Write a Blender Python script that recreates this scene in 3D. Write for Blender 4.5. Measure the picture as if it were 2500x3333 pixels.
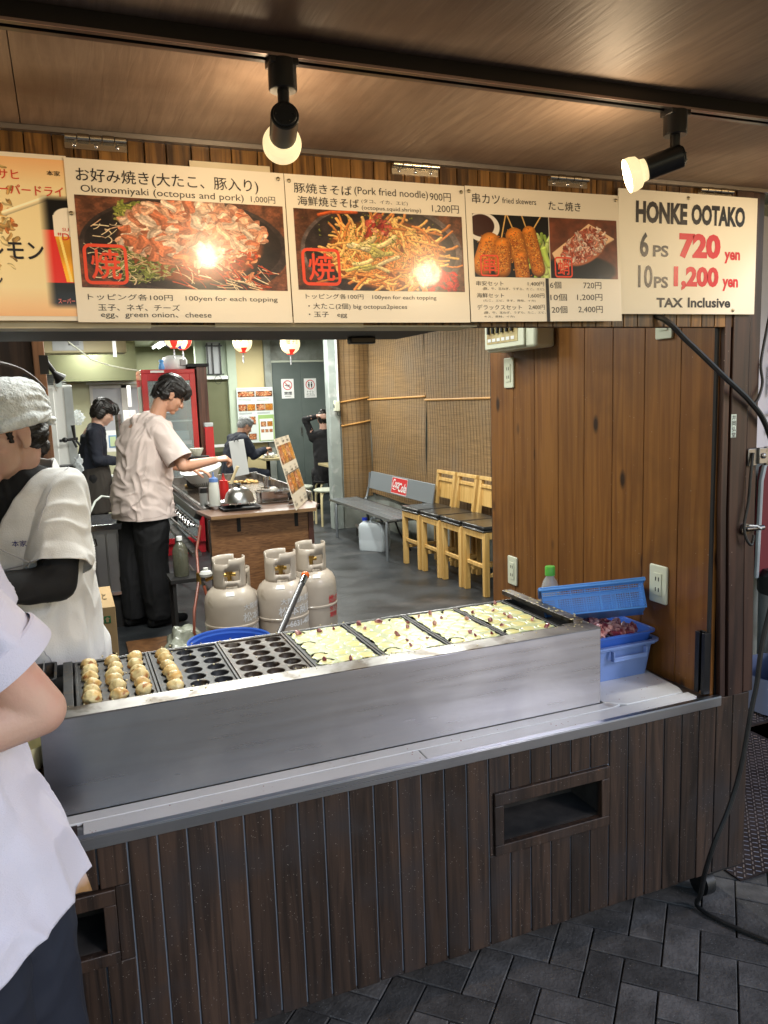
import bpy, bmesh, math, random
import numpy as np
from mathutils import Vector, Matrix, Euler
random.seed(7); rng = np.random.default_rng(11)
PI = math.pi
for o in list(bpy.data.objects): bpy.data.objects.remove(o)
sc = bpy.context.scene
COL = sc.collection

# ------------------------------------------------------------------ camera, sky, sun, exposure
cd = bpy.data.cameras.new('camera'); cam = bpy.data.objects.new('camera', cd); COL.objects.link(cam); sc.camera = cam
yaw, pit, rol = 0.380429, -0.146910, 0.034025
fw = Vector((math.sin(yaw)*math.cos(pit), math.cos(yaw)*math.cos(pit), math.sin(pit)))
rt = Vector((math.cos(yaw), -math.sin(yaw), 0)); dn = fw.cross(rt)
r2 = rt*math.cos(rol) + dn*math.sin(rol); d2 = -rt*math.sin(rol) + dn*math.cos(rol)
Mx = Matrix((r2, -d2, -fw)).transposed().to_4x4(); Mx.translation = Vector((0, -1.64, 1.55))
cam.matrix_world = Mx
cd.sensor_fit = 'HORIZONTAL'; cd.sensor_width = 36; cd.lens = 36.845; cd.clip_start = 0.02; cd.clip_end = 300
w = bpy.data.worlds.new("World"); sc.world = w; w.use_nodes = True
nt = w.node_tree; bgn = nt.nodes['Background']
sky = nt.nodes.new('ShaderNodeTexSky'); sky.sky_type = 'NISHITA'; sky.sun_disc = False
sky.sun_elevation = math.radians(27); sky.sun_rotation = math.radians(148); sky.air_density = 1.3; sky.dust_density = .4; sky.ozone_density = 2.4
nt.links.new(sky.outputs[0], bgn.inputs[0]); bgn.inputs[1].default_value = 0.15
sd = bpy.data.lights.new('sun', 'SUN'); so = bpy.data.objects.new('sun', sd); COL.objects.link(so)
sd.energy = 0.85; sd.angle = math.radians(11); sd.color = (0.88, 0.88, 1.0)
so.rotation_euler = Vector((.53,-.85,.52)).normalized().to_track_quat('Z','Y').to_euler(); so.location = (0, -6, 6)
vs = sc.view_settings; vs.view_transform = 'Standard'; vs.look = 'None'; vs.exposure = 0.35; vs.gamma = 1; vs.use_curve_mapping = False
sc.cycles.use_denoising = True
try: sc.cycles.denoiser = 'OPENIMAGEDENOISE'
except Exception: pass
sc.cycles.max_bounces = 6; sc.cycles.diffuse_bounces = 3; sc.cycles.glossy_bounces = 3; sc.cycles.transmission_bounces = 5
sc.cycles.sample_clamp_indirect = 4; sc.cycles.caustics_reflective = False; sc.cycles.caustics_refractive = False

# ------------------------------------------------------------------ materials
MATS = {}
def mat(name, c1, c2=None, rough=.5, metal=0, sc3=(1,1,1), ns=6, det=5, ramp=(.35,.65), bump=0, bs=None, coat=0,
        trans=0, estr=0, emit=None, speck=None, dirt=None, rrand=0, ior=1.45, sss=0, dist=0, rmap=None, spec=.5, alpha=1):
    if name in MATS: return MATS[name]
    m = bpy.data.materials.new(name); m.use_nodes = True; t = m.node_tree; N = t.nodes; Lk = t.links
    p = N['Principled BSDF']; c1 = tuple(c1)+(1,); 
    p.inputs['Roughness'].default_value = rough; p.inputs['Metallic'].default_value = metal
    p.inputs['Base Color'].default_value = c1; p.inputs['Coat Weight'].default_value = coat; p.inputs['Coat Roughness'].default_value = .08
    p.inputs['Transmission Weight'].default_value = trans; p.inputs['IOR'].default_value = ior; p.inputs['Specular IOR Level'].default_value = spec
    p.inputs['Alpha'].default_value = alpha
    if sss: p.inputs['Subsurface Weight'].default_value = sss; p.inputs['Subsurface Radius'].default_value = (.02,.008,.004)
    if estr: p.inputs['Emission Color'].default_value = tuple(emit or c1[:3])+(1,); p.inputs['Emission Strength'].default_value = estr
    MATS[name] = m
    if not (c2 or bump or speck or dirt): return m
    tc = N.new('ShaderNodeTexCoord'); oi = N.new('ShaderNodeObjectInfo'); mp = N.new('ShaderNodeMapping')
    ad = N.new('ShaderNodeVectorMath'); ad.operation = 'ADD'; ml = N.new('ShaderNodeMath'); ml.operation = 'MULTIPLY'; ml.inputs[1].default_value = 17
    Lk.new(oi.outputs['Random'], ml.inputs[0]); Lk.new(tc.outputs['Object'], ad.inputs[0]); Lk.new(ml.outputs[0], ad.inputs[1])
    mp.inputs['Scale'].default_value = sc3; Lk.new(ad.outputs[0], mp.inputs[0])
    def noise(scale, d=det, di=dist, v=mp.outputs[0]):
        n = N.new('ShaderNodeTexNoise'); n.inputs['Scale'].default_value = scale; n.inputs['Detail'].default_value = d
        n.inputs['Distortion'].default_value = di; Lk.new(v, n.inputs['Vector']); return n
    def mapr(src, a, b, lo=0, hi=1):
        r = N.new('ShaderNodeMapRange'); r.inputs[1].default_value = a; r.inputs[2].default_value = b
        r.inputs[3].default_value = lo; r.inputs[4].default_value = hi; Lk.new(src, r.inputs[0]); return r.outputs[0]
    def mixc(f, a, b):
        x = N.new('ShaderNodeMix'); x.data_type = 'RGBA'; Lk.new(f, x.inputs[0])
        for s, i in ((a, 6), (b, 7)):
            if hasattr(s, 'links'): Lk.new(s, x.inputs[i])
            else: x.inputs[i].default_value = tuple(s)+(1,) if len(s) == 3 else s
        return x.outputs[2]
    n1 = noise(ns); cur = c1
    if c2: cur = mixc(mapr(n1.outputs[0], *ramp), c1, tuple(c2))
    if rrand:
        h = N.new('ShaderNodeHueSaturation'); h.inputs['Value'].default_value = 1
        Lk.new(mapr(oi.outputs['Random'], 0, 1, 1-rrand, 1+rrand), h.inputs['Value'])
        if hasattr(cur, 'links'): Lk.new(cur, h.inputs['Color'])
        else: h.inputs['Color'].default_value = cur
        cur = h.outputs[0]
    if dirt:   # (color, scale, lo, hi)
        nd = noise(dirt[1], 8, .3, tc.outputs['Object']); f = mapr(nd.outputs[0], dirt[2], dirt[3]); cur = mixc(f, cur, dirt[0])
    if speck:  # (color, scale, size)
        v = N.new('ShaderNodeTexVoronoi'); v.inputs['Scale'].default_value = speck[1]; Lk.new(ad.outputs[0], v.inputs['Vector'])
        nn = noise(speck[1]*.31, 2, 0, ad.outputs[0])
        s1 = mapr(v.outputs['Distance'], speck[2], speck[2]*.6); s2 = mapr(nn.outputs[0], .52, .6)
        mm = N.new('ShaderNodeMath'); mm.operation = 'MULTIPLY'; Lk.new(s1, mm.inputs[0]); Lk.new(s2, mm.inputs[1])
        cur = mixc(mm.outputs[0], cur, speck[0])
    if hasattr(cur, 'links'): Lk.new(cur, p.inputs['Base Color'])
    if rmap: Lk.new(mapr(n1.outputs[0], .3, .7, rmap[0], rmap[1]), p.inputs['Roughness'])
    if bump:
        b = N.new('ShaderNodeBump'); b.inputs['Strength'].default_value = 1; b.inputs['Distance'].default_value = bump
        nb = noise(bs) if bs else n1; Lk.new(nb.outputs[0], b.inputs['Height']); Lk.new(b.outputs[0], p.inputs['Normal'])
    return m

def wood(name, c1, c2, axis=2, rough=.45, knots=0, dirt=None, coat=0, rrand=.15, gs=1, fig=.5, speck=None, bump=.0006):
    """grain runs along axis"""
    if name in MATS: return MATS[name]
    s = [26*gs]*3; s[axis] = 1.3*gs
    m = mat(name, c1, c2, rough=rough, sc3=tuple(s), ns=1.6, det=7, ramp=(.38,.62), bump=bump, dirt=dirt, rrand=rrand, coat=coat, dist=fig, speck=speck)
    if knots:
        t = m.node_tree; N = t.nodes; Lk = t.links; p = N['Principled BSDF']
        src = p.inputs['Base Color'].links[0].from_socket
        tc = next(n for n in N if n.type == 'TEX_COORD'); ad = next(n for n in N if n.type == 'VECT_MATH')
        mp = N.new('ShaderNodeMapping'); k = [7.5]*3; k[axis] = 3.6; mp.inputs['Scale'].default_value = k; Lk.new(ad.outputs[0], mp.inputs[0])
        v = N.new('ShaderNodeTexVoronoi'); v.inputs['Scale'].default_value = 1; Lk.new(mp.outputs[0], v.inputs['Vector'])
        r = N.new('ShaderNodeMapRange'); r.inputs[1].default_value = knots; r.inputs[2].default_value = knots*.45; Lk.new(v.outputs['Distance'], r.inputs[0])
        x = N.new('ShaderNodeMix'); x.data_type = 'RGBA'; Lk.new(r.outputs[0], x.inputs[0]); Lk.new(src, x.inputs[6]); x.inputs[7].default_value = (.025,.009,.004,1)
        Lk.new(x.outputs[2], p.inputs['Base Color'])
    return m

# palette
STEEL = mat('brushed_steel', (.52,.52,.53), (.46,.46,.475), rough=.32, metal=1, sc3=(.6,60,60), ns=2, bump=.00003, rmap=(.27,.36), dirt=((.30,.30,.31),2.2,.4,.8))
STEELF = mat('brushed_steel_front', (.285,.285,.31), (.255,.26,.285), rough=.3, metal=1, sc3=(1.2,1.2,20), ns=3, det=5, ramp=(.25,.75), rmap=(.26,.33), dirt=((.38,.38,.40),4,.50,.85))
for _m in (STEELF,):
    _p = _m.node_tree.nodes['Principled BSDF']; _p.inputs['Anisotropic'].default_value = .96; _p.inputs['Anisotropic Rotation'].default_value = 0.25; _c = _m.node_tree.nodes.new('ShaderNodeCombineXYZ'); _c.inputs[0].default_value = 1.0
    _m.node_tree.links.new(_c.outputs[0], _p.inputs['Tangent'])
STEELD = mat('worn_steel', (.38,.37,.36), (.2,.19,.18), rough=.38, metal=1, ns=9, dirt=((.09,.07,.05),14,.52,.66), bump=.0003)
CHROME = mat('chrome', (.62,.62,.64), rough=.12, metal=1)
IRON = mat('cast_iron', (.013,.014,.016), (.030,.031,.034), rough=.5, metal=.0, ns=40, bump=.0006, dirt=((.07,.045,.02),30,.56,.68))
IRONB = mat('burnt_cast_iron', (.03,.02,.012), (.08,.052,.032), rough=.45, metal=.0, ns=26, bump=.0012, dirt=((.2,.17,.13),36,.6,.66))
BLACK = mat('black_plastic', (.012,.012,.013), rough=.35)
BLACKM = mat('black_matt', (.012,.011,.011), rough=.8)
RUB = mat('black_rubber', (.012,.012,.012), (.02,.02,.02), rough=.45, ns=30)
CABB = mat('brown_cable', (.03,.018,.012), rough=.4)
WLAM = mat('white_laminate', (.86,.85,.83), (.80,.79,.77), rough=.25, ns=7, dirt=((.36,.27,.18),7,.62,.74), speck=((.35,.07,.03),60,.14))
DARKW = wood('dark_stained_wood', (.020,.012,.009), (.054,.031,.021), rough=.46, rrand=.24, dirt=((.032,.026,.026),5,.50,.74), speck=((.30,.27,.25),150,.16), fig=1.2, bump=.0014)
POSTW = wood('post_wood', (.018,.009,.008), (.055,.026,.018), rough=.4, rrand=.2, speck=((.3,.24,.2),40,.08))
PINE = wood('pine_boarding', (.160,.060,.013), (.232,.095,.021), rough=.38, knots=.135, rrand=.06, fig=.8, bump=.0012, dirt=((.08,.030,.010),2.6,.50,.74), speck=((.42,.34,.26),52,.075), coat=.15)
FASC = wood('faux_wood_panel', (.045,.020,.006), (.19,.095,.026), rough=.35, rrand=.3, fig=1.5)
VEN = mat('lauan_plywood', (.185,.132,.096), (.275,.202,.148), rough=.55, sc3=(34,3.0,1), ns=2.4, det=9, dist=.5, ramp=(.3,.70), bump=.0014, dirt=((.10,.055,.034),2.6,.45,.72))
PAPER = mat('laminated_paper', (.80,.74,.62), rough=.3, coat=.35, bump=.0009, ns=2.6)
BOARDW = mat('white_sign_board', (.86,.82,.70), rough=.6, bump=.0006, ns=2.5)
INK = mat('black_ink', (.014,.012,.016), rough=.4)
REDINK = mat('red_ink', (.62,.018,.03), rough=.4)
STAMP = mat('stamp_red', (.75,.07,.03), rough=.4)
CONC = mat('dark_concrete', (.018,.021,.024), (.040,.044,.048), rough=.42, ns=3.5, det=9, dirt=((.15,.13,.12),1.3,.6,.8), bump=.0015, bs=60, rmap=(.3,.55), speck=((.35,.35,.35),9,.02))
GROUT = mat('paving_joint', (.012,.012,.012), rough=.9)
PAV = mat('paver_stone', (.072,.064,.058), (.140,.125,.114), rough=.62, ns=14, det=10, ramp=(.34,.66), bump=.0026, bs=95, dirt=((.022,.020,.020),3.2,.50,.72), rrand=.34, speck=((.24,.23,.22),120,.2))
TREAD = mat('checker_plate', (.10,.075,.075), (.05,.035,.035), rough=.42, metal=.8, ns=12, bump=.0008)
TREADB = mat('checker_tread', (.42,.36,.36), rough=.3, metal=.9)
WALLY = mat('wall_yellow_green', (.60,.59,.40), (.55,.54,.36), rough=.7, ns=2)
WALLO = mat('wall_olive', (.155,.163,.088), (.13,.137,.072), rough=.7, ns=2)
WALLG = mat('wall_pale_green', (.48,.56,.44), (.42,.49,.38), rough=.7, ns=3)
WALLC = mat('wall_cream', (.62,.52,.28), (.55,.45,.24), rough=.6, ns=2)
WALLGR = mat('wall_grey', (.34,.36,.33), (.26,.28,.25), rough=.7, ns=5, dirt=((.17,.17,.14),4,.5,.7))
CEIL = mat('ceiling_white', (.62,.66,.55), rough=.8)
DOORG = mat('door_green_grey', (.12,.145,.135), (.10,.125,.115), rough=.5, ns=3)
WHITEP = mat('white_paint', (.78,.79,.77), rough=.4)
LGREY = mat('light_grey_paint', (.5,.53,.53), (.36,.38,.38), rough=.45, ns=6)
IVORY = mat('ivory_plastic', (.66,.68,.53), rough=.35)
RED = mat('red_paint', (.50,.02,.03), (.40,.016,.025), rough=.25, ns=3, coat=.4)
REDP = mat('red_plastic', (.42,.012,.012), rough=.3)
GLASSD = mat('fridge_glass', (.45,.55,.56), rough=.05, spec=.8, alpha=.35)
GLASSG = mat('window_glass_frosted', (.45,.47,.49), rough=.3)
BAMB = mat('bamboo_blind', (.38,.24,.105), (.15,.088,.037), rough=.65, sc3=(1.5,1.5,170), ns=2.4, det=6, ramp=(.3,.7), bump=.002, dirt=((.22,.16,.10),2.2,.45,.85))
BAMS = mat('bamboo_slat', (.62,.33,.10), rough=.5)
CHAIRW = wood('beech_wood', (.55,.32,.09), (.68,.44,.16), rough=.4, rrand=.1, gs=.8)
LEATH = mat('black_leather', (.014,.014,.014), (.02,.02,.02), rough=.3, ns=18, bump=.0015, coat=.2)
BENCHP = mat('bench_grey_metal', (.20,.22,.235), (.16,.175,.19), rough=.34, metal=.35, ns=4)
GASP = mat('gas_cylinder_paint', (.43,.37,.30), (.375,.32,.26), rough=.38, ns=5, coat=.15, dirt=((.2,.16,.11),7,.62,.75), speck=((.1,.08,.05),20,.05))
BRASS = mat('brass', (.5,.33,.1), rough=.3, metal=1)
PLY = mat('plywood_brown', (.11,.048,.020), (.24,.115,.048), rough=.4, sc3=(3,3,22), ns=2.2, det=7, dist=2.5, bump=.0004, coat=.1)
PLYE = mat('plywood_edge', (.30,.18,.09), (.2,.11,.05), rough=.5, sc3=(1,1,40), ns=4)
CARD = mat('cardboard', (.40,.27,.13), (.35,.235,.11), rough=.8, ns=4)
BLUEP = mat('blue_plastic', (.045,.14,.56), rough=.28, coat=.2)
BLUEB = mat('blue_basket_plastic', (.09,.29,.74), rough=.3)
TOTE = mat('pale_blue_plastic', (.22,.33,.66), (.19,.29,.6), rough=.35, ns=5, trans=.0)
MILKY = mat('milky_plastic', (.60,.66,.70), rough=.3, sss=.0, alpha=.93)
CLEARP = mat('clear_plastic', (.8,.85,.83), rough=.08, alpha=.35)
SQZ = mat('squeeze_bottle', (.62,.62,.56), rough=.35, alpha=.92)
GREENC = mat('green_cap', (.12,.5,.07), rough=.35)
CAPB = mat('blue_cap', (.12,.22,.5), rough=.4)
OCT = mat('octopus_meat', (.20,.03,.045), (.66,.36,.33), rough=.28, ns=38, ramp=(.42,.6), coat=.3)

BALLM = mat('takoyaki_crust', (.78,.64,.31), (.68,.42,.13), rough=.5, ns=30, det=6, ramp=(.44,.62), bump=.002, dirt=((.38,.13,.03),40,.54,.64), coat=.2, rrand=.10)
CRUMB = mat('fried_crumbs', (.72,.62,.34), rough=.6)
SKIN = mat('skin', (.52,.27,.17), (.56,.30,.20), rough=.45, ns=8, sss=.08, bump=.0004, bs=120)
SKINP = mat('skin_pale', (.60,.38,.285), (.60,.32,.245), rough=.5, ns=16, sss=.08, ramp=(.35,.75), bump=.0005, bs=220)
LIP = mat('lip', (.40,.13,.10), rough=.4)
HAIR = mat('black_hair', (.010,.008,.007), (.04,.03,.026), rough=.42, sc3=(1,1,.25), ns=90, ramp=(.5,.85), bump=.002)
HAIRG = mat('grey_hair', (.16,.17,.17), (.34,.35,.35), rough=.5, sc3=(1,1,.3), ns=90, bump=.002)
CLOTHW = mat('white_cotton', (.77,.76,.745), (.72,.71,.69), rough=.8, ns=3, bump=.0010, bs=260)
CLOTHL = mat('white_lavender_cotton', (.68,.66,.75), (.61,.59,.69), rough=.8, ns=3, bump=.0010, bs=420, dirt=((.55,.47,.42),5,.66,.8))
CLOTHP = mat('pinkish_white_cotton', (.72,.60,.555), (.67,.555,.515), rough=.8, ns=3, bump=.0010, bs=260)
STAIN = mat('stained_cotton', (.42,.24,.10), (.72,.69,.74), rough=.75, ns=9, ramp=(.4,.6))
TOWEL = mat('terry_towel', (.85,.88,.89), (.74,.78,.80), rough=.9, ns=160, bump=.004, ramp=(.3,.7))
CLOTHB = mat('black_cloth', (.007,.007,.008), (.011,.011,.013), rough=.8, ns=5, bump=.0006, bs=200)
CLOTHN = mat('navy_cloth', (.010,.012,.022), (.016,.02,.034), rough=.8, ns=5)
APRON = mat('brown_apron_cloth', (.045,.038,.032), rough=.8)
HOSE = mat('orange_hose', (.25,.06,.03), (.16,.04,.02), rough=.4, ns=12)
ORANGE = mat('orange_cap', (.85,.16,.02), rough=.35)
NAVYI = mat('navy_embroidery', (.03,.03,.25), rough=.7)
GREENI = mat('green_ink', (.02,.14,.05), rough=.5)
WHITEI = mat('white_stencil', (.66,.66,.65), rough=.6)
TUBE = mat('fluorescent_tube', (1,1,1), estr=5, emit=(.93,1,.95))
LANT = mat('lantern_paper', (.85,.75,.5), rough=.6, estr=.85, emit=(1,.86,.5))
LANTR = mat('lantern_red_paper', (.7,.03,.02), rough=.6, estr=.55, emit=(1,.05,.03))
LANTB = mat('lantern_blue_paper', (.05,.04,.4), rough=.6, estr=.3, emit=(.1,.08,.8))
BULB = mat('lamp_lens', (1,.9,.7), rough=.2, estr=2.6, emit=(1,.86,.55))
BULBG = mat('lamp_reflector_glass', (.9,.85,.7), rough=.12, estr=.7, emit=(1,.80,.42))
MAYO = mat('cabbage_and_egg', (.62,.42,.13), (.42,.22,.06), rough=.5, ns=60, bump=.004)

# ------------------------------------------------------------------ mesh builder
class B:
    def __init__(s): s.v = []; s.f = []
    def add(s, v, f):
        n = len(s.v); s.v += [tuple(p) for p in v]; s.f += [tuple(i+n for i in q) for q in f]; return s
    def box(s, c, d, rot=None, tap=None):
        x, y, z = d[0]/2, d[1]/2, d[2]/2
        v = [Vector((sx*x, sy*y, sz*z)) for sz in (-1,1) for sy in (-1,1) for sx in (-1,1)]
        if tap: v = [Vector((p.x*(tap[0] if p.z > 0 else 1), p.y*(tap[1] if p.z > 0 else 1), p.z)) for p in v]
        if rot: 
            R = Euler(rot).to_matrix(); v = [R@p for p in v]
        c = Vector(c); v = [p+c for p in v]
        return s.add(v, [(0,2,3,1),(4,5,7,6),(0,1,5,4),(2,6,7,3),(0,4,6,2),(1,3,7,5)])
    def bb(s, x0, x1, y0, y1, z0, z1): return s.box(((x0+x1)/2,(y0+y1)/2,(z0+z1)/2), (x1-x0,y1-y0,z1-z0))
    def tube(s, pts, r, n=10, caps=True):
        pts = [Vector(p) for p in pts]; m = len(pts); rs = r if hasattr(r, '__len__') else [r]*m
        up = Vector((0,0,1)); V = []; prev = None
        for i, p in enumerate(pts):
            t = (pts[min(i+1,m-1)] - pts[max(i-1,0)]).normalized()
            if prev is None: a = t.cross(up if abs(t.z) < .95 else Vector((1,0,0))).normalized()
            else: a = (prev - t*prev.dot(t)).normalized()
            prev = a; b = t.cross(a)
            V += [p + (a*math.cos(2*PI*k/n) + b*math.sin(2*PI*k/n))*rs[i] for k in range(n)]
        F = [(i*n+k, i*n+(k+1)%n, (i+1)*n+(k+1)%n, (i+1)*n+k) for i in range(m-1) for k in range(n)]
        if caps: F += [tuple(range(n))[::-1], tuple((m-1)*n+k for k in range(n))]
        return s.add(V, F)
    def cyl(s, p0, p1, r, r1=None, n=20): return s.tube([p0, p1], [r, r if r1 is None else r1], n)
    def lathe(s, prof, c=(0,0,0), n=24, R=None, close=False, a0=0, a1=2*PI):
        """prof: list (r,z)"""
        full = abs(a1-a0-2*PI) < 1e-6; k = n if full else n+1; V = []; c = Vector(c)
        for r, z in prof:
            for i in range(k):
                a = a0+(a1-a0)*i/n; p = Vector((r*math.cos(a), r*math.sin(a), z)); V.append((R@p if R else p)+c)
        F = []
        for j in range(len(prof)-1):
            for i in range(n): i2 = (i+1) % k; F.append((j*k+i, j*k+i2, (j+1)*k+i2, (j+1)*k+i))
        if full and prof[0][0] > 1e-6 and close: F.append(tuple(range(k))[::-1]); F.append(tuple((len(prof)-1)*k+i for i in range(k)))
        return s.add(V, F)
    def ell(s, c, r, R=None, nu=20, nv=12, fn=None):
        V = []; c = Vector(c); V.append(Vector((0,0,-r[2])))
        for j in range(1, nv):
            ph = -PI/2+PI*j/nv
            for i in range(nu):
                a = 2*PI*i/nu; V.append(Vector((r[0]*math.cos(ph)*math.cos(a), r[1]*math.cos(ph)*math.sin(a), r[2]*math.sin(ph))))
        V.append(Vector((0,0,r[2])))
        if fn: V = [fn(p) for p in V]
        V = [(R@p if R else p)+c for p in V]
        F = [(0, 1+(i+1)%nu, 1+i) for i in range(nu)]
        for j in range(nv-2): F += [(1+j*nu+i, 1+j*nu+(i+1)%nu, 1+(j+1)*nu+(i+1)%nu, 1+(j+1)*nu+i) for i in range(nu)]
        t = len(V)-1; F += [(t, t-nu+i, t-nu+(i+1)%nu) for i in range(nu)]
        return s.add(V, F)
    def limb(s, pts, rs, n=16):
        """closed tapered limb with rounded ends"""
        pts = [Vector(p) for p in pts]; P = []; Rr = []
        d0 = (pts[0]-pts[1]).normalized(); d1 = (pts[-1]-pts[-2]).normalized()
        for a in (80, 60, 40, 20): P.append(pts[0]+d0*rs[0]*math.sin(math.radians(a))); Rr.append(rs[0]*math.cos(math.radians(a)))
        for i in range(len(pts)-1):
            for k in range(4):
                t = k/4; P.append(pts[i].lerp(pts[i+1], t)); Rr.append(rs[i]*(1-t)+rs[i+1]*t)
        P.append(pts[-1]); Rr.append(rs[-1])
        for a in (20, 40, 60, 80): P.append(pts[-1]+d1*rs[-1]*math.sin(math.radians(a))); Rr.append(rs[-1]*math.cos(math.radians(a)))
        return s.tube(P, Rr, n)
    def loft(s, rings, n=28):
        """rings: (cx,cy,cz,rx,ry,ang) horizontal ellipses"""
        V = []
        for cx, cy, cz, rx, ry, an in rings:
            for i in range(n):
                a = 2*PI*i/n; q = 2.4; ca, sa = math.cos(a), math.sin(a)
                x = rx*math.copysign(abs(ca)**(2/q), ca); y = ry*math.copysign(abs(sa)**(2/q), sa)
                V.append((cx+x*math.cos(an)-y*math.sin(an), cy+x*math.sin(an)+y*math.cos(an), cz))
        m = len(rings); F = [(i*n+k, i*n+(k+1)%n, (i+1)*n+(k+1)%n, (i+1)*n+k) for i in range(m-1) for k in range(n)]
        F += [tuple(range(n))[::-1], tuple((m-1)*n+k for k in range(n))]
        return s.add(V, F)
    def prism(s, poly, y0, y1, axes='xz'):
        n = len(poly)
        def P(a, b, h): return {'xz': (a,h,b), 'yz': (h,a,b), 'xy': (a,b,h)}[axes]
        V = [P(a,b,y0) for a,b in poly]+[P(a,b,y1) for a,b in poly]
        return s.add(V, [tuple(range(n)), tuple(range(2*n-1,n-1,-1))]+[(i,(i+1)%n,n+(i+1)%n,n+i) for i in range(n)])
    def quad(s, a, b, c, d): return s.add([a,b,c,d], [(0,1,2,3)])
    def mesh(s, name):
        me = bpy.data.meshes.new(name); me.from_pydata([tuple(p) for p in s.v], [], s.f); me.update(); return me

def fin(me, m, smooth=True, ang=35, fix=True):
    if fix:
        bm = bmesh.new(); bm.from_mesh(me); bmesh.ops.recalc_face_normals(bm, faces=bm.faces); bm.to_mesh(me); bm.free()
    if m: me.materials.append(m)
    if smooth: me.shade_smooth(); me.set_sharp_from_angle(angle=math.radians(ang))
    return me
def link(name, me, parent=None, label=None, loc=None):
    o = bpy.data.objects.new(name, me); COL.objects.link(o)
    if parent: o.parent = parent
    if loc: o.location = loc
    if label: o['label'] = label
    return o
def part(name, b, m, parent=None, label=None, bev=0, smooth=True, loc=None, kind=None, fix=True):
    me = b if isinstance(b, bpy.types.Mesh) else fin(b.mesh(name), m, smooth, fix=fix)
    o = link(name, me, parent, label, loc)
    if bev:
        md = o.modifiers.new('bevel', 'BEVEL'); md.width = bev; md.segments = 2; md.limit_method = 'ANGLE'; md.angle_limit = math.radians(40)
    if kind: o['kind'] = kind
    return o
def thing(name, label, cat, loc=(0,0,0), rz=0, group=None):
    o = bpy.data.objects.new(name, None); COL.objects.link(o); o.location = loc; o.rotation_euler = (0,0,rz); o.empty_display_size = .05
    o['label'] = label; o['category'] = cat
    if group: o['group'] = group
    return o
def tag(o, label, cat, group=None):
    o['label'] = label; o['category'] = cat
    if group: o['group'] = group
    return o
def struct(name, b, m, label=None, **k):
    o = part(name, b, m, **k); o['kind'] = 'structure'
    if label: o['label'] = label
    return o
def dup(o, parent=None, loc=None, rz=None, label=None):
    c = o.copy(); COL.objects.link(c)
    if parent: c.parent = parent
    if loc is not None: c.location = loc
    if rz is not None: c.rotation_euler = (0,0,rz)
    if label: c['label'] = label
    for ch in list(o.children): dup(ch, c)
    return c

# vectorised value noise
def vnoise(p, seed=0):
    p = np.asarray(p, float); i = np.floor(p).astype(np.int64); f = p-i; f = f*f*(3-2*f)
    def h(a, b, c):
        n = (a*73856093) ^ (b*19349663) ^ (c*83492791) ^ (seed*2654435)
        n = (n ^ (n >> 13))*1274126177; return ((n ^ (n >> 16)) & 0xffff)/65535.0
    r = 0
    for dx in (0,1):
        for dy in (0,1):
            for dz in (0,1):
                wt = (f[:,0] if dx else 1-f[:,0])*(f[:,1] if dy else 1-f[:,1])*(f[:,2] if dz else 1-f[:,2])
                r = r+wt*h(i[:,0]+dx, i[:,1]+dy, i[:,2]+dz)
    return r*2-1
def fbm(p, o=3, seed=0): return sum(vnoise(p*2**k, seed+k)/2**k for k in range(o))

def fuse(b, vox, name='fused', smooth=2, disp=None, cut=None, solid=0, planes=()):
    """one continuous surface out of closed overlapping volumes"""
    me = b.mesh(name); bm = bmesh.new(); bm.from_mesh(me); bmesh.ops.recalc_face_normals(bm, faces=bm.faces); bm.to_mesh(me); bm.free()
    o = bpy.data.objects.new('tmp', me); COL.objects.link(o)
    md = o.modifiers.new('r', 'REMESH'); md.mode = 'VOXEL'; md.voxel_size = vox; md.adaptivity = 0
    if smooth:
        ms = o.modifiers.new('s', 'SMOOTH'); ms.iterations = smooth*2; ms.factor = .5
    dg = bpy.context.evaluated_depsgraph_get(); dg.update(); out = bpy.data.meshes.new_from_object(o.evaluated_get(dg))
    bpy.data.objects.remove(o); out.name = name
    if cut or planes:
        bm = bmesh.new(); bm.from_mesh(out)
        for co, no in planes: bmesh.ops.bisect_plane(bm, geom=list(bm.verts)+list(bm.edges)+list(bm.faces), plane_co=co, plane_no=no, clear_outer=True)
        if cut:
            bm.verts.ensure_lookup_table(); co = np.array([tuple(v.co) for v in bm.verts]); mask = cut(co)
            bmesh.ops.delete(bm, geom=[bm.verts[i] for i in np.nonzero(mask)[0]], context='VERTS')
            bmesh.ops.delete(bm, geom=[v for v in bm.verts if not v.link_faces], context='VERTS')
            for _ in range(10):
                P = {}
                for v in bm.verts:
                    if v.is_boundary:
                        nb = [e.other_vert(v).co for e in v.link_edges if e.is_boundary]
                        if len(nb) == 2: P[v] = v.co*.4+(nb[0]+nb[1])*.3
                for v, c in P.items(): v.co = c
        bm.to_mesh(out); bm.free()
    if disp:
        n = len(out.vertices); co = np.empty(n*3); out.vertices.foreach_get('co', co); co = co.reshape(-1,3)
        no = np.empty(n*3); out.vertex_normals.foreach_get('vector', no); no = no.reshape(-1,3)
        co = co+no*disp(co)[:,None]; out.vertices.foreach_set('co', co.ravel()); out.update()
    if solid:
        o = bpy.data.objects.new('tmp', out); COL.objects.link(o); md = o.modifiers.new('s', 'SOLIDIFY'); md.thickness = solid; md.offset = -1
        dg = bpy.context.evaluated_depsgraph_get(); dg.update(); o2 = bpy.data.meshes.new_from_object(o.evaluated_get(dg)); bpy.data.objects.remove(o); out = o2; out.name = name
    out.shade_smooth(); return out
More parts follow.
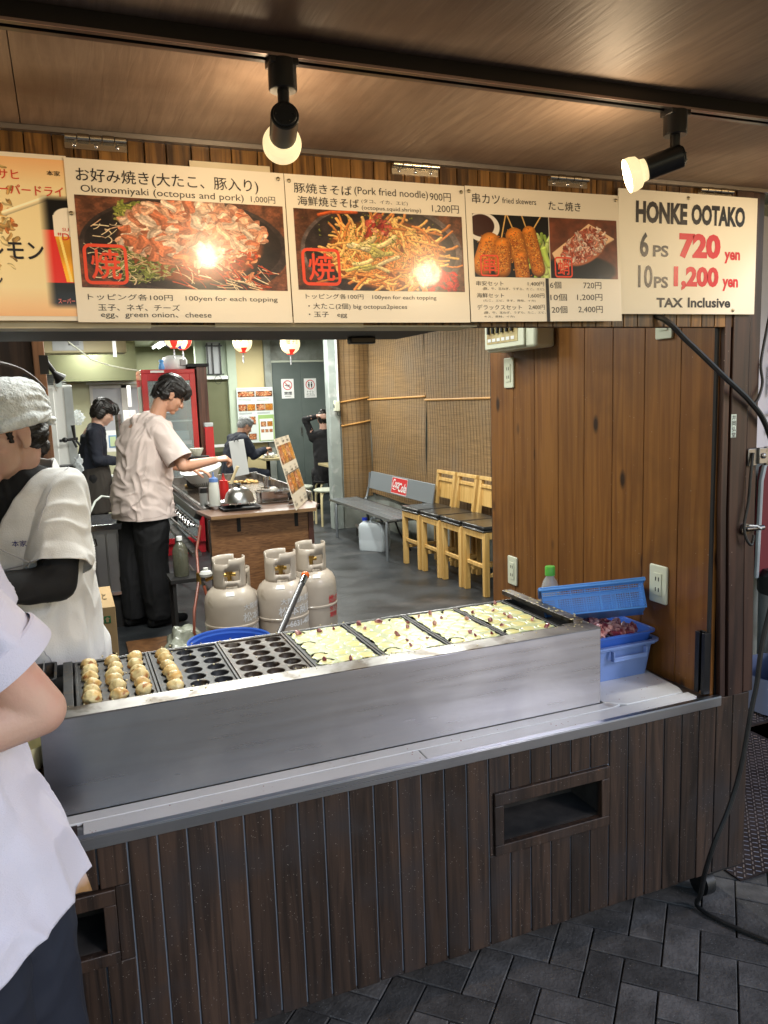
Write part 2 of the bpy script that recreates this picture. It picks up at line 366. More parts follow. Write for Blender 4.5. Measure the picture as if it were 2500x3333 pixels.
def fpart(name, b, vox, m, parent, smooth=2, disp=None, cut=None, solid=0, label=None, planes=(), extra=()):
    """extra: further pieces (builder, planes) sewn into the same garment mesh"""
    me = fuse(b, vox, name, smooth, disp, cut, solid, planes)
    if extra:
        bm = bmesh.new(); bm.from_mesh(me)
        for eb, ep in extra:
            m2 = fuse(eb, vox, name, smooth, disp, None, solid, ep); bm.from_mesh(m2); bpy.data.meshes.remove(m2)
        bm.to_mesh(me); bm.free(); me.shade_smooth()
    me.materials.clear(); me.materials.append(m)
    return link(name, me, parent, label)

# lettering
_tx = {}
def tmesh(s, bold=0, shear=0):
    k = (s, bold, shear)
    if k not in _tx:
        c = bpy.data.curves.new('t', 'FONT'); c.body = s; c.offset = bold; c.shear = shear; c.resolution_u = 3
        o = bpy.data.objects.new('t', c); COL.objects.link(o); dg = bpy.context.evaluated_depsgraph_get(); dg.update()
        e = o.evaluated_get(dg); m = e.to_mesh(); v = np.array([tuple(q.co) for q in m.vertices]); f = [tuple(p.vertices) for p in m.polygons]; e.to_mesh_clear()
        bpy.data.objects.remove(o); _tx[k] = (v, f)
    return _tx[k]
def text(b, s, x0, x1, z0, z1, y, bold=0, shear=0, fn=None):
    """lettering filling the box x0..x1 / z0..z1 on a plane facing -y"""
    cjk = any(ord(c) > 0x2e80 for c in s); off = 0
    if cjk and bold:
        k = bold*.42*(x1-x0)/max(1, len(s)); kz = bold*.42*(z1-z0)
        for i, (dx, dz) in enumerate(((k,0),(-k,0),(0,kz),(0,-kz))): text(b, s, x0+dx, x1+dx, z0+dz, z1+dz, y-.00006*(i+1), 0, shear, fn)
    if cjk: bold = 0
    v, f = tmesh(s, bold, shear); lo = v.min(0); hi = v.max(0)
    X = x0+(v[:,0]-lo[0])/(hi[0]-lo[0])*(x1-x0); Z = z0+(v[:,1]-lo[1])/max(hi[1]-lo[1],1e-6)*(z1-z0)
    P = [(a, y, c) for a, c in zip(X, Z)]
    if fn: P = [fn(*p) for p in P]
    b.add(P, f)

# ------------------------------------------------------------------ printed pictures (flat print on the menu sheets)
def canvas(wd, ht, col): return np.ones((ht, wd, 3))*np.array(col)
def stroke(im, pts, wdt, col, shade=.55, hi=.25):
    """a glossy rounded stroke, pts in pixels (y down)"""
    pts = np.array(pts, float); H, W = im.shape[:2]
    x0 = int(max(0, pts[:,0].min()-wdt-1)); x1 = int(min(W, pts[:,0].max()+wdt+2)); y0 = int(max(0, pts[:,1].min()-wdt-1)); y1 = int(min(H, pts[:,1].max()+wdt+2))
    if x1 <= x0 or y1 <= y0: return
    gy, gx = np.mgrid[y0:y1, x0:x1]; best = np.full(gx.shape, 1e9); sg = np.zeros(gx.shape)
    for a, b in zip(pts[:-1], pts[1:]):
        d = b-a; L = max(d@d, 1e-6); t = np.clip(((gx-a[0])*d[0]+(gy-a[1])*d[1])/L, 0, 1)
        ex = gx-a[0]-t*d[0]; ey = gy-a[1]-t*d[1]; q = np.hypot(ex, ey); m = q < best; best = np.where(m, q, best); sg = np.where(m, ey*.8+ex*.3, sg)
    u = best/wdt; a = np.clip((1-u)*wdt, 0, 1)[..., None]; s = 1-shade*u**2-.25*sg/wdt; s = s+hi*np.clip(1-abs(sg/wdt+.4)*3, 0, 1)
    im[y0:y1, x0:x1] = im[y0:y1, x0:x1]*(1-a)+np.clip(np.array(col)*s[..., None], 0, 1)*a
def flake(im, x, y, L, Wd, an, col):
    H, W = im.shape[:2]; r = int(max(L, Wd))+2; x0, x1, y0, y1 = max(0,int(x)-r), min(W,int(x)+r), max(0,int(y)-r), min(H,int(y)+r)
    if x1 <= x0 or y1 <= y0: return
    gy, gx = np.mgrid[y0:y1, x0:x1]; dx, dy = gx-x, gy-y; u = (dx*math.cos(an)+dy*math.sin(an))/L; v = (-dx*math.sin(an)+dy*math.cos(an))/Wd
    v = v+.35*np.sin(u*3+x); m = (abs(u)**2.5+abs(v)**2.5 < 1); sh = .86+.16*np.sin(v*2.6+u*2+y)+.07*np.sin(v*9+u*5)-.12*(abs(u)**2+abs(v)**2)
    im[y0:y1, x0:x1] = np.where(m[..., None], np.clip(np.array(col)*sh[..., None], 0, 1), im[y0:y1, x0:x1])
def elli(im, cx, cy, rx, ry, col, soft=1.5, an=0):
    H, W = im.shape[:2]; gy, gx = np.mgrid[0:H, 0:W]; dx, dy = gx-cx, gy-cy
    u = (dx*math.cos(an)+dy*math.sin(an))/rx; v = (-dx*math.sin(an)+dy*math.cos(an))/ry
    a = np.clip((1-np.hypot(u, v))*min(rx, ry)/soft, 0, 1)[..., None]; im[:] = im*(1-a)+np.array(col)*a
def grain(im, amp, s=1, seed=0):
    H, W = im.shape[:2]; gy, gx = np.mgrid[0:H, 0:W]; p = np.stack([gx.ravel()/9/s, gy.ravel()/9/s, np.zeros(H*W)], 1)
    im *= 1+amp*fbm(p, 3, seed).reshape(H, W, 1)
def pick(c): return np.array(c[rng.integers(len(c))])*(1+rng.normal(0, .08))
def curve(x, y, L, an, k, n=7):
    P = []
    for i in range(n): P.append((x, y)); x += L/n*math.cos(an); y += L/n*math.sin(an); an += k/n
    return P
def pic_okonomiyaki(W=560, H=330):
    im = canvas(W, H, (.36,.20,.13)); elli(im, 285, 175, 285, 190, (.16,.12,.11)); elli(im, 282, 165, 268, 168, (.09,.06,.05)); grain(im, .3, 2)
    elli(im, 295, 160, 205, 150, (.45,.20,.08), 14)
    for _ in range(260):
        a = rng.random()*2*PI; r = math.sqrt(rng.random()); flake(im, 150+r*110*math.cos(a), 235+r*70*math.sin(a), rng.uniform(5,16), rng.uniform(2,5), rng.random()*PI, pick([(.42,.48,.14),(.55,.6,.25),(.28,.33,.1),(.7,.68,.45)]))
    for _ in range(60):
        a = rng.uniform(-2.6,-1.2); flake(im, 100+rng.random()*120, 20+rng.random()*60, rng.uniform(6,18), rng.uniform(3,6), rng.random()*PI, pick([(.5,.55,.2),(.65,.65,.3)]))
    for _ in range(60): stroke(im, curve(rng.uniform(10,140), rng.uniform(90,300), rng.uniform(20,55), rng.uniform(-.8,.8), rng.uniform(-3,3)), rng.uniform(1.3,2.6), pick([(.85,.75,.6),(.8,.62,.48)]))
    for _ in range(70): stroke(im, curve(rng.uniform(230,490), rng.uniform(200,325), rng.uniform(30,80), rng.uniform(.2,1.2), rng.uniform(-1,1)), rng.uniform(1.5,3), pick([(.9,.78,.62),(.8,.3,.15),(.7,.22,.1),(.95,.85,.7)]))
    for _ in range(420):
        a = rng.random()*2*PI; r = rng.random()**.6; flake(im, 300+r*190*math.cos(a), 118+r*112*math.sin(a), rng.uniform(14,36), rng.uniform(9,20), rng.random()*PI, pick([(.93,.68,.54),(.88,.58,.44),(.96,.78,.66),(.84,.50,.36),(.97,.84,.74),(.86,.46,.30)]))
    for _ in range(60): flake(im, rng.uniform(380,480), rng.uniform(170,300), rng.uniform(5,14), rng.uniform(2,5), rng.random()*PI, pick([(.85,.3,.12),(.78,.22,.1),(.95,.6,.4)]))
    grain(im, .15, .5, 5); return im
def pic_noodles(W=540, H=300):
    im = canvas(W, H, (.30,.17,.11)); elli(im, 275, 150, 262, 190, (.33,.28,.27)); elli(im, 270, 150, 245, 178, (.13,.10,.095)); grain(im, .3, 2)
    elli(im, 285, 160, 200, 140, (.42,.2,.06), 12)
    for _ in range(300):
        a = rng.random()*2*PI; r = math.sqrt(rng.random())*.92; x = 285+r*195*math.cos(a); y = 158+r*138*math.sin(a)
        stroke(im, curve(x, y, rng.uniform(45,130), a+PI/2+rng.normal(0,.7), rng.uniform(-2.2,2.2)), rng.uniform(4.0,6.2), pick([(.90,.62,.32),(.86,.54,.26),(.95,.72,.40),(.78,.45,.2)]), .45)
    for _ in range(14): stroke(im, curve(rng.uniform(150,260), rng.uniform(100,230), rng.uniform(40,90), rng.uniform(-.6,.4), rng.uniform(-1,1)), rng.uniform(6,11), pick([(.85,.75,.5),(.72,.68,.36),(.9,.82,.62)]), .4)
    for _ in range(9): flake(im, rng.uniform(225,300), rng.uniform(15,95), rng.uniform(10,22), rng.uniform(8,14), rng.random()*PI, pick([(.72,.2,.14),(.8,.3,.22),(.6,.12,.1)]))
    for _ in range(7): elli(im, rng.uniform(235,300), rng.uniform(30,100), 6, 6, (.85,.55,.42)); 
    for _ in range(260): flake(im, rng.normal(250,90), rng.normal(95,60), rng.uniform(1.5,4), rng.uniform(1,2.5), rng.random()*PI, pick([(.45,.5,.12),(.55,.58,.2),(.38,.4,.1)]))
    for _ in range(50): flake(im, rng.uniform(420,510), rng.uniform(225,296), rng.uniform(9,18), rng.uniform(5,9), rng.random()*PI, pick([(.88,.1,.07),(.78,.06,.05),(.95,.2,.14)]))
    for _ in range(3): stroke(im, [(75,20),(110,8),(190,4)], 7, (.72,.28,.12))
    grain(im, .15, .5, 3); return im
def pic_skewers(W=280, H=220):
    im = canvas(W, H, (.035,.03,.028)); elli(im, 35, 45, 62, 52, (.86,.84,.8)); elli(im, 30, 40, 48, 40, (.16,.06,.04))
    for _ in range(26): stroke(im, curve(rng.uniform(215,300), rng.uniform(20,210), 70, rng.uniform(1,2), rng.uniform(-1,1)), rng.uniform(7,13), pick([(.62,.72,.3),(.74,.82,.45),(.5,.62,.22)]), .35)
    for sx, sy, ex, ey in [(120,0,95,110),(125,0,150,60),(180,0,200,60),(250,0,205,70)]: stroke(im, [(sx,sy),(ex,ey)], 3, (.86,.66,.36))
    for P, r in [([(60,100),(30,180)],38),([(150,75),(165,140)],34),([(205,60),(235,190)],27),([(105,110),(100,190)],32),([(170,150),(175,215)],28)]:
        stroke(im, P, r, (.82,.44,.11), .5, .15)
        for _ in range(260):
            t = rng.random(); x = P[0][0]*(1-t)+P[1][0]*t+rng.normal(0, r*.42); y = P[0][1]*(1-t)+P[1][1]*t+rng.normal(0, r*.42)
            flake(im, x, y, rng.uniform(1.5,4), rng.uniform(1,2.5), rng.random()*PI, pick([(.9,.55,.18),(.72,.34,.07),(.96,.66,.28),(.6,.25,.05)]))
    return im
def pic_boat(W=260, H=220):
    im = canvas(W, H, (.38,.19,.12)); grain(im, .2, 3); elli(im, 110, 190, 150, 60, (.08,.07,.07), 8)
    for i in range(40): t = i/39; stroke(im, [(10+t*30, 130+t*60), (150+t*95, 20+t*50)], 4, (.84,.68,.52), .15, .05)
    elli(im, 130, 105, 100, 58, (.68,.36,.22), 6, -.55)
    for _ in range(330):
        a = rng.random()*2*PI; r = rng.random()**.55; u = r*98*math.cos(a); v = r*50*math.sin(a); x = 130+u*.85+v*.5; y = 98-u*.52+v*.85
        flake(im, x, y, rng.uniform(5,13), rng.uniform(3,6), rng.random()*PI, pick([(.86,.52,.42),(.93,.72,.62),(.74,.3,.2),(.96,.84,.76),(.6,.2,.12),(.8,.4,.3)]))
    return im
def pic_beer(W=520, H=370):
    gy, gx = np.mgrid[0:H, 0:W]; t = np.clip(np.minimum(gy, H-gy)/70, 0, 1)[..., None]
    im = np.array((.94,.70,.46))*(1-t)+np.array((.95,.87,.66))*t
    for _ in range(260): flake(im, rng.uniform(0,400), rng.normal(150,45), rng.uniform(4,16), rng.uniform(3,8), rng.random()*PI, pick([(.9,.75,.45),(.88,.5,.25),(.95,.85,.6),(.8,.62,.35)]))
    stroke(im, [(380,130),(470,92)], 7, (.95,.88,.7), .2)
    k = np.clip((gx-455)/22, 0, 1)*np.clip((H-18-gy)/14, 0, 1)*np.clip((gy-82)/14, 0, 1); k = k[..., None]
    sub = np.where((gy < 165)[..., None], np.array((.03,.025,.025)), np.where((gy < 290)[..., None], np.array((.85,.15,.12)), np.array((.09,.09,.09))))
    im[:] = im*(1-k)+sub*k; elli(im, 520, 132, 36, 22, (.93,.90,.84)); im[130:180, 484:] = (.93,.90,.84)
    for y in range(180, 288):
        x0 = 486+int((y-180)*.16); im[y, x0:] = np.array((.93,.62,.12))*(1-.18*math.sin((y-180)*.05))
        im[y, x0+8:x0+14] = (.98,.86,.45)
    return im
def pic_dish(W=80, H=60, kind=0):
    im = canvas(W, H, [(.30,.16,.10),(.55,.4,.22)][kind % 2])
    for _ in range(150): flake(im, rng.normal(W/2, W*.22), rng.normal(H/2, H*.2), rng.uniform(2,8), rng.uniform(2,4), rng.random()*PI, pick([[(.85,.5,.3),(.9,.7,.5),(.7,.3,.15)],[(.85,.5,.15),(.9,.62,.25),(.7,.35,.1)]][kind % 2]))
    return im
def picture(name, im, x0, x1, z0, z1, y, parent, coat=.8):
    im = np.clip(im, 0, 1)**.86; H, W = im.shape[:2]; ig = bpy.data.images.new(name, W, H); px = np.ones((H, W, 4), np.float32); px[..., :3] = np.clip(im[::-1], 0, 1); ig.pixels.foreach_set(px.ravel()); ig.update(); ig.pack()
    me = bpy.data.meshes.new(name); me.from_pydata([(x0,y,z0),(x1,y,z0),(x1,y,z1),(x0,y,z1)], [], [(0,1,2,3)]); uv = me.uv_layers.new(name='UVMap')
    for i, c in enumerate([(0,0),(1,0),(1,1),(0,1)]): uv.data[i].uv = c
    m = bpy.data.materials.new(name); m.use_nodes = True; t = m.node_tree; p = t.nodes['Principled BSDF']; ti = t.nodes.new('ShaderNodeTexImage'); ti.image = ig
    t.links.new(ti.outputs[0], p.inputs['Base Color']); p.inputs['Roughness'].default_value = .3; p.inputs['Coat Weight'].default_value = coat*.22; p.inputs['Coat Roughness'].default_value = .07
    tc = t.nodes.new('ShaderNodeTexCoord'); n = t.nodes.new('ShaderNodeTexNoise'); n.inputs['Scale'].default_value = 14; b = t.nodes.new('ShaderNodeBump'); b.inputs['Distance'].default_value = .0012
    t.links.new(tc.outputs['Object'], n.inputs['Vector']); t.links.new(n.outputs[0], b.inputs['Height']); t.links.new(b.outputs[0], p.inputs['Coat Normal'])
    me.materials.append(m); return link(name, me, parent)

# ================================================================== SETTING
b = B(); b.bb(-8, 12, -9, .62, -.06, -.018); struct('ground', b, GROUT, 'dark joints and bed under the street pavers')
ground = bpy.data.objects['ground']
# herringbone pavers, 45 degrees, every one its own piece
Lp, Wp = .190, .095; pm = []
for k in range(4):
    q = B(); n = 5; g = .0035
    bm = bmesh.new(); bmesh.ops.create_cube(bm, size=1); 
    for v in bm.verts: v.co = Vector((v.co.x*(Lp-g*1.1), v.co.y*(Wp-g*1.1), v.co.z*.02+rng.normal(0,.0006)))
    bmesh.ops.bevel(bm, geom=list(bm.edges), offset=.0022, segments=1, affect='EDGES'); me = bpy.data.meshes.new('paver'); bm.to_mesh(me); bm.free(); fin(me, PAV, True, 30); pm.append(me)
rows = []
for i in range(-60, 60):
    for j in range(-60, 60):
        k4 = (i-j) % 4
        if k4 not in (0, 2): continue
        X, Y = ((i+1)*Wp, (j+.5)*Wp) if k4 == 0 else ((i+.5)*Wp, j*Wp)
        an = math.radians(45.0); x = 1.437+X*math.cos(an)-Y*math.sin(an); y = -.052+X*math.sin(an)+Y*math.cos(an)
        if -.1 < x < 2.6 and -.72 < y < .60 and not (x > 2.0 and y > .17) and y > -.9+.0*x: rows.append((x, y, an+(PI/2 if k4 else 0)))
rows.sort(key=lambda r: math.hypot(r[0]-1.5, r[1]+.1))
for x, y, a in rows[:300]:
    o = link('paver', pm[rng.integers(4)], ground); o.location = (x, y, -.010+rng.normal(0,.0006)); o.rotation_euler = (rng.normal(0,.004), rng.normal(0,.004), a+rng.normal(0,.004))
b = B(); b.bb(-8, 12, -9, -.78, -.03, -.002); struct('street', b, PAV, 'plain paving of the street beyond the pavers')
b = B(); b.bb(-3.2, 1.84, .625, 12.8, -.04, .0); b.bb(1.84, 3.45, 1.62, 12.8, -.04, 0); struct('floor', b, CONC, 'dark concrete shop floor')

# room shell
def wall(name, x0, x1, y0, y1, z0, z1, m, lab): b = B(); b.bb(x0,x1,y0,y1,z0,z1); return struct(name, b, m, lab)
wall('ceiling', -3.2, 3.5, .10, 12.9, 2.47, 2.55, CEIL, 'pale ceiling of the shop interior')
wall('wall_left', -3.3, -3.2, .1, 12.9, 0, 2.55, WALLY, 'yellowish left wall')
wall('wall_right', 3.40, 3.5, 1.70, 12.9, 0, 2.6, WALLGR, 'grey wall behind the bamboo blinds')
wall('wall_return', 2.99, 3.40, 7.12, 7.22, 0, 2.47, WALLGR, 'short return wall behind the end blind')
wall('wall_back_left', -3.2, 1.55, 10.3, 10.4, 0, 1.88, WALLY, 'yellow green kitchen back wall')
wall('wall_soffit', -3.2, 1.0, 9.9, 10.4, 1.88, 2.47, WALLO, 'olive boxed out upper wall of the kitchen')
wall('wall_back_upper', 1.0, 2.1, 11.9, 12.0, 0, 2.47, WALLO, 'olive back wall past the fridge')
wall('wall_back_mid', 1.9, 2.36, 10.5, 10.6, 0, 1.88, WALLO, 'olive wall panel right of the wooden cabinet')
wall('wall_back_mid_top', 1.9, 2.36, 10.5, 10.6, 1.93, 2.47, WALLG, 'pale green wall above the panel')
wall('wall_ledge', 1.9, 2.37, 10.42, 10.6, 1.88, 1.93, WHITEP, 'white ledge along the olive wall')
wall('wall_pilaster', 2.36, 2.49, 10.42, 10.6, 0, 2.47, WALLG, 'pale green pilaster')
wall('wall_cream', 2.49, 2.93, 10.5, 10.6, 0, 2.47, WALLC, 'cream wall panel behind the menu board')
wall('wall_post_back', 2.93, 3.03, 10.42, 10.6, 0, 2.47, WALLGR, 'grey post with bolt heads left of the doors')
wall('wall_door_header', 3.03, 4.4, 10.5, 10.6, 2.15, 2.47, WALLGR, 'grey wall over the double doors')
wall('wall_behind_door', 3.03, 4.4, 10.62, 10.7, 0, 2.47, WALLGR, 'wall behind the double doors')
wall('wall_far_right', 4.3, 4.4, 7.22, 10.6, 0, 2.47, WALLGR, 'far right wall')
bpy.data.objects.remove(bpy.data.objects['wall_right']); b = B(); b.bb(3.40,3.5,1.7,7.22,0,2.6); b.bb(3.40,4.4,7.13,7.22,0,2.47); struct('wall_right', b, WALLGR, 'grey wall behind the bamboo blinds')
b = B(); b.bb(3.4, 4.5, 7.2, 12.9, 2.47, 2.55); struct('ceiling_far', b, CEIL, 'ceiling over the doors')
b = B(); b.bb(3.45, 4.4, 7.22, 10.6, -.04, 0); struct('floor_far', b, CONC, 'dark floor by the doors')
wall('wall_street_side', 2.3, 9, 1.60, 1.70, 0, 2.6, WALLGR, 'neighbouring wall beyond the stall')
wall('roof', -3.4, 9, .04, 13, 2.62, 2.72, BLACKM, 'roof over the shop')
wall('wall_front_upper', -3.3, 1.84, .085, .14, 2.08, 2.62, FASC, 'upper front wall over the hinge line')
wall('wall_front_left', -3.3, -.62, .085, .14, 0, 2.62, POSTW, 'front wall left of the stall opening')

# ================================================================== STALL
# counter front: one plank after another
st = thing('stall_counter', 'long low counter front of dark vertical planks under the steel grill box', 'counter', (0,0,0))
gx0 = .795-.0622*22; slots = [(.931,1.287),(-.34,.015)]; pk = 0
for k in range(38):
    x0 = gx0+.0622*k; x1 = x0+.0588
    if x1 > 1.80: x1 = 1.797
    if x0 > 1.78: break
    mid = (x0+x1)/2; top = .642 if mid < 1.665 else .66; spans = [(.118, top)]
    for s0, s1 in slots:
        if s0 < x1-.006 and x0+.006 < s1:
            spans = [(.118,.368),(.541,top)]; 
    for z0, z1 in spans:
        b = B(); b.bb(x0, x1, .004, .018, z0+rng.uniform(-.002,.002), z1); part('plank', b, DARKW, st, bev=.0022)
    if len(spans) == 2:
        for s0, s1 in slots:
            for a_, c_ in ((x0, min(x1, s0-.001)), (max(x0, s1+.001), x1)):
                if c_-a_ > .004 and a_ < s1+.07 and c_ > s0-.07: b = B(); b.bb(a_, c_, .0045, .018, .3685, .5405); part('plank', b, DARKW, st, bev=.0012)
b = B(); b.bb(.024, .925, .0085, .03, .125, .64); b.bb(gx0,.024,.02,.03,.125,.36); b.bb(gx0,.024,.02,.03,.545,.64); b.bb(1.293, 1.79, .0085, .03, .125, .64); b.bb(.925, 1.293, .0085, .03, .125, .38); b.bb(.925,1.293,.0085,.03,.53,.64)
part('backing', b, mat('grey_backing', (.20,.23,.28), rough=.4), st)
b = B(); b.bb(gx0, 1.79, .04, .5, .10, .125); b.bb(1.755, 1.795, .03, .5, .13, .66); b.bb(-.6, 1.755, .48, .5, .12, .66); part('carcass', b, BLACKM, st)
for s0, s1 in slots:
    x0, x1 = s0, s1; b = B()
    b.bb(x0, x1, -.004, .016, .505, .540); b.bb(x0, x1, -.004, .016, .369, .397); b.bb(x0, x0+.026, -.0035, .016, .397, .505); b.bb(x1-.026, x1, -.0035, .016, .397, .505)
    fr = part('slot_frame', b, DARKW, st, bev=.002)
    b = B(); b.bb(x0+.01, x1-.01, .016, .16, .385, .397); b.bb(x0+.01, x1-.01, .15, .16, .397, .52); b.bb(x0+.008, x0+.016, .016, .15, .397, .52); b.bb(x1-.016, x1-.008, .016, .15, .397, .52); b.bb(x0+.01,x1-.01,.016,.16,.508,.52)
    part('slot_box', b, mat('dusty_tray', (.020,.017,.015), (.05,.042,.036), rough=.9, ns=14), fr)
b = B(); b.bb(x0, x1, 0, .001, .5405, .5425); 
# worktop
b = B(); b.bb(-.6, 1.655, .0, .60, .643, .659); part('worktop', b, STEELD, st)
b = B(); b.bb(-.046, 1.673, -.0045, -.0005, .640, .666); b.bb(-.046, 1.673, -.0045, .012, .6662, .669); b.bb(-.050,-.046,-.0045,.012,.640,.669); part('steel_edge', b, STEEL, st, bev=.0008)
for x0, x1 in ((-.036, .752), (.755, 1.615)):
    b = B(); poly = [(x0,.014),(x1 if x1 < 1 else x1-.02,.014),(x1,.03),(x1,.066),(x0,.066)]
    b.prism(poly, .6592, .6672, 'xy'); part('tile_strip', b, WLAM, st, bev=.001)
b = B(); b.prism([(-.6,.070),(.9,.070),(1.352,.070),(1.395,.085),(1.395,.108),(-.6,.108)], .6592, .6672, 'xy'); part('tile_strip', b, WLAM, st, bev=.001)
b = B(); b.prism([(1.40,.070),(1.60,.070),(1.615,.10),(1.63,.26),(1.35,.26),(1.35,.11)], .6592, .6686, 'xy'); part('cutting_sheet', b, WLAM, st, bev=.001)
b = B(); b.bb(-.6, -.048, .0, .068, .643, .664); part('worktop_end', b, POSTW, st)
for cx, cy in ((1.70,.075),(-.45,.1)):
    b = B(); b.cyl((cx-.016,cy,.04),(cx+.016,cy,.04),.04,n=24); b.bb(cx-.024,cx+.024,cy-.03,cy+.03,.078,.10); b.bb(cx-.023,cx-.019,cy-.02,cy+.02,.03,.09); b.bb(cx+.019,cx+.023,cy-.02,cy+.02,.03,.09)
    part('caster', b, RUB, st)

# side wall with outlets
sw = thing('side_wall', 'brown knotty pine boarding wall at the right side of the stall', 'wall', (0,0,0))
edges = [.018,.031,.161,.314,.465,.616,.770,.924,1.074,1.255]
for i in range(1, len(edges)):
    b = B(); b.bb(1.652, 1.666, edges[i-1]+.0012, edges[i]-.0012, .62, 2.46); part('board', b, PINE, sw, bev=.0018)
b = B(); b.bb(1.668, 1.79, .02, 1.25, .1, 2.46); b.bb(1.655, 1.79, 1.251, 1.262, 0, 2.46); part('core', b, BLACKM, sw)
b = B(); b.bb(1.645, 1.652, .02, .03, .67, 1.70); part('edge_strip', b, BLACKM, sw)

# corner post of the stall
ps = thing('corner_post', 'dark red brown corner post at the right end of the stall front', 'post', (0,0,0))
for x0, x1, y0, y1 in ((1.650,1.6755,.001,.016),(1.6765,1.738,-.003,.016),(1.740,1.782,.003,.016)):
    b = B(); b.prism([(x0+(.022 if x1 < 1.79 else 0),.662),(x1+(.016),.662),(x1,1.2),(x1-.003,2.05),(x0,2.05),(x0+.004,1.2)], y0, y1); part('post_board', b, POSTW, ps, bev=.002)
b = B(); b.bb(1.668,1.775,.02,.03,.66,2.05); part('core', b, BLACKM, ps)
# sticker on post
b = B(); b.bb(1.678, 1.696, -.0042, -.0034, 1.405, 1.468); stk = part('name_sticker', b, mat('sticker_white', (.62,.72,.64), rough=.5), None); tag(stk, 'narrow white sticker with handwritten black characters on the corner post', 'sticker')
b = B()
for i, ch in enumerate('井岡弘堂'): text(b, ch, 1.6805, 1.694, 1.4525-i*.0155, 1.4655-i*.0155, -.0045, .03)
part('lettering', b, INK, stk, smooth=False, fix=False)
# left inner post and dark board behind the workers
lp = thing('inner_post', 'narrow brown wooden post left of the kitchen, in front of a dark board', 'post', (0,0,0))
b = B(); b.bb(-.076, -.040, 1.2, 1.26, 0, 2.46); part('timber', b, wood('brown_post', (.10,.042,.018), (.22,.10,.045), rough=.5), lp, bev=.002)
b = B(); b.bb(-.9, -.077, 1.22, 1.25, 0, 2.46); part('board', b, wood('dark_board', (.02,.012,.009), (.05,.028,.018), rough=.5), lp)
b = B(); b.bb(-.11,-.09,1.20,1.219,1.62,1.66); part('bracket', b, BLACK, lp)

# fascia, soffit box
fa = thing('fascia', 'faux wood fascia strip with dark grooves behind the menu sheets', 'fascia', (0,0,0))
x = -.60; k = 0
wds = [.026,.034,.04,.03,.036,.044]
while x < 1.735:
    x1 = min(x+wds[k % 6]*1.2, 1.739); b = B(); b.bb(x+.0009, x1-.0009, .002, .012, 1.70, 2.046); part('fascia_board', b, FASC, fa, bev=.001); x = x1; k += 1
b = B(); b.bb(-.6, 1.739, .0125, .03, 1.70, 2.046); part('backing', b, BLACKM, fa)
b = B(); b.prism([(.031,1.703),(.41,1.703),(.41,1.80),(.2,2.0),(.031,2.0)], -.6, .875, 'yz')
sof = part('lintel_box', b, mat('black_painted_wood', (.010,.010,.011), rough=.6), None, bev=.003); tag(sof, 'long black boxed lintel under the menu sheets above the opening', 'lintel')
b = B(); b.bb(.70,.77,.30,.33,1.685,1.703); tag(part('latch_block', b, BLACK, None, bev=.004), 'small black latch block under the right end of the lintel', 'latch')
b = B(); b.bb(-.3,.9,-.004,.10,1.6995,1.7025); part('trim_strip', b, mat('cream_trim', (.5,.45,.33), rough=.5), sof)

# canopy flap
cn = thing('canopy_flap', 'raised plywood canopy flap over the stall front', 'canopy', (0,0,0))
for x0, x1 in ((-1.8,-.027),(-.0255,1.9)):
    b = B(); b.bb(x0, x1, -1.25, -.012, 2.055, 2.067); part('plywood_panel', b, VEN, cn, bev=.0008)
b = B(); b.bb(-1.8, 1.9, -1.25, .03, 2.0705, 2.10); part('canopy_top', b, BLACKM, cn)
b = B(); b.bb(-1.8, 1.80, -.012, -.001, 2.046, 2.0545); b.bb(-1.8,1.80,-.001,.001,2.046,2.066); part('metal_strip', b, mat('dull_aluminium', (.32,.29,.26), rough=.4, metal=.9), cn)
for hx in (.10,.755,1.15,1.60):
    hn = B()
    for i in range(5): hn.cyl((hx-.055+i*.022+.001,-.008,2.041),(hx-.055+(i+1)*.022-.001,-.008,2.041),.0075 if i % 2 else .0068,n=12)
    hn.bb(hx-.055,hx+.055,-.003,.0015,2.022,2.040); h = part('hinge', hn, mat('hinge_steel', (.62,.55,.42), rough=.25, metal=1), cn)
    for i in range(3): s = B(); s.ell((hx-.038+i*.038,-.0035,2.029),(.004,.002,.004),nu=8,nv=6); part('screw', s, CHROME, h)

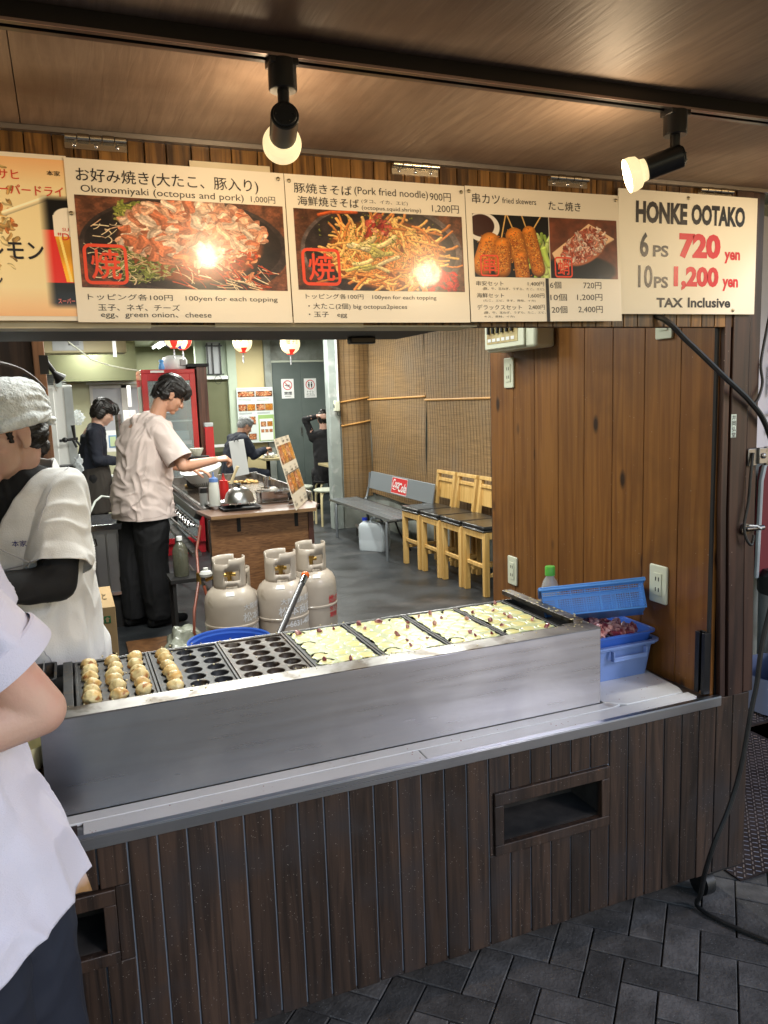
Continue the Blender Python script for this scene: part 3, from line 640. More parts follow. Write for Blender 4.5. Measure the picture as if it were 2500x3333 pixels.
# lighting track and the two spotlights
tr = thing('light_track', 'black lighting track running along the underside of the canopy', 'light track', (0,0,0))
b = B(); b.bb(-1.7, 1.85, -.487, -.457, 2.034, 2.0545); b.bb(-1.7, 1.85, -.487, -.477, 2.029, 2.034); b.bb(-1.7,1.85,-.467,-.457,2.029,2.034); part('track_profile', b, mat('black_track', (.014,.013,.013), rough=.3), tr)
b = B(); b.bb(-1.7, 1.85, -.4885, -.4872, 2.0285, 2.0325); part('track_highlight', b, mat('track_highlight', (.40,.30,.27), rough=.3, metal=.6), tr)  # pinkish strip paints the highlight along the track's lower front edge
def spotlight(x, axis, lab):
    t = thing('spotlight', lab, 'spotlight', (x,-.472,0), group='spotlights on the canopy track')
    b = B(); b.cyl((0,0,2.0285),(0,0,1.988),.0205,n=28); b.bb(-.021,.021,-.016,.016,2.02,2.034); part('adaptor', b, BLACK, t, bev=.0015)
    b = B(); b.cyl((0,0,1.988),(0,0,1.946),.0085,n=16); part('stem', b, mat('gunmetal', (.05,.05,.05), rough=.3, metal=.9), t)
    a = Vector(axis).normalized(); p0 = Vector((0,0,1.950)); 
    b = B(); b.cyl(p0-a*.012, p0+a*.052, .0205, n=28); b.cyl(p0-a*.016, p0-a*.012, .017, n=24); h = part('housing', b, BLACK, t, bev=.0015)
    s = B(); up = a.cross(Vector((0,0,1))).normalized(); v2 = a.cross(up)
    for i in range(6): q = p0-a*.0165+up*.012*math.cos(i*PI/3)+v2*.012*math.sin(i*PI/3); s.ell(q,(.0018,.0018,.0018),nu=6,nv=4)
    part('vent', s, BLACKM, h)
    R = a.to_track_quat('Z','Y').to_matrix()
    b = B(); b.lathe([(.0185,.050),(.020,.060),(.0275,.066),(.0300,.076),(.0295,.0852)], p0, 32, R); part('reflector', b, BULBG, t)
    b = B(); b.lathe([(.0285,.0852),(.024,.0865),(.012,.088),(0,.0885)], p0, 32, R); part('lens', b, BULB, t)
    ld = bpy.data.lights.new('lamp_light', 'SPOT'); lo = bpy.data.objects.new('lamp_light', ld); COL.objects.link(lo); lo.parent = t
    lo.location = p0+a*.100; lo.rotation_euler = (-a).to_track_quat('Z','Y').to_euler(); ld.color = (1,.77,.50); ld.energy = LAMP_E; ld.shadow_soft_size = .026; ld.specular_factor = .03; ld.spot_size = math.radians(165); ld.spot_blend = 1.0
    pd = bpy.data.lights.new('spill_light', 'POINT'); po = bpy.data.objects.new('spill_light', pd); COL.objects.link(po); po.parent = t
    po.location = p0+a*.105; pd.color = (1,.74,.46); pd.energy = SPILL_E; pd.shadow_soft_size = .03; pd.specular_factor = .02
    return t
LAMP_E, SPILL_E = 1.0, 2.4
spotlight(.333, (.20,.95,-.13), 'left black spotlight aimed away at the menu sheets, glowing lens seen from behind')
spotlight(1.047, (-.80,.45,-.28), 'right black spotlight swivelled to the left with its glowing lens in side view')
spotlight(1.74, (-.25,.9,-.45), 'black spotlight on the track above the corner post, beyond the right edge'); spotlight(-.40, (.3,.9,-.4), 'black spotlight on the track left of the okonomiyaki sheet, beyond the left edge')  # both lamps added out of view to brighten the price board and wall

for x0, x1, z0, z1, lab in ((-.2,.175,1.696,1.72,'edge of an old cream sheet showing below the okonomiyaki sheet'),(.27,.43,1.99,2.016,'edge of an old cream sheet showing above the okonomiyaki sheet'),(.30,.62,1.698,1.72,'edge of an old sheet showing below the noodle sheet')):
    b = B(); b.bb(x0,x1,-.0065,-.0045,z0,z1); tag(part('old_sheet', b, mat('old_paper', (.62,.55,.40), (.5,.42,.28), rough=.5, ns=8), None), lab, 'old menu sheet')
# ------------------------------------------------------------------ menu sheets
def sheet(name, lab, x, zt, rz, w=.415, h=.298, m=PAPER, bend=.004, yy=-.012, cat='menu sheet', grp='menu sheets over the counter', thick=.0012):
    t = thing(name, lab, cat, (x, yy, zt), group=grp); t.rotation_euler = (math.radians(-3.0) if m is PAPER else 0, rz, 0)
    nx = 12; b = B(); V = []
    for s in (0, thick):
        for j in range(7):
            for i in range(nx+1): u = i/nx; v = j/6; V.append((u*w, s-bend*math.sin(u*PI)*math.sin(v*PI*.9)*.0, -v*h))
    n1 = (nx+1)*7; F = []
    for s in (0, 1):
        for j in range(6):
            for i in range(nx): a = s*n1+j*(nx+1)+i; F.append((a,a+1,a+nx+2,a+nx+1))
    ring = [i for i in range(nx+1)]+[j*(nx+1)+nx for j in range(1,7)]+[6*(nx+1)+i for i in range(nx-1,-1,-1)]+[j*(nx+1) for j in range(5,0,-1)]
    for a, c in zip(ring, ring[1:]+ring[:1]): F.append((a,c,c+n1,a+n1))
    b.add(V, F); part('paper', b, m, t)
    return t, w, h
def lines(t, w, h, L, m, nm='lettering', y=-.0006):
    b = B()
    for s, u0, u1, v0, v1, *r in L: text(b, s, u0*w, u1*w, -v1*h, -v0*h, y, *(r or [0]))
    return part(nm, b, m, t, smooth=False, fix=False)
def stampmark(t, w, h, ch, u0, u1, v0, v1):
    b = B(); x0, x1, z0, z1 = u0*w, u1*w, -v1*h, -v0*h; text(b, ch, x0+(x1-x0)*.17, x1-(x1-x0)*.17, z0+(z1-z0)*.14, z1-(z1-z0)*.14, -.0012, .035)
    k = (x1-x0)*.075; y = -.0012; r = (x1-x0)*.16
    out = []; inn = []
    for cx, cz, a0 in ((x1-r,z1-r,0),(x0+r,z1-r,90),(x0+r,z0+r,180),(x1-r,z0+r,270)):
        for i in range(5):
            a = math.radians(a0+i*22.5); out.append((cx+r*math.cos(a), y, cz+r*math.sin(a))); inn.append((cx+(r-k)*math.cos(a), y, cz+(r-k)*math.sin(a)))
    n = len(out); b.add(out+inn, [(i,(i+1)%n,n+(i+1)%n,n+i) for i in range(n)]); part('stamp', b, STAMP, t, smooth=False, fix=False)
def rivet(t, pts):
    for x, z in pts: b = B(); b.ell((x,-.0018,z),(.0042,.0022,.0042),nu=12,nv=8); part('rivet', b, mat('old_brass_rivet', (.35,.3,.2), rough=.35, metal=1), t)

t, w, h = sheet('menu_sheet', 'beer poster cut off at the left, with an orange border and a glass of beer', -.368, 2.006, 0, .413, yy=-.0085)
picture('printed_photo', pic_beer(), .006, w-.004, -h+.008, -.008, -.0008, t)
lines(t, w, h, [('アサヒ',.672,.80,.105,.16,.03),('スーパードライ',.672,.976,.19,.248,.03),('SU',.958,.985,.435,.455),('"D',.938,.985,.465,.51,.01)], mat('poster_red_ink', (.62,.05,.03), rough=.4), y=-.0016)
lines(t, w, h, [('レモン',.655,.872,.53,.63,.05),('ラーメン',.5,.695,.73,.80,.05),('本家',.915,.97,.095,.125,.02)], INK, 'black_lettering', -.0018)
lines(t, w, h, [('スーパー',.915,.985,.865,.895,.03)], mat('poster_pink_ink', (.9,.25,.22), rough=.4), 'pink_lettering', -.0018)

t, w, h = sheet('menu_sheet', 'okonomiyaki menu sheet with a big photo of pancake under pink fish flakes', .041, 2.003, 0)
picture('printed_photo', pic_okonomiyaki(), .03*w, .985*w, -.785*h, -.22*h, -.0006, t)
lines(t, w, h, [('お好み焼き(大たこ、豚入り)',.045,.87,.055,.15,.012),('Okonomiyaki (octopus and pork)',.06,.795,.158,.214),('1,000円',.83,.95,.160,.207),
    ('トッピング各100円　100yen for each topping',.05,.93,.822,.868),('玉子、ネギ、チーズ',.09,.455,.885,.928),('egg、green onion、cheese',.10,.60,.935,.978)], INK)
stampmark(t, w, h, '焼', .045, .235, .515, .765); rivet(t, [(.005,-.10),(w-.012,-.012)])
t, w, h = sheet('menu_sheet', 'fried noodle menu sheet with a photo of brown noodles and red ginger', .4575, 2.003, -.004, .412)
picture('printed_photo', pic_noodles(), .035*w, .975*w, -.775*h, -.225*h, -.0006, t)
lines(t, w, h, [('豚焼きそば',.045,.35,.055,.122,.012),('(Pork fried noodle)',.365,.78,.055,.122),('900円',.79,.915,.06,.122),('海鮮焼きそば',.06,.385,.142,.205,.012),('(タコ、イカ、エビ)',.40,.66,.138,.170),
    ('(octopus.squid.shrimp)',.40,.735,.182,.218),('1,200円',.80,.96,.145,.205),('トッピング各100円　100yen for each topping',.07,.80,.80,.842),('・大たこ(2個) big octopus2pieces',.08,.625,.865,.912),('・玉子　egg',.08,.285,.925,.968)], INK)
stampmark(t, w, h, '焼', .06, .265, .49, .745); rivet(t, [(.009,-.014),(w-.009,-.014)])
t, w, h = sheet('menu_sheet', 'menu sheet with two small photos, fried skewers beside octopus balls in a boat tray', .871, 2.006, -.008, .418)
picture('printed_photo', pic_skewers(), .035*w, .515*w, -.665*h, -.20*h, -.0006, t); picture('printed_photo', pic_boat(), .52*w, .98*w, -.665*h, -.20*h, -.0006, t)
lines(t, w, h, [('串カツ',.04,.21,.05,.125,.012),('fried skewers',.225,.44,.07,.112),('たこ焼き',.52,.735,.075,.145,.012),
    ('串安セット',.04,.21,.695,.73),('1,400円',.365,.47,.695,.73),('(豚、牛、玉ねぎ、うずら、たこ、エビ)',.08,.47,.742,.764),('海鮮セット',.04,.21,.785,.82),('1,600円',.365,.47,.785,.82),('(たこ、エビ、きす、貝柱、イカ)',.08,.41,.832,.852),
    ('デラックスセット',.04,.32,.872,.91),('2,400円',.365,.47,.872,.91),('(豚、牛、玉ねぎ、うずら、たこ、エビ、',.08,.475,.922,.943),('キス、貝柱、イカ)',.08,.27,.953,.973),
    ('6個',.51,.585,.69,.745),('720円',.735,.86,.69,.745),('10個',.51,.62,.785,.84),('1,200円',.69,.865,.785,.84),('20個',.515,.62,.88,.937),('2,400円',.695,.865,.88,.937)], INK)
b = B(); b.bb(.482*w,.502*w,-.0012,-.0004,-h,-.668*h); part('divider_tape', b, INK, t)
stampmark(t, w, h, '串', .07, .185, .50, .66); stampmark(t, w, h, '蛸', .545, .665, .50, .66); rivet(t, [(.009,-.012),(w-.009,-.012)])
t, w, h = sheet('price_board', 'white price board hand painted in black and red with HONKE OOTAKO and prices in yen', 1.288, 2.026, -.004, .446, .296, BOARDW, yy=-.015, cat='price board', grp=None, thick=.003)
lines(t, w, h, [('HONKE',.115,.475,.085,.262,.048),('OOTAKO',.505,.905,.085,.255,.048),('6',.145,.205,.335,.535,.03),('PS',.235,.345,.435,.53,.03),('10',.135,.235,.60,.785,.02),('PS',.245,.345,.69,.785,.03),('TAX',.265,.455,.865,.945,.035),('Inclusive',.49,.81,.86,.945,.03)], INK, y=-.0006)
lines(t, w, h, [('720',.42,.725,.325,.535,.055),('yen',.755,.875,.465,.565,.035),('1,200',.385,.715,.60,.80,.05),('yen',.745,.865,.695,.80,.035)], REDINK, 'red_lettering', -.0006)
rivet(t, [(w*.48,-.012),(w*.83,-h+.010)])

# ================================================================== TAKOYAKI GRILL
gr = thing('takoyaki_grill', 'long stainless steel octopus ball grill standing on the counter', 'grill', (0,0,0))
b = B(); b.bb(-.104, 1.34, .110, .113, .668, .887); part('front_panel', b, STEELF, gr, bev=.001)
b = B(); b.bb(1.337, 1.34, .1132, .56, .668, .887); b.bb(-.104, -.101, .1132, .56, .668, .887); b.bb(-.104,1.34,.557,.56,.668,.870); part('side_panels', b, STEEL, gr)
b = B(); b.bb(-.104, 1.34, .110, .172, .8872, .8895); b.bb(1.262, 1.34, .172, .185, .8872, .8895); b.bb(1.331,1.34,.185,.56,.8872,.8895); part('rim', b, STEELD, gr, bev=.0006)
b = B(); b.bb(-.101, 1.337, .12, .55, .80, .84); part('burner_tray', b, BLACKM, gr)
b = B(); b.bb(1.297, 1.330, .178, .575, .884, .899); part('end_bar', b, STEELD, gr, bev=.001)
b = B(); b.bb(-.056, -.034, .165, .515, .862, .888); part('end_plate', b, IRON, gr, bev=.001)
for i in range(4): b = B(); b.cyl((1.268+i*.009,.19,.865),(1.268+i*.009,.55,.865),.003,n=8); part('burner_tube', b, BLACKM, gr)
px = [-.030,.156,.343,.531,.716,.909,1.082,1.258]; PY0, PY1 = .181, .508
def holes_plate(x0, x1, nm, m):
    g = .008; X0, X1 = x0+g, x1-g; cw = (X1-X0)/3; ch = (PY1-PY0-.016)/6; R = .0222; n = 24; b = B()
    for i in range(3):
        for j in range(6):
            cx = X0+cw*(i+.5); cy = PY0+.008+ch*(j+.5); V = []
            for k in range(n):
                a = 2*PI*(k+.5)/n; c, s = math.cos(a), math.sin(a); q = min(cw/2/abs(c) if abs(c) > 1e-9 else 9, ch/2/abs(s) if abs(s) > 1e-9 else 9); V.append((cx+c*q, cy+s*q, .8800))
            for r, z in ((R+.0015,.8803),(R,.8793),(R*.97,.873),(R*.82,.865),(R*.5,.8585),(R*.15,.8565)):
                for k in range(n): a = 2*PI*(k+.5)/n; V.append((cx+r*math.cos(a), cy+r*math.sin(a), z))
            F = []
            for l in range(6):
                for k in range(n): F.append((l*n+k, l*n+(k+1)%n, (l+1)*n+(k+1)%n, (l+1)*n+k))
            F.append(tuple(6*n+k for k in range(n))); b.add(V, F)
    # corners between cells are closed by a sheet slightly lower
    for i in range(4): 
        for j in range(7): 
            xx = X0+cw*i; yy = PY0+.008+ch*j; b.bb(max(X0,xx-.012), min(X1,xx+.012), max(PY0+.008,yy-.009), min(PY1-.008,yy+.009), .874, .87995)
    o = part('grill_plate', b, m, gr, nm, fix=False)
    f = B(); f.bb(x0+.001, X0, PY0, PY1, .868, .8845); f.bb(X1, x1-.001, PY0, PY1, .868, .8845); f.bb(X0, X1, PY0, PY0+.008, .868, .8840); f.bb(X0, X1, PY1-.008, PY1, .868, .8840)
    part('plate_rim', f, m, o, bev=.0012)
    return [(X0+cw*(i+.5), PY0+.008+ch*(j+.5)) for i in range(3) for j in range(6)]
cells = []
for i in range(7):
    cells.append(holes_plate(px[i], px[i+1], ['leftmost plate, full of cooked balls','plate with one column of cooked balls','empty greasy plate','batter plate','batter plate','batter plate','rightmost batter plate'][i], IRONB if i == 2 else IRON))
# cooked balls
bms = []
for k in range(6):
    bm = bmesh.new(); bmesh.ops.create_icosphere(bm, subdivisions=4, radius=1); P = np.array([tuple(v.co) for v in bm.verts])
    d = 1+.12*fbm(P*1.5, 2, 20+k)-.05*np.abs(fbm(P*3.2, 3, 40+k)); 
    for v, s in zip(bm.verts, d): v.co *= s
    for v in bm.verts:
        v.co.x *= .0212; v.co.y *= .0215; v.co.z *= .0190
    # ragged skirt where it left the mould
    for v in bm.verts:
        if abs(v.co.z+.004) < .003: v.co.x *= 1.06+.06*math.sin(v.index*1.7); v.co.y *= 1.06
    me = bpy.data.meshes.new('takoyaki_ball'); bm.to_mesh(me); bm.free(); me.materials.append(BALLM); me.shade_smooth(); bms.append(me)
rown = ['back row','second row from the back','third row from the back','third row from the front','second row from the front','front row']
def ball(pi, c, col, j):
    x, y = c; r = 5-j
    lab = f'golden brown octopus ball, {col}, {rown[r]}'
    o = link('takoyaki_ball', bms[rng.integers(6)]); o.location = (x+rng.normal(0,.002), y+rng.normal(0,.0015), .882+rng.uniform(0,.006)); o.rotation_euler = (rng.normal(0,.3), rng.normal(0,.3), rng.uniform(0,6.3)); s = rng.uniform(.88,1.02); o.scale = (s,s,s)
    tag(o, lab, 'takoyaki ball', 'cooked takoyaki balls on the grill')
for i in range(3):
    for j in range(6): ball(0, cells[0][i*6+j], ['left column of the leftmost plate','middle column of the leftmost plate','right column of the leftmost plate'][i], j)
for j in range(6): ball(1, cells[1][j], 'only column on the second plate', j)
b = B()
for _ in range(110):
    x = rng.uniform(-.05, .74); y = rng.choice([rng.uniform(.165,.19), rng.uniform(.49,.53), rng.uniform(.19,.5)]); s = rng.uniform(.0012,.003)
    b.ell((x,y,.8868 if (y < .19 or y > .5) else .8815),(s,s*rng.uniform(.7,1.4),s*.7),nu=6,nv=4)
for _ in range(60): s = rng.uniform(.001,.0028); b.ell((rng.uniform(.1,1.34),rng.uniform(.13,.18),.890),(s,s,s*.6),nu=6,nv=4)
for _ in range(40): s = rng.uniform(.001,.003); b.ell((rng.uniform(1.29,1.335),rng.uniform(.18,.57),.900),(s,s*2,s*.6),nu=6,nv=4)
tag(part('fried_crumb_scatter', b, CRUMB, None, kind='stuff'), 'pale fried crumbs scattered over the grill rim and plates', 'crumbs')
# batter sheets
def batter_mat():
    m = mat('takoyaki_batter', (.74,.70,.42), rough=.3, coat=.15, sss=.0); t = m.node_tree; N = t.nodes; p = N['Principled BSDF']
    at = N.new('ShaderNodeAttribute'); at.attribute_name = 'yolk'; x = N.new('ShaderNodeMix'); x.data_type = 'RGBA'; x.inputs[6].default_value = (.50,.55,.29,1); x.inputs[7].default_value = (.76,.66,.22,1)
    t.links.new(at.outputs['Fac'], x.inputs[0]); n = N.new('ShaderNodeTexNoise'); n.inputs['Scale'].default_value = 45; n.inputs['Detail'].default_value = 4; tc = N.new('ShaderNodeTexCoord'); t.links.new(tc.outputs['Object'], n.inputs['Vector'])
    r = N.new('ShaderNodeMapRange'); r.inputs[1].default_value = .52; r.inputs[2].default_value = .85; t.links.new(n.outputs[0], r.inputs[0]); y = N.new('ShaderNodeMix'); y.data_type = 'RGBA'; t.links.new(r.outputs[0], y.inputs[0]); t.links.new(x.outputs[2], y.inputs[6]); y.inputs[7].default_value = (.66,.68,.45,1)
    t.links.new(y.outputs[2], p.inputs['Base Color']); return m
BATTER = batter_mat()
octm = []
for k in range(5):
    bm = bmesh.new(); bmesh.ops.create_icosphere(bm, subdivisions=2, radius=1); P = np.array([tuple(v.co) for v in bm.verts]); d = 1+.55*fbm(P*1.3, 2, 60+k)
    for v, s in zip(bm.verts, d): v.co *= s; v.co.x *= .0085; v.co.y *= .006; v.co.z *= .0055
    me = bpy.data.meshes.new('octopus_piece'); bm.to_mesh(me); bm.free(); me.materials.append(OCT); me.shade_smooth(); me.set_sharp_from_angle(angle=.7); octm.append(me)
names = ['thin batter with many bare hole rims in the fourth plate from the left','pale batter sheet with octopus bits in the fifth plate from the left','pale batter sheet with octopus bits in the sixth plate from the left','yellow batter sheet in the rightmost plate, next to the empty burner slot']
for q in range(4):
    x0, x1 = px[3+q]+.010, px[4+q]-.008; y0, y1 = PY0+.006, PY1-.006; nx, ny = 100, 170
    gy, gx = np.meshgrid(np.linspace(y0, y1, ny), np.linspace(x0, x1, nx), indexing='ij'); P = np.stack([gx.ravel(), gy.ravel(), np.full(gx.size, q*3.1)], 1)
    h = .8842+.0003*fbm(P*[30,30,1], 2, q); yk = np.zeros(gx.size); n2 = fbm(P*[60,60,1], 2, q+9)
    for ci, (cx, cy) in enumerate(cells[3+q]):
        r = np.hypot(P[:,0]-cx, (P[:,1]-cy))/(.0215*(1+.10*math.sin(ci*2.3+q)))
        h = h-.0009*np.exp(-((r-1)/.10)**2)+.0004*np.clip(1-r**2, 0, 1); yk = np.maximum(yk, np.clip((1.02-r)*9+n2*.3, 0, 1)*(.65+.35*abs(math.sin(ci*1.7+q))))
    edge = np.minimum.reduce([(P[:,0]-x0), (x1-P[:,0]), (P[:,1]-y0), (y1-P[:,1])]); keep = edge > .004+.0055*fbm(P*[42,42,1], 3, 33+q)
    for ci, (cx, cy) in enumerate(cells[3+q]):
        if (q == 0 and ci in (0,3,5,1)) or (q > 0 and ci % 17 == 0):
            r = np.hypot(P[:,0]-cx, P[:,1]-cy); ann = (r > .0165)&(r < .0225+.001*n2)&((P[:,1]-cy) > .002*math.sin(ci)); keep &= ~ann
    h = np.minimum(h, .8842+.002); h = np.where(edge < .012, h-.0012*np.clip(1-edge/.012, 0, 1), h)
    idx = np.arange(gx.size).reshape(ny, nx); K = keep.reshape(ny, nx); kk = K[:-1,:-1]&K[1:,:-1]&K[:-1,1:]&K[1:,1:]
    F = np.stack([idx[:-1,:-1][kk], idx[:-1,1:][kk], idx[1:,1:][kk], idx[1:,:-1][kk]], 1)
    used, inv = np.unique(F, return_inverse=True); V = np.stack([P[:,0], P[:,1], h], 1)[used]
    me = bpy.data.meshes.new('batter_sheet'); me.from_pydata(V.tolist(), [], inv.reshape(F.shape).tolist()); at = me.attributes.new('yolk', 'FLOAT', 'POINT'); at.data.foreach_set('value', yk[used].astype(np.float32)); me.materials.append(BATTER); me.shade_smooth()
    bt = link('batter_sheet', me); tag(bt, names[q], 'batter', 'batter sheets on the grill')
    md = bt.modifiers.new('thick', 'SOLIDIFY'); md.thickness = .0022; md.offset = -1
    for ci, (cx, cy) in enumerate(cells[3+q]):
        if rng.random() < (.42 if q < 3 else .30):
            o = link('octopus_piece', octm[rng.integers(5)], bt); o.location = (cx+rng.normal(0,.006), cy+rng.normal(0,.006), .887); o.rotation_euler = tuple(rng.uniform(0,3,3)); s = rng.uniform(.7,1.35); o.scale = (s,s,s*.8)

# ================================================================== containers on the right of the counter
def rrect(x0, x1, y0, y1, r, n=5):
    P = []
    for cx, cy, a in ((x1-r,y1-r,0),(x0+r,y1-r,90),(x0+r,y0+r,180),(x1-r,y0+r,270)):
        for i in range(n+1): t = math.radians(a+90*i/n); P.append((cx+r*math.cos(t), cy+r*math.sin(t)))
    return P
def tub(b, x0, x1, y0, y1, z0, z1, tp, r=.02, th=.0025, lip=.008, lipz=.004):
    """open tub: bottom smaller than top by tp on each side"""
    L = [(x0+tp,x1-tp,y0+tp,y1-tp,z0),(x0,x1,y0,y1,z1),(x0-lip,x1+lip,y0-lip,y1+lip,z1),(x0-lip,x1+lip,y0-lip,y1+lip,z1+lipz),(x0+th,x1-th,y0+th,y1-th,z1+lipz),(x0+tp+th,x1-tp-th,y0+tp+th,y1-tp-th,z0+th)]
    V = []; n = 0
    for a in L: R = rrect(*a[:4], r); n = len(R); V += [(p[0], p[1], a[4]) for p in R]
    F = [(j*n+i, j*n+(i+1)%n, (j+1)*n+(i+1)%n, (j+1)*n+i) for j in range(5) for i in range(n)]+[tuple(range(n))[::-1], tuple(5*n+i for i in range(n))]
    b.add(V, F)
tt = thing('plastic_tote', 'pale lilac blue plastic tote with a side handle at the bottom of the stack', 'tote', (0,0,0))
b = B(); tub(b, 1.352, 1.630, .228, .47, .669, .768, .012, .018); part('tote_body', b, TOTE, tt)
b = B(); tub(b, 1.343, 1.640, .219, .48, .768, .776, .0, .03, .004, .009, .006); part('tote_rim', b, TOTE, tt)
b = B(); b.bb(1.462,1.467,.206,.222,.742,.768); b.bb(1.583,1.588,.206,.222,.748,.768); b.bb(1.462,1.588,.206,.212,.736,.750); b.bb(1.462,1.5,.204,.222,.736,.741); b.bb(1.415,1.425,.2215,.226,.72,.765); part('handle', b, TOTE, tt, bev=.002)
ct = thing('octopus_tub', 'blue colander tub full of cut octopus sitting in the pale tote', 'tub', (0,0,0))
b = B(); tub(b, 1.348, 1.632, .224, .475, .772, .806, .008, .03, .003, .008, .005); part('tub_body', b, BLUEP, ct)
me = []
for k in range(6):
    bm = bmesh.new(); bmesh.ops.create_icosphere(bm, subdivisions=2, radius=1); P = np.array([tuple(v.co) for v in bm.verts]); d = 1+.5*fbm(P*1.2, 2, 80+k)
    for v, s in zip(bm.verts, d): v.co *= s; v.co.x *= .017; v.co.y *= .013; v.co.z *= .012
    m_ = bpy.data.meshes.new('octopus_chunk'); bm.to_mesh(m_); bm.free(); m_.materials.append(OCT); m_.shade_smooth(); m_.set_sharp_from_angle(angle=.6); me.append(m_)
op = thing('octopus_pile', 'heap of purple red octopus chunks in the blue tub', 'octopus', (1.49,.34,.79))
for _ in range(120):
    o = link('octopus_chunk', me[rng.integers(6)], op); x, y = rng.uniform(-.125,.105), rng.uniform(-.10,.11); o.location = (x, y, .006+.022*math.exp(-((x+.03)**2+y*y)/.008)+rng.uniform(0,.008)); o.rotation_euler = tuple(rng.uniform(0,3,3))
bk = thing('blue_basket', 'bright blue slotted plastic basket tilted on top of the octopus tub', 'basket', (1.478,.318,.850)); bk.rotation_euler = Matrix(((Vector((.857,-.500,.135)).normalized()),(0,0,0),(0,0,0))).to_euler() if False else (Matrix.Rotation(math.radians(-30),3,'Z')@Matrix.Rotation(-.11,3,'Y')@Matrix.Rotation(-.50,3,'X')).to_euler()
X0, X1, Y0, Y1, H = -.155, .150, -.06, .05, .088; b = B()
def slotted(b, A, U, L, H, nx, nz, th, off):
    """wall panel with rows of slots: built from bars"""
    U = Vector(U); A = Vector(A); Nn = Vector((U.y,-U.x,0))*th
    def bar(u0, u1, z0, z1, k=1): 
        p = [A+U*u0, A+U*u1]; V = []
        for z in (z0, z1):
            for q in p: V += [q+Vector((0,0,z))-Nn*k*.5-off*(1-z/H), q+Vector((0,0,z))+Nn*k*.5-off*(1-z/H)]
        b.add(V, [(0,1,3,2),(4,6,7,5),(0,4,5,1),(2,3,7,6),(0,2,6,4),(1,5,7,3)])
    for j in range(nz+1): bar(0, L, H*(.06+.80*j/nz)-.0011, H*(.06+.80*j/nz)+.0011)
    bar(0, L, H*.86, H, 1.0); bar(0, L, 0, H*.07)
    for i in range(nx+1): bar(max(0,L*i/nx-.0022 if i % 6 == 0 else L*i/nx-.0009), min(L,L*i/nx+(.0022 if i % 6 == 0 else .0009)), .0, H*.9, 1.2)
slotted(b, (X0,Y0,0), (1,0,0), X1-X0, H, 42, 11, .0016, Vector((0,-.006,0))); slotted(b, (X1,Y0,0), (0,1,0), Y1-Y0, H, 24, 11, .0016, Vector((.006,0,0)))
slotted(b, (X1,Y1,0), (-1,0,0), X1-X0, H, 42, 11, .0016, Vector((0,.006,0))); slotted(b, (X0,Y1,0), (0,-1,0), Y1-Y0, H, 24, 11, .0016, Vector((-.006,0,0)))
part('mesh_wall', b, BLUEB, bk, smooth=False, fix=False)
b = B(); b.bb(X0+.006,X1-.006,Y0+.006,Y1-.006,0,.003); part('base', b, BLUEB, bk)
b = B(); b.bb(X0-.008,X1+.008,Y0-.010,Y0+.002,H-.002,H+.003); b.bb(X0-.008,X1+.008,Y1-.002,Y1+.010,H-.002,H+.003); b.bb(X0-.010,X0+.002,Y0,Y1,H-.0022,H+.0028); b.bb(X1-.002,X1+.010,Y0,Y1,H-.0022,H+.0028); b.bb(X0-.008,X1+.008,Y0-.010,Y0-.0075,H-.009,H-.0022); part('basket_rim', b, BLUEB, bk, bev=.0015)
def bottle(t, prof, capz, capr, caph, m, mc, fill=None):
    b = B(); b.lathe(prof, n=28); part('bottle_body', b, m, t)
    b = B(); b.lathe([(0,capz),(capr,capz),(capr,capz+caph*.9),(capr*.9,capz+caph),(0,capz+caph)], n=24); part('cap', b, mc, t)
    if fill: b = B(); b.lathe([(0,fill[0]),(fill[2],fill[0]),(fill[2],fill[1]),(0,fill[1])], n=24); part('liquid', b, fill[3], t)
gb = thing('plastic_bottle', 'clear plastic bottle with bright green cap behind the blue basket', 'bottle', (1.435,.50,.669))
bottle(gb, [(0,.0),(.033,.0),(.035,.01),(.035,.20),(.033,.225),(.022,.262),(.0135,.275),(.0135,.285)], .280, .0165, .030, CLEARP, GREENC)
# leftovers on the left end: pan and yellow bowl
pn = thing('black_pan', 'corner of a black steel pan at the left end of the grill', 'pan', (0,0,0))
b = B(); tub(b, -.32, -.075, .40, .54, .855, .882, .006, .01, .002, .004, .003); part('pan_body', b, IRON, pn)
yb = thing('batter_bowl', 'pale yellow bowl in a brown wooden stand left of the steel grill box', 'bowl', (-.165,.2,.665))
b = B(); b.lathe([(0,.07),(.035,.072),(.06,.10),(.078,.158),(.082,.16),(.078,.15),(.055,.10),(0,.085)], n=32); part('bowl_body', b, mat('pale_yellow_plastic', (.72,.66,.38), rough=.4), yb)
b = B(); b.lathe([(0,0),(.06,0),(.062,.075),(.066,.095),(.058,.09),(0,.07)], n=24); part('stand', b, PLY, yb)
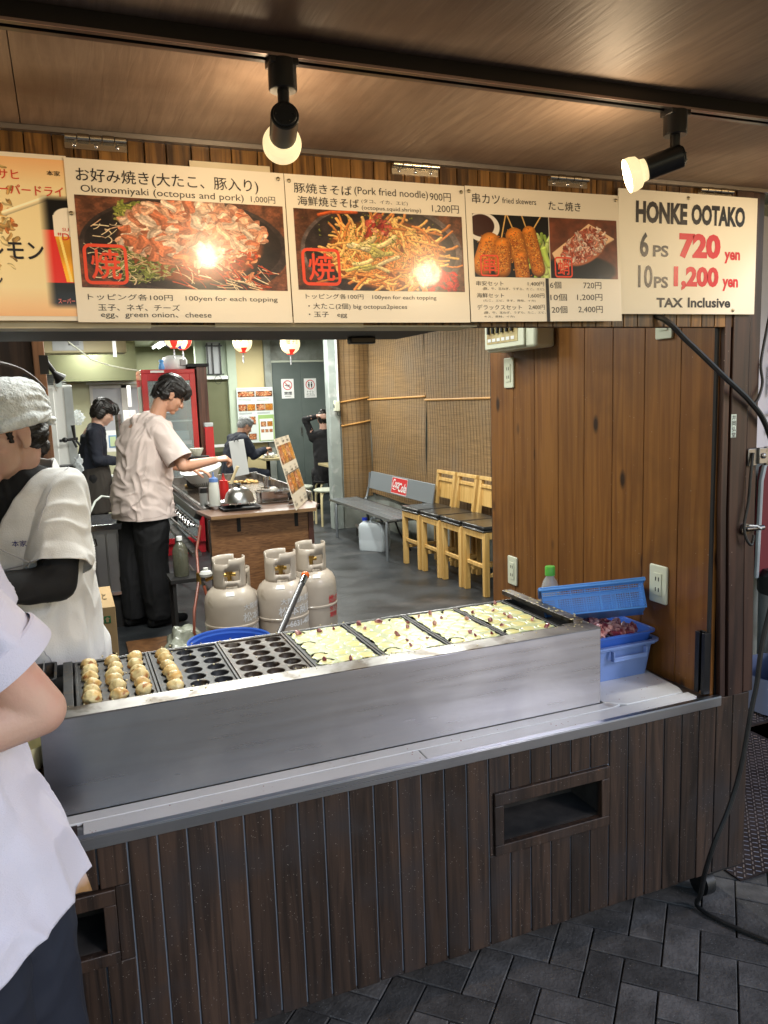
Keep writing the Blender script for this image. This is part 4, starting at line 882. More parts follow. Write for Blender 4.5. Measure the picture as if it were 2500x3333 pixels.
# orange tipped pole and blue tub behind the grill
pl = thing('tool_pole', 'grey metal pole with a round orange tip leaning behind the grill', 'pole', (0,0,0))
a, c = Vector((.775,1.10,.905)), Vector((.49,.66,.70)); d = (a-c).normalized()
b = B(); b.cyl(c, a-d*.035, .0105, n=16); part('shaft', b, mat('grey_tube', (.16,.16,.17), rough=.35, metal=.8), pl)
b = B(); b.cyl(a-d*.055, a-d*.012, .0122, n=16); part('collar', b, CHROME, pl); b = B(); b.ell(a,(.0155,.0155,.0155)); part('tip', b, ORANGE, pl)
bt = thing('blue_tub', 'rim of a round bright blue tub behind the grill', 'tub', (.428,.79,.535))
b = B(); b.lathe([(0,.0),(.10,.0),(.118,.20),(.128,.262),(.132,.266),(.130,.258),(.122,.25),(.11,.02),(0,.012)], n=48); part('tub_body', b, BLUEP, bt)
b = B(); b.lathe([(0,0),(.12,0),(.12,.534),(0,.534)], (.428,.79,0), 32); tag(part('barrel', b, BLACKM, None), 'dark barrel under the blue tub behind the counter', 'barrel')

# ------------------------------------------------------------------ electrics on the side wall
def outlet(y, z, lab, slots=2, w=.070, h=.118):
    t = thing('wall_outlet', lab, 'outlet', (1.652, y, z), group='outlets on the pine wall')
    b = B(); P = rrect(-w/2, w/2, -h/2, h/2, .006, 3); b.prism(P, -.008, 0, 'yz'); part('cover_plate', b, IVORY, t, bev=.0025)
    b = B(); b.bb(-.0105,-.0082,-.017,.017,-.035,.035); ins = part('insert', b, IVORY, t, bev=.001)
    for k in range(slots):
        zc = (k-(slots-1)/2)*.033; s = B()
        for yy in (-.0065,.0065): s.bb(-.0112,-.0106,yy-.0016,yy+.0016,zc-.006,zc+.006)
        part('socket_slot', s, BLACK, ins)
    return t
outlet(1.098, 1.622, 'ivory double outlet just below the breaker box'); outlet(1.085, .825, 'ivory double outlet low on the far left of the pine wall'); outlet(.232, .950, 'large ivory double outlet touching the corner of the blue basket', w=.076)
o = outlet(.227, 1.745, 'ivory switch plate half hidden behind the white price board', 1)
bx = thing('breaker_box', 'ivory breaker box with a row of black switches at the top of the pine wall', 'breaker box', (1.652,.965,1.79))
b = B(); b.bb(-.085,-.0,-.18,.17,-.088,.10); part('box_base', b, IVORY, bx, bev=.012)
b = B(); b.bb(-.094,-.0855,-.12,.165,-.078,.09); cv = part('cover', b, IVORY, bx, bev=.006)
b = B(); b.bb(-.0955,-.0945,-.08,.145,-.058,.07); wn = part('switch_window', b, mat('yellowed_panel', (.55,.47,.22), (.33,.22,.08), rough=.5, ns=20), cv)
for k in range(6): b = B(); b.bb(-.105,-.0957,.125-k*.034-.006,.125-k*.034+.006,-.020,.012); part('breaker_switch', b, BLACK, bx, bev=.001)
for k in range(6): b = B(); b.bb(-.0965,-.0957,.125-k*.034-.012,.125-k*.034+.012,-.05,-.038); part('circuit_label', b, WHITEP, bx)
# rail bracket standing at the right end
rb = thing('track_bracket', 'short black upright channel fixed to the wall at the right end of the counter', 'bracket', (0,0,0))
b = B(); b.bb(1.628,1.651,.050,.056,.672,.852); b.bb(1.628,1.651,.018,.024,.672,.852); b.bb(1.645,1.651,.024,.05,.672,.852); b.bb(1.628,1.633,.040,.05,.672,.852); b.bb(1.628,1.633,.024,.03,.672,.852); part('channel', b, mat('black_channel', (.02,.02,.022), rough=.35, metal=.4), rb, bev=.0006)
def cable(name, lab, pts, r, m=RUB, n=8, sub=5, cat='cable'):
    P = [Vector(p) for p in pts]; Q = []
    for i in range(len(P)-1):
        p0, p1, p2, p3 = P[max(i-1,0)], P[i], P[i+1], P[min(i+2,len(P)-1)]
        for k in range(sub):
            t = k/sub; Q.append(.5*((2*p1)+(p2-p0)*t+(2*p0-5*p1+4*p2-p3)*t*t+(3*p1-p0-3*p2+p3)*t**3))
    Q.append(P[-1]); b = B(); b.tube(Q, r, n); o = part(name, b, m, None); 
    if lab: tag(o, lab, cat)
    return o
cable('power_cable', 'thick black cable crossing the upper wall and the corner post', [(1.40,.22,1.77),(1.421,.0,1.727),(1.505,-.02,1.662),(1.62,-.028,1.572),(1.728,-.02,1.499),(1.80,-.01,1.43),(1.9,.02,1.28)], .0075)
cable('power_cable', 'thin black cable looping beside the post next to the pale banner', [(1.84,.02,1.78),(1.805,.01,1.671),(1.782,.0,1.60),(1.786,-.004,1.55),(1.765,-.012,1.51),(1.750,-.012,1.495)], .004)
cable('power_cable', 'long black cable hanging down the corner post and curling onto the pavers', [(1.752,-.012,1.36),(1.742,-.016,1.30),(1.737,-.016,1.227),(1.722,-.018,1.159),(1.730,-.022,1.119),(1.748,-.022,1.104),(1.757,-.02,1.13)], .004)
cable('power_cable', 'long black hose from the right edge down across the planks and curling onto the pavers', [(1.80,-.09,1.10),(1.745,-.1,.96),(1.714,-.1,.841),(1.701,-.1,.736),(1.683,-.1,.655),(1.654,-.1,.501),(1.616,-.1,.391),(1.568,-.1,.300),(1.555,-.08,.20),(1.60,-.02,.08),(1.63,.025,.018),(1.628,.005,.009),(1.640,-.05,.008),(1.695,-.176,.008),(1.78,-.33,.008)], .0068)
cable('power_cable', 'brown cable drooping into the opening from the upper left', [(-.5,.5,1.675),(-.20,.6,1.672),(-.12,.72,1.664),(-.075,.85,1.64),(-.045,1.0,1.605)], .0042, CABB)
# hardware on the post
hp = thing('hinge_plate', 'grey steel hinge plate with a bolt on the right edge of the corner post', 'hinge plate', (1.74,-.006,1.348))
b = B(); b.bb(0,.032,-.002,.002,-.025,.023); b.bb(.032,.062,-.010,.004,-.020,.024); b.bb(.062,.085,-.006,.004,-.026,.026); part('plate', b, STEELD, hp, bev=.0015)
b = B(); b.ell((.046,-.012,.002),(.008,.005,.008)); part('bolt_head', b, STEELD, hp)
hd = thing('rope_hook', 'steel rod and rope loop sticking out of the corner post', 'hook', (0,0,0))
b = B(); b.cyl((1.738,-.01,1.147),(1.80,-.012,1.147),.007); b.lathe([(.016,-.004),(.016,.004)], (1.738,-.008,1.147), 20, Euler((PI/2,0,0)).to_matrix(), True); part('rod', b, STEELD, hd)
b = B(); b.tube([(1.742,-.016,1.158),(1.768,-.02,1.155),(1.785,-.02,1.146)], .0025, 6); part('cord', b, WHITEP, hd)

# ================================================================== beyond the post on the right
cb = thing('checker_plate', 'brown steel checker plate lying on the pavers right of the stall', 'steel plate', (0,0,0))
b = B(); b.bb(1.846, 2.74, .066, .86, .0015, .0055); part('plate_sheet', b, TREAD, cb)
b = B()
for i in range(46):
    for j in range(38):
        x = 1.857+i*.0195; y = .078+j*.0205
        if x > 2.73: continue
        a = PI/4 if (i+j) % 2 else -PI/4; b.box((x,y,.0063), (.0165,.0042,.0018), (0,0,a), (.7,.4))
part('tread_pattern', b, TREADB, cb, smooth=False, kind='stuff')
cb2 = thing('checker_plate', 'second checker plate beyond the gap, further from the street', 'steel plate', (0,0,0))
b = B(); b.bb(1.846, 3.6, .90, 1.58, .0015, .0095); part('plate_sheet', b, TREAD, cb2)
b = B()
for i in range(34):
    for j in range(30): b.box((2.55+i*.0225,.92+j*.0215,.0103), (.0165,.0045,.0018), (0,0,PI/4 if (i+j) % 2 else -PI/4), (.7,.4))
part('tread_pattern', b, TREADB, cb2, smooth=False, kind='stuff')
bn = thing('shop_banner', 'pale pinkish cloth banner with black brush characters beyond the post', 'banner', (3.25,1.50,1.19))
b = B(); V = []; F = []
for j in range(13):
    for i in range(13): V.append((i*.055, -.012*math.sin(i*1.1)*(1-j/16), j*.10))
for j in range(12):
    for i in range(12): F.append((j*13+i, j*13+i+1, (j+1)*13+i+1, (j+1)*13+i))
b.add(V, F); part('cloth', b, mat('pink_white_cloth', (.72,.66,.68), rough=.8), bn, fix=False)
b = B()
for i, ch in enumerate('大阪本店味'): text(b, ch, .225, .42, .10+.20*i, .26+.20*i, -.02, .03)
part('lettering', b, INK, bn, smooth=False, fix=False)
rd = thing('red_stand', 'dark red folded panel standing behind the corner post', 'panel', (3.36,1.44,.52))
b = B(); P = [(0,0),(.5,0),(.5,.62),(.08,.62),(.03,.59),(.02,.52)]; b.prism(P, 0, .03); part('panel', b, mat('dark_red_cloth', (.16,.012,.02), rough=.6), rd, bev=.004)
b = B(); b.tube([(0.0,-.008,0),(.01,-.008,.52),(.03,-.008,.60),(.08,-.008,.63),(.5,-.008,.63)], .012, 8); part('frame_tube', b, LGREY, rd)
bi = thing('trash_bin', 'steel trash bin with black lid at the foot of the red panel', 'bin', (3.52,1.38,.03))
b = B(); b.lathe([(0,0),(.13,0),(.135,.40),(.0,.40)], n=32); part('bin_body', b, STEEL, bi); b = B(); b.lathe([(.138,.40),(.142,.41),(.142,.50),(.12,.53),(0,.53)], n=32); part('lid', b, BLACK, bi)
gt = thing('grey_tub', 'blue grey plastic tub upside down on the checker plate', 'tub', (3.06,1.06,.02))
b = B(); tub(b, -.13, .22, -.13, .2, 0, .15, -.03, .06, .004, -.002, .003); part('tub_body', b, mat('blue_grey_plastic', (.16,.18,.27), rough=.4), gt)

# ================================================================== INTERIOR FURNITURE
def area(name, loc, sx, sy, e, col=(1,1,.93), rot=(0,0,0), par=None):
    l = bpy.data.lights.new(name, 'AREA'); l.shape = 'RECTANGLE'; l.size = sx; l.size_y = sy; l.energy = e; l.color = col
    o = bpy.data.objects.new(name, l); COL.objects.link(o); o.location = loc; o.rotation_euler = rot
    if par: o.parent = par
    return o
TUBE_E = 42
for x, y, rz, lab in ((.6,2.4,0,'twin tube ceiling light above the gas cylinders'),(2.3,3.2,PI/2,'twin tube ceiling light above the chairs'),(1.1,4.9,PI/2,'twin tube ceiling light above the hot plate'),(.3,7.6,PI/2,'twin tube ceiling light over the kitchen'),(2.4,6.6,PI/2,'twin tube ceiling light over the aisle by the bench'),(2.7,9.4,0,'twin tube ceiling light before the double doors'),(1.45,10.9,PI/2,'far twin tube ceiling light right of the olive boxed wall'),(.38,9.5,PI/2,'twin tube ceiling light at the edge of the lintel'),(.55,1.0,0,'twin tube ceiling light above the takoyaki grill')):  # the one above the grill is added to brighten cook and side wall
    t = thing('ceiling_light', lab, 'ceiling light', (x,y,2.469), rz, 'fluorescent ceiling lights')
    b = B(); b.bb(-.62,.62,-.075,.075,-.035,0); part('fixture', b, WHITEP, t, bev=.004)
    for s in (-.04,.04): b = B(); b.cyl((-.59,s,-.052),(.59,s,-.052),.014,n=12); part('tube', b, TUBE, t)
    area('tube_light', (0,0,-.075), 1.15, .14, TUBE_E*(.38 if y < 1.5 else 1), par=t)

# chairs with black cushions
def chair():
    t = thing('bar_chair', '', 'chair')
    # local: front = -x, width along y (.355), depth x (.34)
    w, d = .352, .36
    for sx in (0,1):
        for sy in (-1,1):
            b = B()
            if sx == 0: b.bb(-.002,.042,sy*(w/2-.021)-.021,sy*(w/2-.021)+.021,0,.498)
            else: b.prism([(d-.042,0),(d,0),(d+.002,.50),(d+.045,.845),(d+.012,.85),(d-.038,.50)], sy*(w/2-.019)-.018, sy*(w/2-.019)+.018)
            part('leg', b, CHAIRW, t, bev=.004)
    b = B(); b.bb(.0,.022,-w/2+.042,w/2-.042,.445,.498); part('rail', b, CHAIRW, t, bev=.003)
    for sy in (-1,1): b = B(); b.bb(.042,d-.038,sy*(w/2-.016)-.013,sy*(w/2-.016)+.013,.445,.498); part('rail', b, CHAIRW, t, bev=.003)
    b = B(); b.bb(.012,.034,-w/2+.042,w/2-.042,.215,.245); part('stretcher', b, CHAIRW, t, bev=.003)
    for sy in (-1,1): b = B(); b.bb(.042,d-.04,sy*(w/2-.02)-.01,sy*(w/2-.02)+.01,.15,.18); part('stretcher', b, CHAIRW, t, bev=.003)
    b = B(); b.bb(-.012,d-.02,-w/2-.001,w/2+.001,.499,.516); b.bb(-.008,d-.02,-w/2+.002,w/2-.002,.516,.545); me = b.mesh('cushion'); part('cushion', b, LEATH, t, bev=.009)
    b = B(); b.prism([(d+.008,.60),(d+.022,.60),(d+.034,.76),(d+.020,.76)], -w/2+.037, w/2-.037); part('back_panel', b, CHAIRW, t, bev=.002)
    b = B(); b.prism([(d+.005,.755),(d+.035,.755),(d+.040,.785),(d+.008,.785)], -w/2+.037, w/2-.037); part('back_rail', b, CHAIRW, t, bev=.003)
    b = B(); b.prism([(d+.004,.822),(d+.042,.820),(d+.046,.85),(d+.010,.853)], -w/2, w/2); part('back_rail', b, CHAIRW, t, bev=.004)
    return t
c0 = chair(); labs = ['nearest of the beech chairs with black cushion, cut by the pine wall','second beech chair from the pine wall','third beech chair from the pine wall','beech chair right beside the grey bench']
for k, (x, y) in enumerate([(2.860,3.665),(2.848,4.035),(2.835,4.41),(2.822,4.785)]):
    c = c0 if k == 0 else dup(c0); c.location = (x,y,0); c.rotation_euler = (0,0,rng.normal(0,.01)); c['label'] = labs[k]; c['group'] = 'beech chairs in a row'
    if k: c['category'] = 'chair'
# bench with the red drink sign
bn = thing('metal_bench', 'grey metal slatted bench with a red Coca-Cola sign on its backrest', 'bench', (0,0,0))
for i in range(4): b = B(); x0 = 2.735+i*.083; b.bb(x0, x0+.073, 5.06, 6.86, .385, .405); part('seat_slat', b, BENCHP, bn, bev=.003)
for x0 in (2.7295, 3.062): b = B(); b.bb(x0, x0+.005, 5.055, 6.865, .383, .409); part('seat_trim', b, CHROME, bn)
for y in (5.14, 6.62):
    b = B(); b.tube([(2.72,y-.03,0),(2.722,y-.02,.30),(2.735,y,.365),(2.80,y,.378),(3.02,y,.378),(3.06,y,.36),(3.10,y+.01,.30),(3.13,y+.02,0)], .0155, 10); part('leg', b, BENCHP, bn)
    b = B(); b.tube([(3.06,y,.378),(3.10,y,.42),(3.135,y,.56),(3.15,y,.70)], .014, 8); part('back_support', b, BENCHP, bn)
b = B(); b.tube([(3.0,5.2,.06),(2.95,5.35,.22),(2.95,5.5,.37)], .009, 8); part('brace', b, BLACKM, bn)
b = B(); b.prism([(3.098,.535),(3.112,.535),(3.142,.722),(3.128,.722)], 4.90, 6.53); b.v = [(a,y,z) for a,y,z in b.v]; bp_ = part('back_board', b, mat('bench_back_grey', (.22,.245,.27), rough=.35, metal=.2), bn, bev=.004)
def bw(u, v, off): # u: 0 left..1 right as seen ; v 0 bottom..1 top ; on the slanted board
    y = 5.90-.40*u; z = .548+.165*v; x = 3.098+(z-.535)*.160-off; return (x, y, z)
def fb(x, y, z): return bw(x, z, .0035)
b = B(); g_ = [bw(u/8, v, .002) for v in (0,1) for u in range(9)]; b.add(g_, [(i,i+1,i+10,i+9) for i in range(8)]); sg = part('drink_sign', b, mat('sign_red', (.62,.02,.03), rough=.3), bn, fix=False)
b = B(); text(b, 'Coca', .07, .52, .36, .90, 0, .02, .35, fb); text(b, 'Cola', .46, .96, .16, .72, 0, .02, .35, fb); part('lettering', b, WHITEP, sg, smooth=False, fix=False)
b = B(); b.tube([fb(.10,0,.30),fb(.22,0,.22),fb(.36,0,.30),fb(.50,0,.42)], .003, 6); part('swash', b, WHITEP, sg)
b = B()
for u0,v0,u1,v1 in ((0,0,1,.03),(0,.97,1,1),(0,0,.015,1),(.985,0,1,1)): b.add([bw(u0,v0,.0028),bw(u1,v0,.0028),bw(u1,v1,.0028),bw(u0,v1,.0028)],[(0,1,2,3)])
part('border', b, WHITEP, sg, smooth=False, fix=False)
# water jug
jg = thing('water_jug', 'translucent bluish water jug with a blue cap under the bench', 'jug', (2.83,5.72,0), math.radians(-48))
b = B(); P = rrect(-.15,.15,-.09,.09,.04); rings = [(.96,.0),(1,.02),(1,.10),(.985,.11),(1,.12),(1,.23),(.985,.24),(.93,.268),(.75,.285)]; V = []; n = len(P)
for s, z in rings: V += [(p[0]*s, p[1]*s, z) for p in P]
F = [(j*n+i, j*n+(i+1)%n, (j+1)*n+(i+1)%n, (j+1)*n+i) for j in range(len(rings)-1) for i in range(n)]+[tuple(range(n))[::-1], tuple((len(rings)-1)*n+i for i in range(n))]
b.add(V, F); b.cyl((-.105,0,.275),(-.105,0,.305),.024); part('jug_body', b, MILKY, jg)
b = B(); b.tube([(-.04,0,.28),(-.03,0,.325),(.06,0,.33),(.10,0,.28)], .014, 10); part('handle', b, MILKY, jg); b = B(); b.cyl((-.105,0,.298),(-.105,0,.325),.028); part('cap', b, mat('royal_blue_cap', (.02,.05,.5), rough=.4), jg)
pp = thing('floor_pipe', 'bent pipe and dark block on the floor under the far end of the bench', 'pipe', (0,0,0))
b = B(); b.tube([(3.0,6.1,.05),(2.95,6.15,.10),(2.92,6.35,.10),(2.95,6.6,.12)], .018, 8); part('pipe', b, STEELD, pp); b = B(); b.bb(2.95,3.2,6.3,6.6,0,.10); part('block', b, BLACKM, pp)

# bamboo blinds
def blind(lab, p0, p1, z0, z1, skew, bandz, sd, seed):
    t = thing('bamboo_blind', lab, 'blind', (p0[0],p0[1],0), group='bamboo blinds on the right')
    U = Vector((p1[0]-p0[0], p1[1]-p0[1], 0)); L = U.length; U.normalize(); Nn = Vector((-U.y,U.x,0))*sd; b = B(); V = []; nx, nz = 40, 60
    for j in range(nz+1):
        for i in range(nx+1):
            u, v = i/nx, j/nz; wv = .012*math.sin(u*7+seed)+.010*math.sin(v*9+u*3+seed); x = u*L+.02*math.sin(v*5+seed)*(u-.5)
            V.append(U*x+Nn*(wv+.012)+Vector((0,0,z0+(z1-z0)*v+.02*math.sin(u*4+seed)*(1-v))))
    b.add(V, [(j*(nx+1)+i, j*(nx+1)+i+1, (j+1)*(nx+1)+i+1, (j+1)*(nx+1)+i) for j in range(nz) for i in range(nx)]); part('blind_sheet', b, BAMB, t, fix=False)
    b = B(); k = int(L/.058)
    for i in range(k+1):
        u = (i+.4)/(k+.8); pts = []
        for j in range(0, 21): v = j/20; wv = .012*math.sin(u*7+seed)+.010*math.sin(v*9+u*3+seed); pts.append(U*(u*L+.02*math.sin(v*5+seed)*(u-.5)+.004*math.sin(v*13+i))+Nn*(wv+.0145)+Vector((0,0,z0+(z1-z0)*v)))
        b.tube(pts, .0013, 4, False)
    part('cord', b, mat('dark_cord', (.05,.025,.012), rough=.8), t, kind='stuff')
    for bz in bandz:
        b = B(); pts = [U*(i/12*L)+Nn*(.012*math.sin(i/12*7+seed)+.020+.010*math.sin(((bz-z0)/(z1-z0))*9+i/4+seed))+Vector((0,0,bz+skew*(i/12-.5))) for i in range(13)]
        b.tube(pts, .0105, 6); part('bamboo_slat', b, BAMS, t)
blind('bamboo blind nearest the pine wall with a faint red and green pattern', (3.385,5.545), (3.385,3.2), .42, 2.30, .01, (1.50,), -1, 1.)
blind('bamboo blind behind the grey bench', (3.375,7.09), (3.375,5.56), .40, 2.30, .02, (1.52,), -1, 2.6)
blind('dark bamboo blind on the short return wall beside the grey pillar', (2.995,7.11), (3.37,7.11), .35, 2.45, .05, (1.515,1.24), -1, 4.)
b = B(); b.bb(3.388,3.399,5.53,5.575,.40,2.3); tag(part('gap_shadow_board', b, BLACKM, None), 'black strip painting the shade in the gap between two bamboo blinds', 'painted shade strip')  # black strip added as painted shade between the blinds
# pillar, pipe and meter
pi_ = thing('grey_pillar', 'pale grey green pillar between the doors and the bamboo blinds', 'pillar', (0,0,0))
b = B(); b.bb(2.86,2.985,7.10,7.24,0,2.47); part('shaft', b, mat('pillar_paint', (.36,.41,.385), (.28,.32,.30), rough=.6, ns=6, dirt=((.5,.52,.5),9,.56,.72)), pi_, bev=.006)
b = B(); b.cyl((2.965,7.08,1.50),(2.965,7.08,2.46),.013,n=12); part('conduit', b, WHITEP, pi_)
b = B(); b.bb(2.90,2.962,7.02,7.075,1.39,1.51); m_ = part('switch_box', b, IVORY, pi_, bev=.006); b = B(); b.bb(2.897,2.9,7.03,7.06,1.43,1.47); part('switch_face', b, BLACK, m_)
b = B(); b.tube([(2.93,7.05,1.39),(2.94,7.04,1.34),(2.97,7.04,1.33),(2.975,7.05,1.40)], .004, 6); part('lead', b, RUB, pi_)
# round stool and others
def stool(lab, loc, top=WHITEP):
    t = thing('round_stool', lab, 'stool', loc); b = B(); b.lathe([(0,.445),(.165,.445),(.175,.438),(.175,.425),(.165,.415),(0,.415)], n=36); part('seat', b, top, t)
    for k in range(4):
        a = PI/4+k*PI/2; c, s = math.cos(a), math.sin(a); b = B(); b.tube([(c*.08,s*.08,.405),(c*.135,s*.135,.40),(c*.165,s*.165,.36),(c*.175,s*.175,.2),(c*.18,s*.18,0)], .014, 8); part('leg', b, mat('birch', (.58,.50,.28), rough=.45), t)
    return t
stool('pale round stool standing in front of the grey pillar', (2.93,7.52,0), mat('stool_seat', (.58,.60,.48), (.40,.42,.34), rough=.45, ns=9))
stool('second round stool behind, partly hidden by the hot plate cart', (2.72,8.05,0), mat('stool_seat', (.5,.5,.4)))

# double doors with notices
dr = thing('double_door', 'grey green double doors with a no smoking and a toilet notice', 'door', (3.04,10.49,0))
for k in range(2):
    b = B(); b.bb(.012+k*.462, .472+k*.460, 0, .035, .01, 2.11); lf = part('door_leaf', b, DOORG, dr, bev=.002)
b = B(); b.bb(.44,.455,-.02,0,.98,1.10); part('handle', b, STEELD, lf)
b = B(); b.bb(-.025,.010,-.015,.02,0,2.145); b.bb(.936,.97,-.015,.02,0,2.145); b.bb(.010,.936,-.0148,.02,2.114,2.145); part('door_frame', b, mat('door_frame', (.52,.56,.46), rough=.5), dr)
def ring(b, cx, cz, r, w, y, n=28):
    V = [(cx+q*math.cos(2*PI*i/n), y, cz+q*math.sin(2*PI*i/n)) for q in (r, r-w) for i in range(n)]; b.add(V, [(i,(i+1)%n,n+(i+1)%n,n+i) for i in range(n)])
def notice(x, lab, kind):
    t = thing('door_notice', lab, 'notice', (x, 10.478, 1.557)); w, h = .200, .302
    b = B(); b.bb(0,w,0,.004,0,h); part('card', b, WHITEP, t)
    b = B(); ring(b, w/2, .205, .075, .012, -.001)
    if kind == 0: b.add([(w/2-.055,-.001,.252),(w/2-.047,-.001,.260),(w/2+.055,-.001,.158),(w/2+.047,-.001,.150)],[(0,1,2,3)])
    part('red_symbol', b, REDINK, t, smooth=False, fix=False); b = B()
    if kind == 0:
        b.bb(w/2-.045,w/2+.04,-.0015,-.001,.198,.210); b.bb(w/2-.02,w/2+.05,-.0015,-.001,.178,.184); text(b,'禁煙',.04,.165,.055,.105,-.0012,.05); b.bb(.05,.15,-.0015,-.001,.03,.036)
    else:
        for s in (-.022,.022): ring(b, w/2+s, .238, .010, .0095, -.0012); b.bb(w/2+s-.012,w/2+s+.012,-.0016,-.001,.185,.224); b.bb(w/2+s-.008,w/2+s+.008,-.0015,-.001,.158,.186)
        text(b,'トイレ',.045,.155,.08,.112,-.0012,.04); text(b,'ありません',.035,.165,.045,.068,-.0012,.03); b.bb(.03,.17,-.0015,-.001,.025,.03)
    part('black_symbol', b, INK, t, smooth=False, fix=False)
notice(3.193, 'white no smoking notice on the left door leaf', 0); notice(3.562, 'white no toilet notice with two figures on the right door leaf', 1)
# menu posters on the cream wall
pb = thing('menu_poster', 'wall board of small menu photos behind the seated old man', 'poster', (2.46,10.36,.90))
b = B(); b.bb(0,.56,0,.02,.0,.84); part('poster_sheet', b, mat('poster_white', (.62,.68,.66), rough=.4), pb)
b = B(); b.bb(.31,.555,-.004,0,.02,.42); part('green_sheet', b, mat('poster_green', (.30,.45,.16), rough=.5), pb); b = B(); b.bb(.33,.535,-.006,-.004,.03,.36); part('white_field', b, WHITEP, pb)
for i, (x, z, w_, h_) in enumerate([(.015,.70,.26,.085),(.29,.70,.26,.085),(.015,.49,.13,.10),(.15,.49,.125,.10),(.29,.49,.13,.10),(.425,.49,.125,.10),(.02,.28,.12,.12),(.15,.28,.12,.12),(.02,.05,.12,.09),(.15,.05,.12,.09),(.345,.24,.085,.08),(.445,.24,.085,.08),(.345,.15,.05,.05),(.41,.15,.05,.05),(.475,.15,.05,.05)]):
    picture('menu_photo', pic_dish(60, 40, 1 if i in (3,5,11) else 0), x, x+w_, z, z+h_, -.0065, pb, .2)
b = B()
for r_ in (.815,.66,.64,.455,.44): 
    for c_ in (.02,.30): b.bb(c_,c_+.2,-.0015,-.001,r_,r_+.006)
part('fine_print', b, mat('grey_ink', (.2,.2,.22)), pb)
# tables at the back
for nm, lab, x0, x1, y0, y1, z in (('table','wooden table edge where the old man eats',2.58,2.98,9.3,10.1,.72),('table','low table edge in front of the woman in black at the grey pillar',3.06,3.7,7.75,8.3,.70)):
    t = thing(nm, lab, 'table', (0,0,0)); b = B(); b.bb(x0,x1,y0,y1,z-.03,z); part('tabletop', b, mat('table_wood', (.46,.38,.2), rough=.4), t, bev=.004)
    for lx in (x0+.15,): b = B(); b.cyl((lx,(y0+y1)/2,0),(lx,(y0+y1)/2,z-.03),.03); part('pedestal', b, BLACKM, t)
t = thing('beer_glass', 'small glass of yellow beer beside the old man', 'glass', (2.86,9.55,.72)); b = B(); b.lathe([(0,0),(.028,0),(.034,.12),(.031,.12),(.026,.01),(0,.01)]); part('glass_wall', b, CLEARP, t); b = B(); b.lathe([(0,.011),(.025,.011),(.030,.10),(0,.10)]); part('beer', b, mat('beer', (.75,.5,.08), rough=.2), t)
t = thing('paper_napkin', 'crumpled white paper in front of the old man', 'napkin', (2.70,9.5,.72)); b = B(); b.ell((0,0,.03),(.10,.05,.035),fn=lambda p: p*(1+.4*math.sin(p.x*90)*math.cos(p.z*120))); part('crumpled_paper', b, WHITEP, t)
# lanterns
def lantern(lab, x, y, zb, R_, four=0, rz=0):
    t = thing('paper_lantern', lab, 'lantern', (x,y,zb), rz, 'paper lanterns under the ceiling')
    prof = [(.32,.0),(.34,.07),(.6,.22),(.85,.48),(.98,.85),(1,1.1),(.95,1.4),(.72,1.8),(.42,2.05)]
    def strip(a0, a1, p0, p1, m, nm):
        b = B(); b.lathe([(r*R_*(1+(.004 if nm != 'paper' else 0)), z*R_) for r, z in prof[p0:p1]], n=12 if a1-a0 < 6 else 36, a0=a0, a1=a1); return part(nm, b, m, t, fix=False)
    if four:
        for k in range(8): strip(k*PI/4, (k+1)*PI/4, 1, 9, [LANT, LANTR, LANT, LANTB][k % 4], 'paper')
    else:
        strip(0, 2*PI, 1, 9, LANT, 'paper')
        for k in range(3): strip(-2.0+k*2.1, -1.2+k*2.1, 1, 4, LANTR, 'red_band')
    b = B(); b.lathe([(0,.0),(.34*R_,.0),(.36*R_,.12*R_),(0,.12*R_)], n=24); part('bottom_ring', b, LANTR, t)
    b = B(); b.lathe([(0,2.02*R_),(.42*R_,2.02*R_),(.42*R_,2.15*R_),(0,2.15*R_)], n=24); part('top_ring', b, LANTR, t)
    b = B(); b.cyl((0,0,-.085),(0,0,0),.0065,n=8); part('tassel', b, mat('tassel', (.25,.27,.32), (.6,.6,.6), rough=.7, ns=60), t)
    b = B(); b.cyl((0,0,2.15*R_),(0,0,2.465-zb),.002,n=6); part('hanging_wire', b, BLACKM, t)
    if not four:
        b = B()
        for s, a in (('ミナミ',-PI/2+.05),('大阪',-PI/2-.75)): text(b, s, -.5*R_, .5*R_, .95*R_, 1.35*R_, 0, .02, 0, lambda x, y, z, a=a: ((R_*1.01)*math.cos(a+x/R_), (R_*1.01)*math.sin(a+x/R_), z))
        part('lettering', b, mat('lantern_ink', (.3,.15,.06)), t, smooth=False, fix=False)
lantern('cream lantern with red bottom nearest the cream wall', 1.436, 5.0, 1.945, .08); lantern('cream lantern with red bottom hanging before the double doors', 1.845, 5.0, 1.925, .085)
lantern('red, white and blue lantern hanging above the rice cooker', .875, 5.0, 1.985, .085, 1, .3); lantern('red and white lantern partly behind the striped one', 1.03, 5.6, 2.01, .085, 1, 1.2)
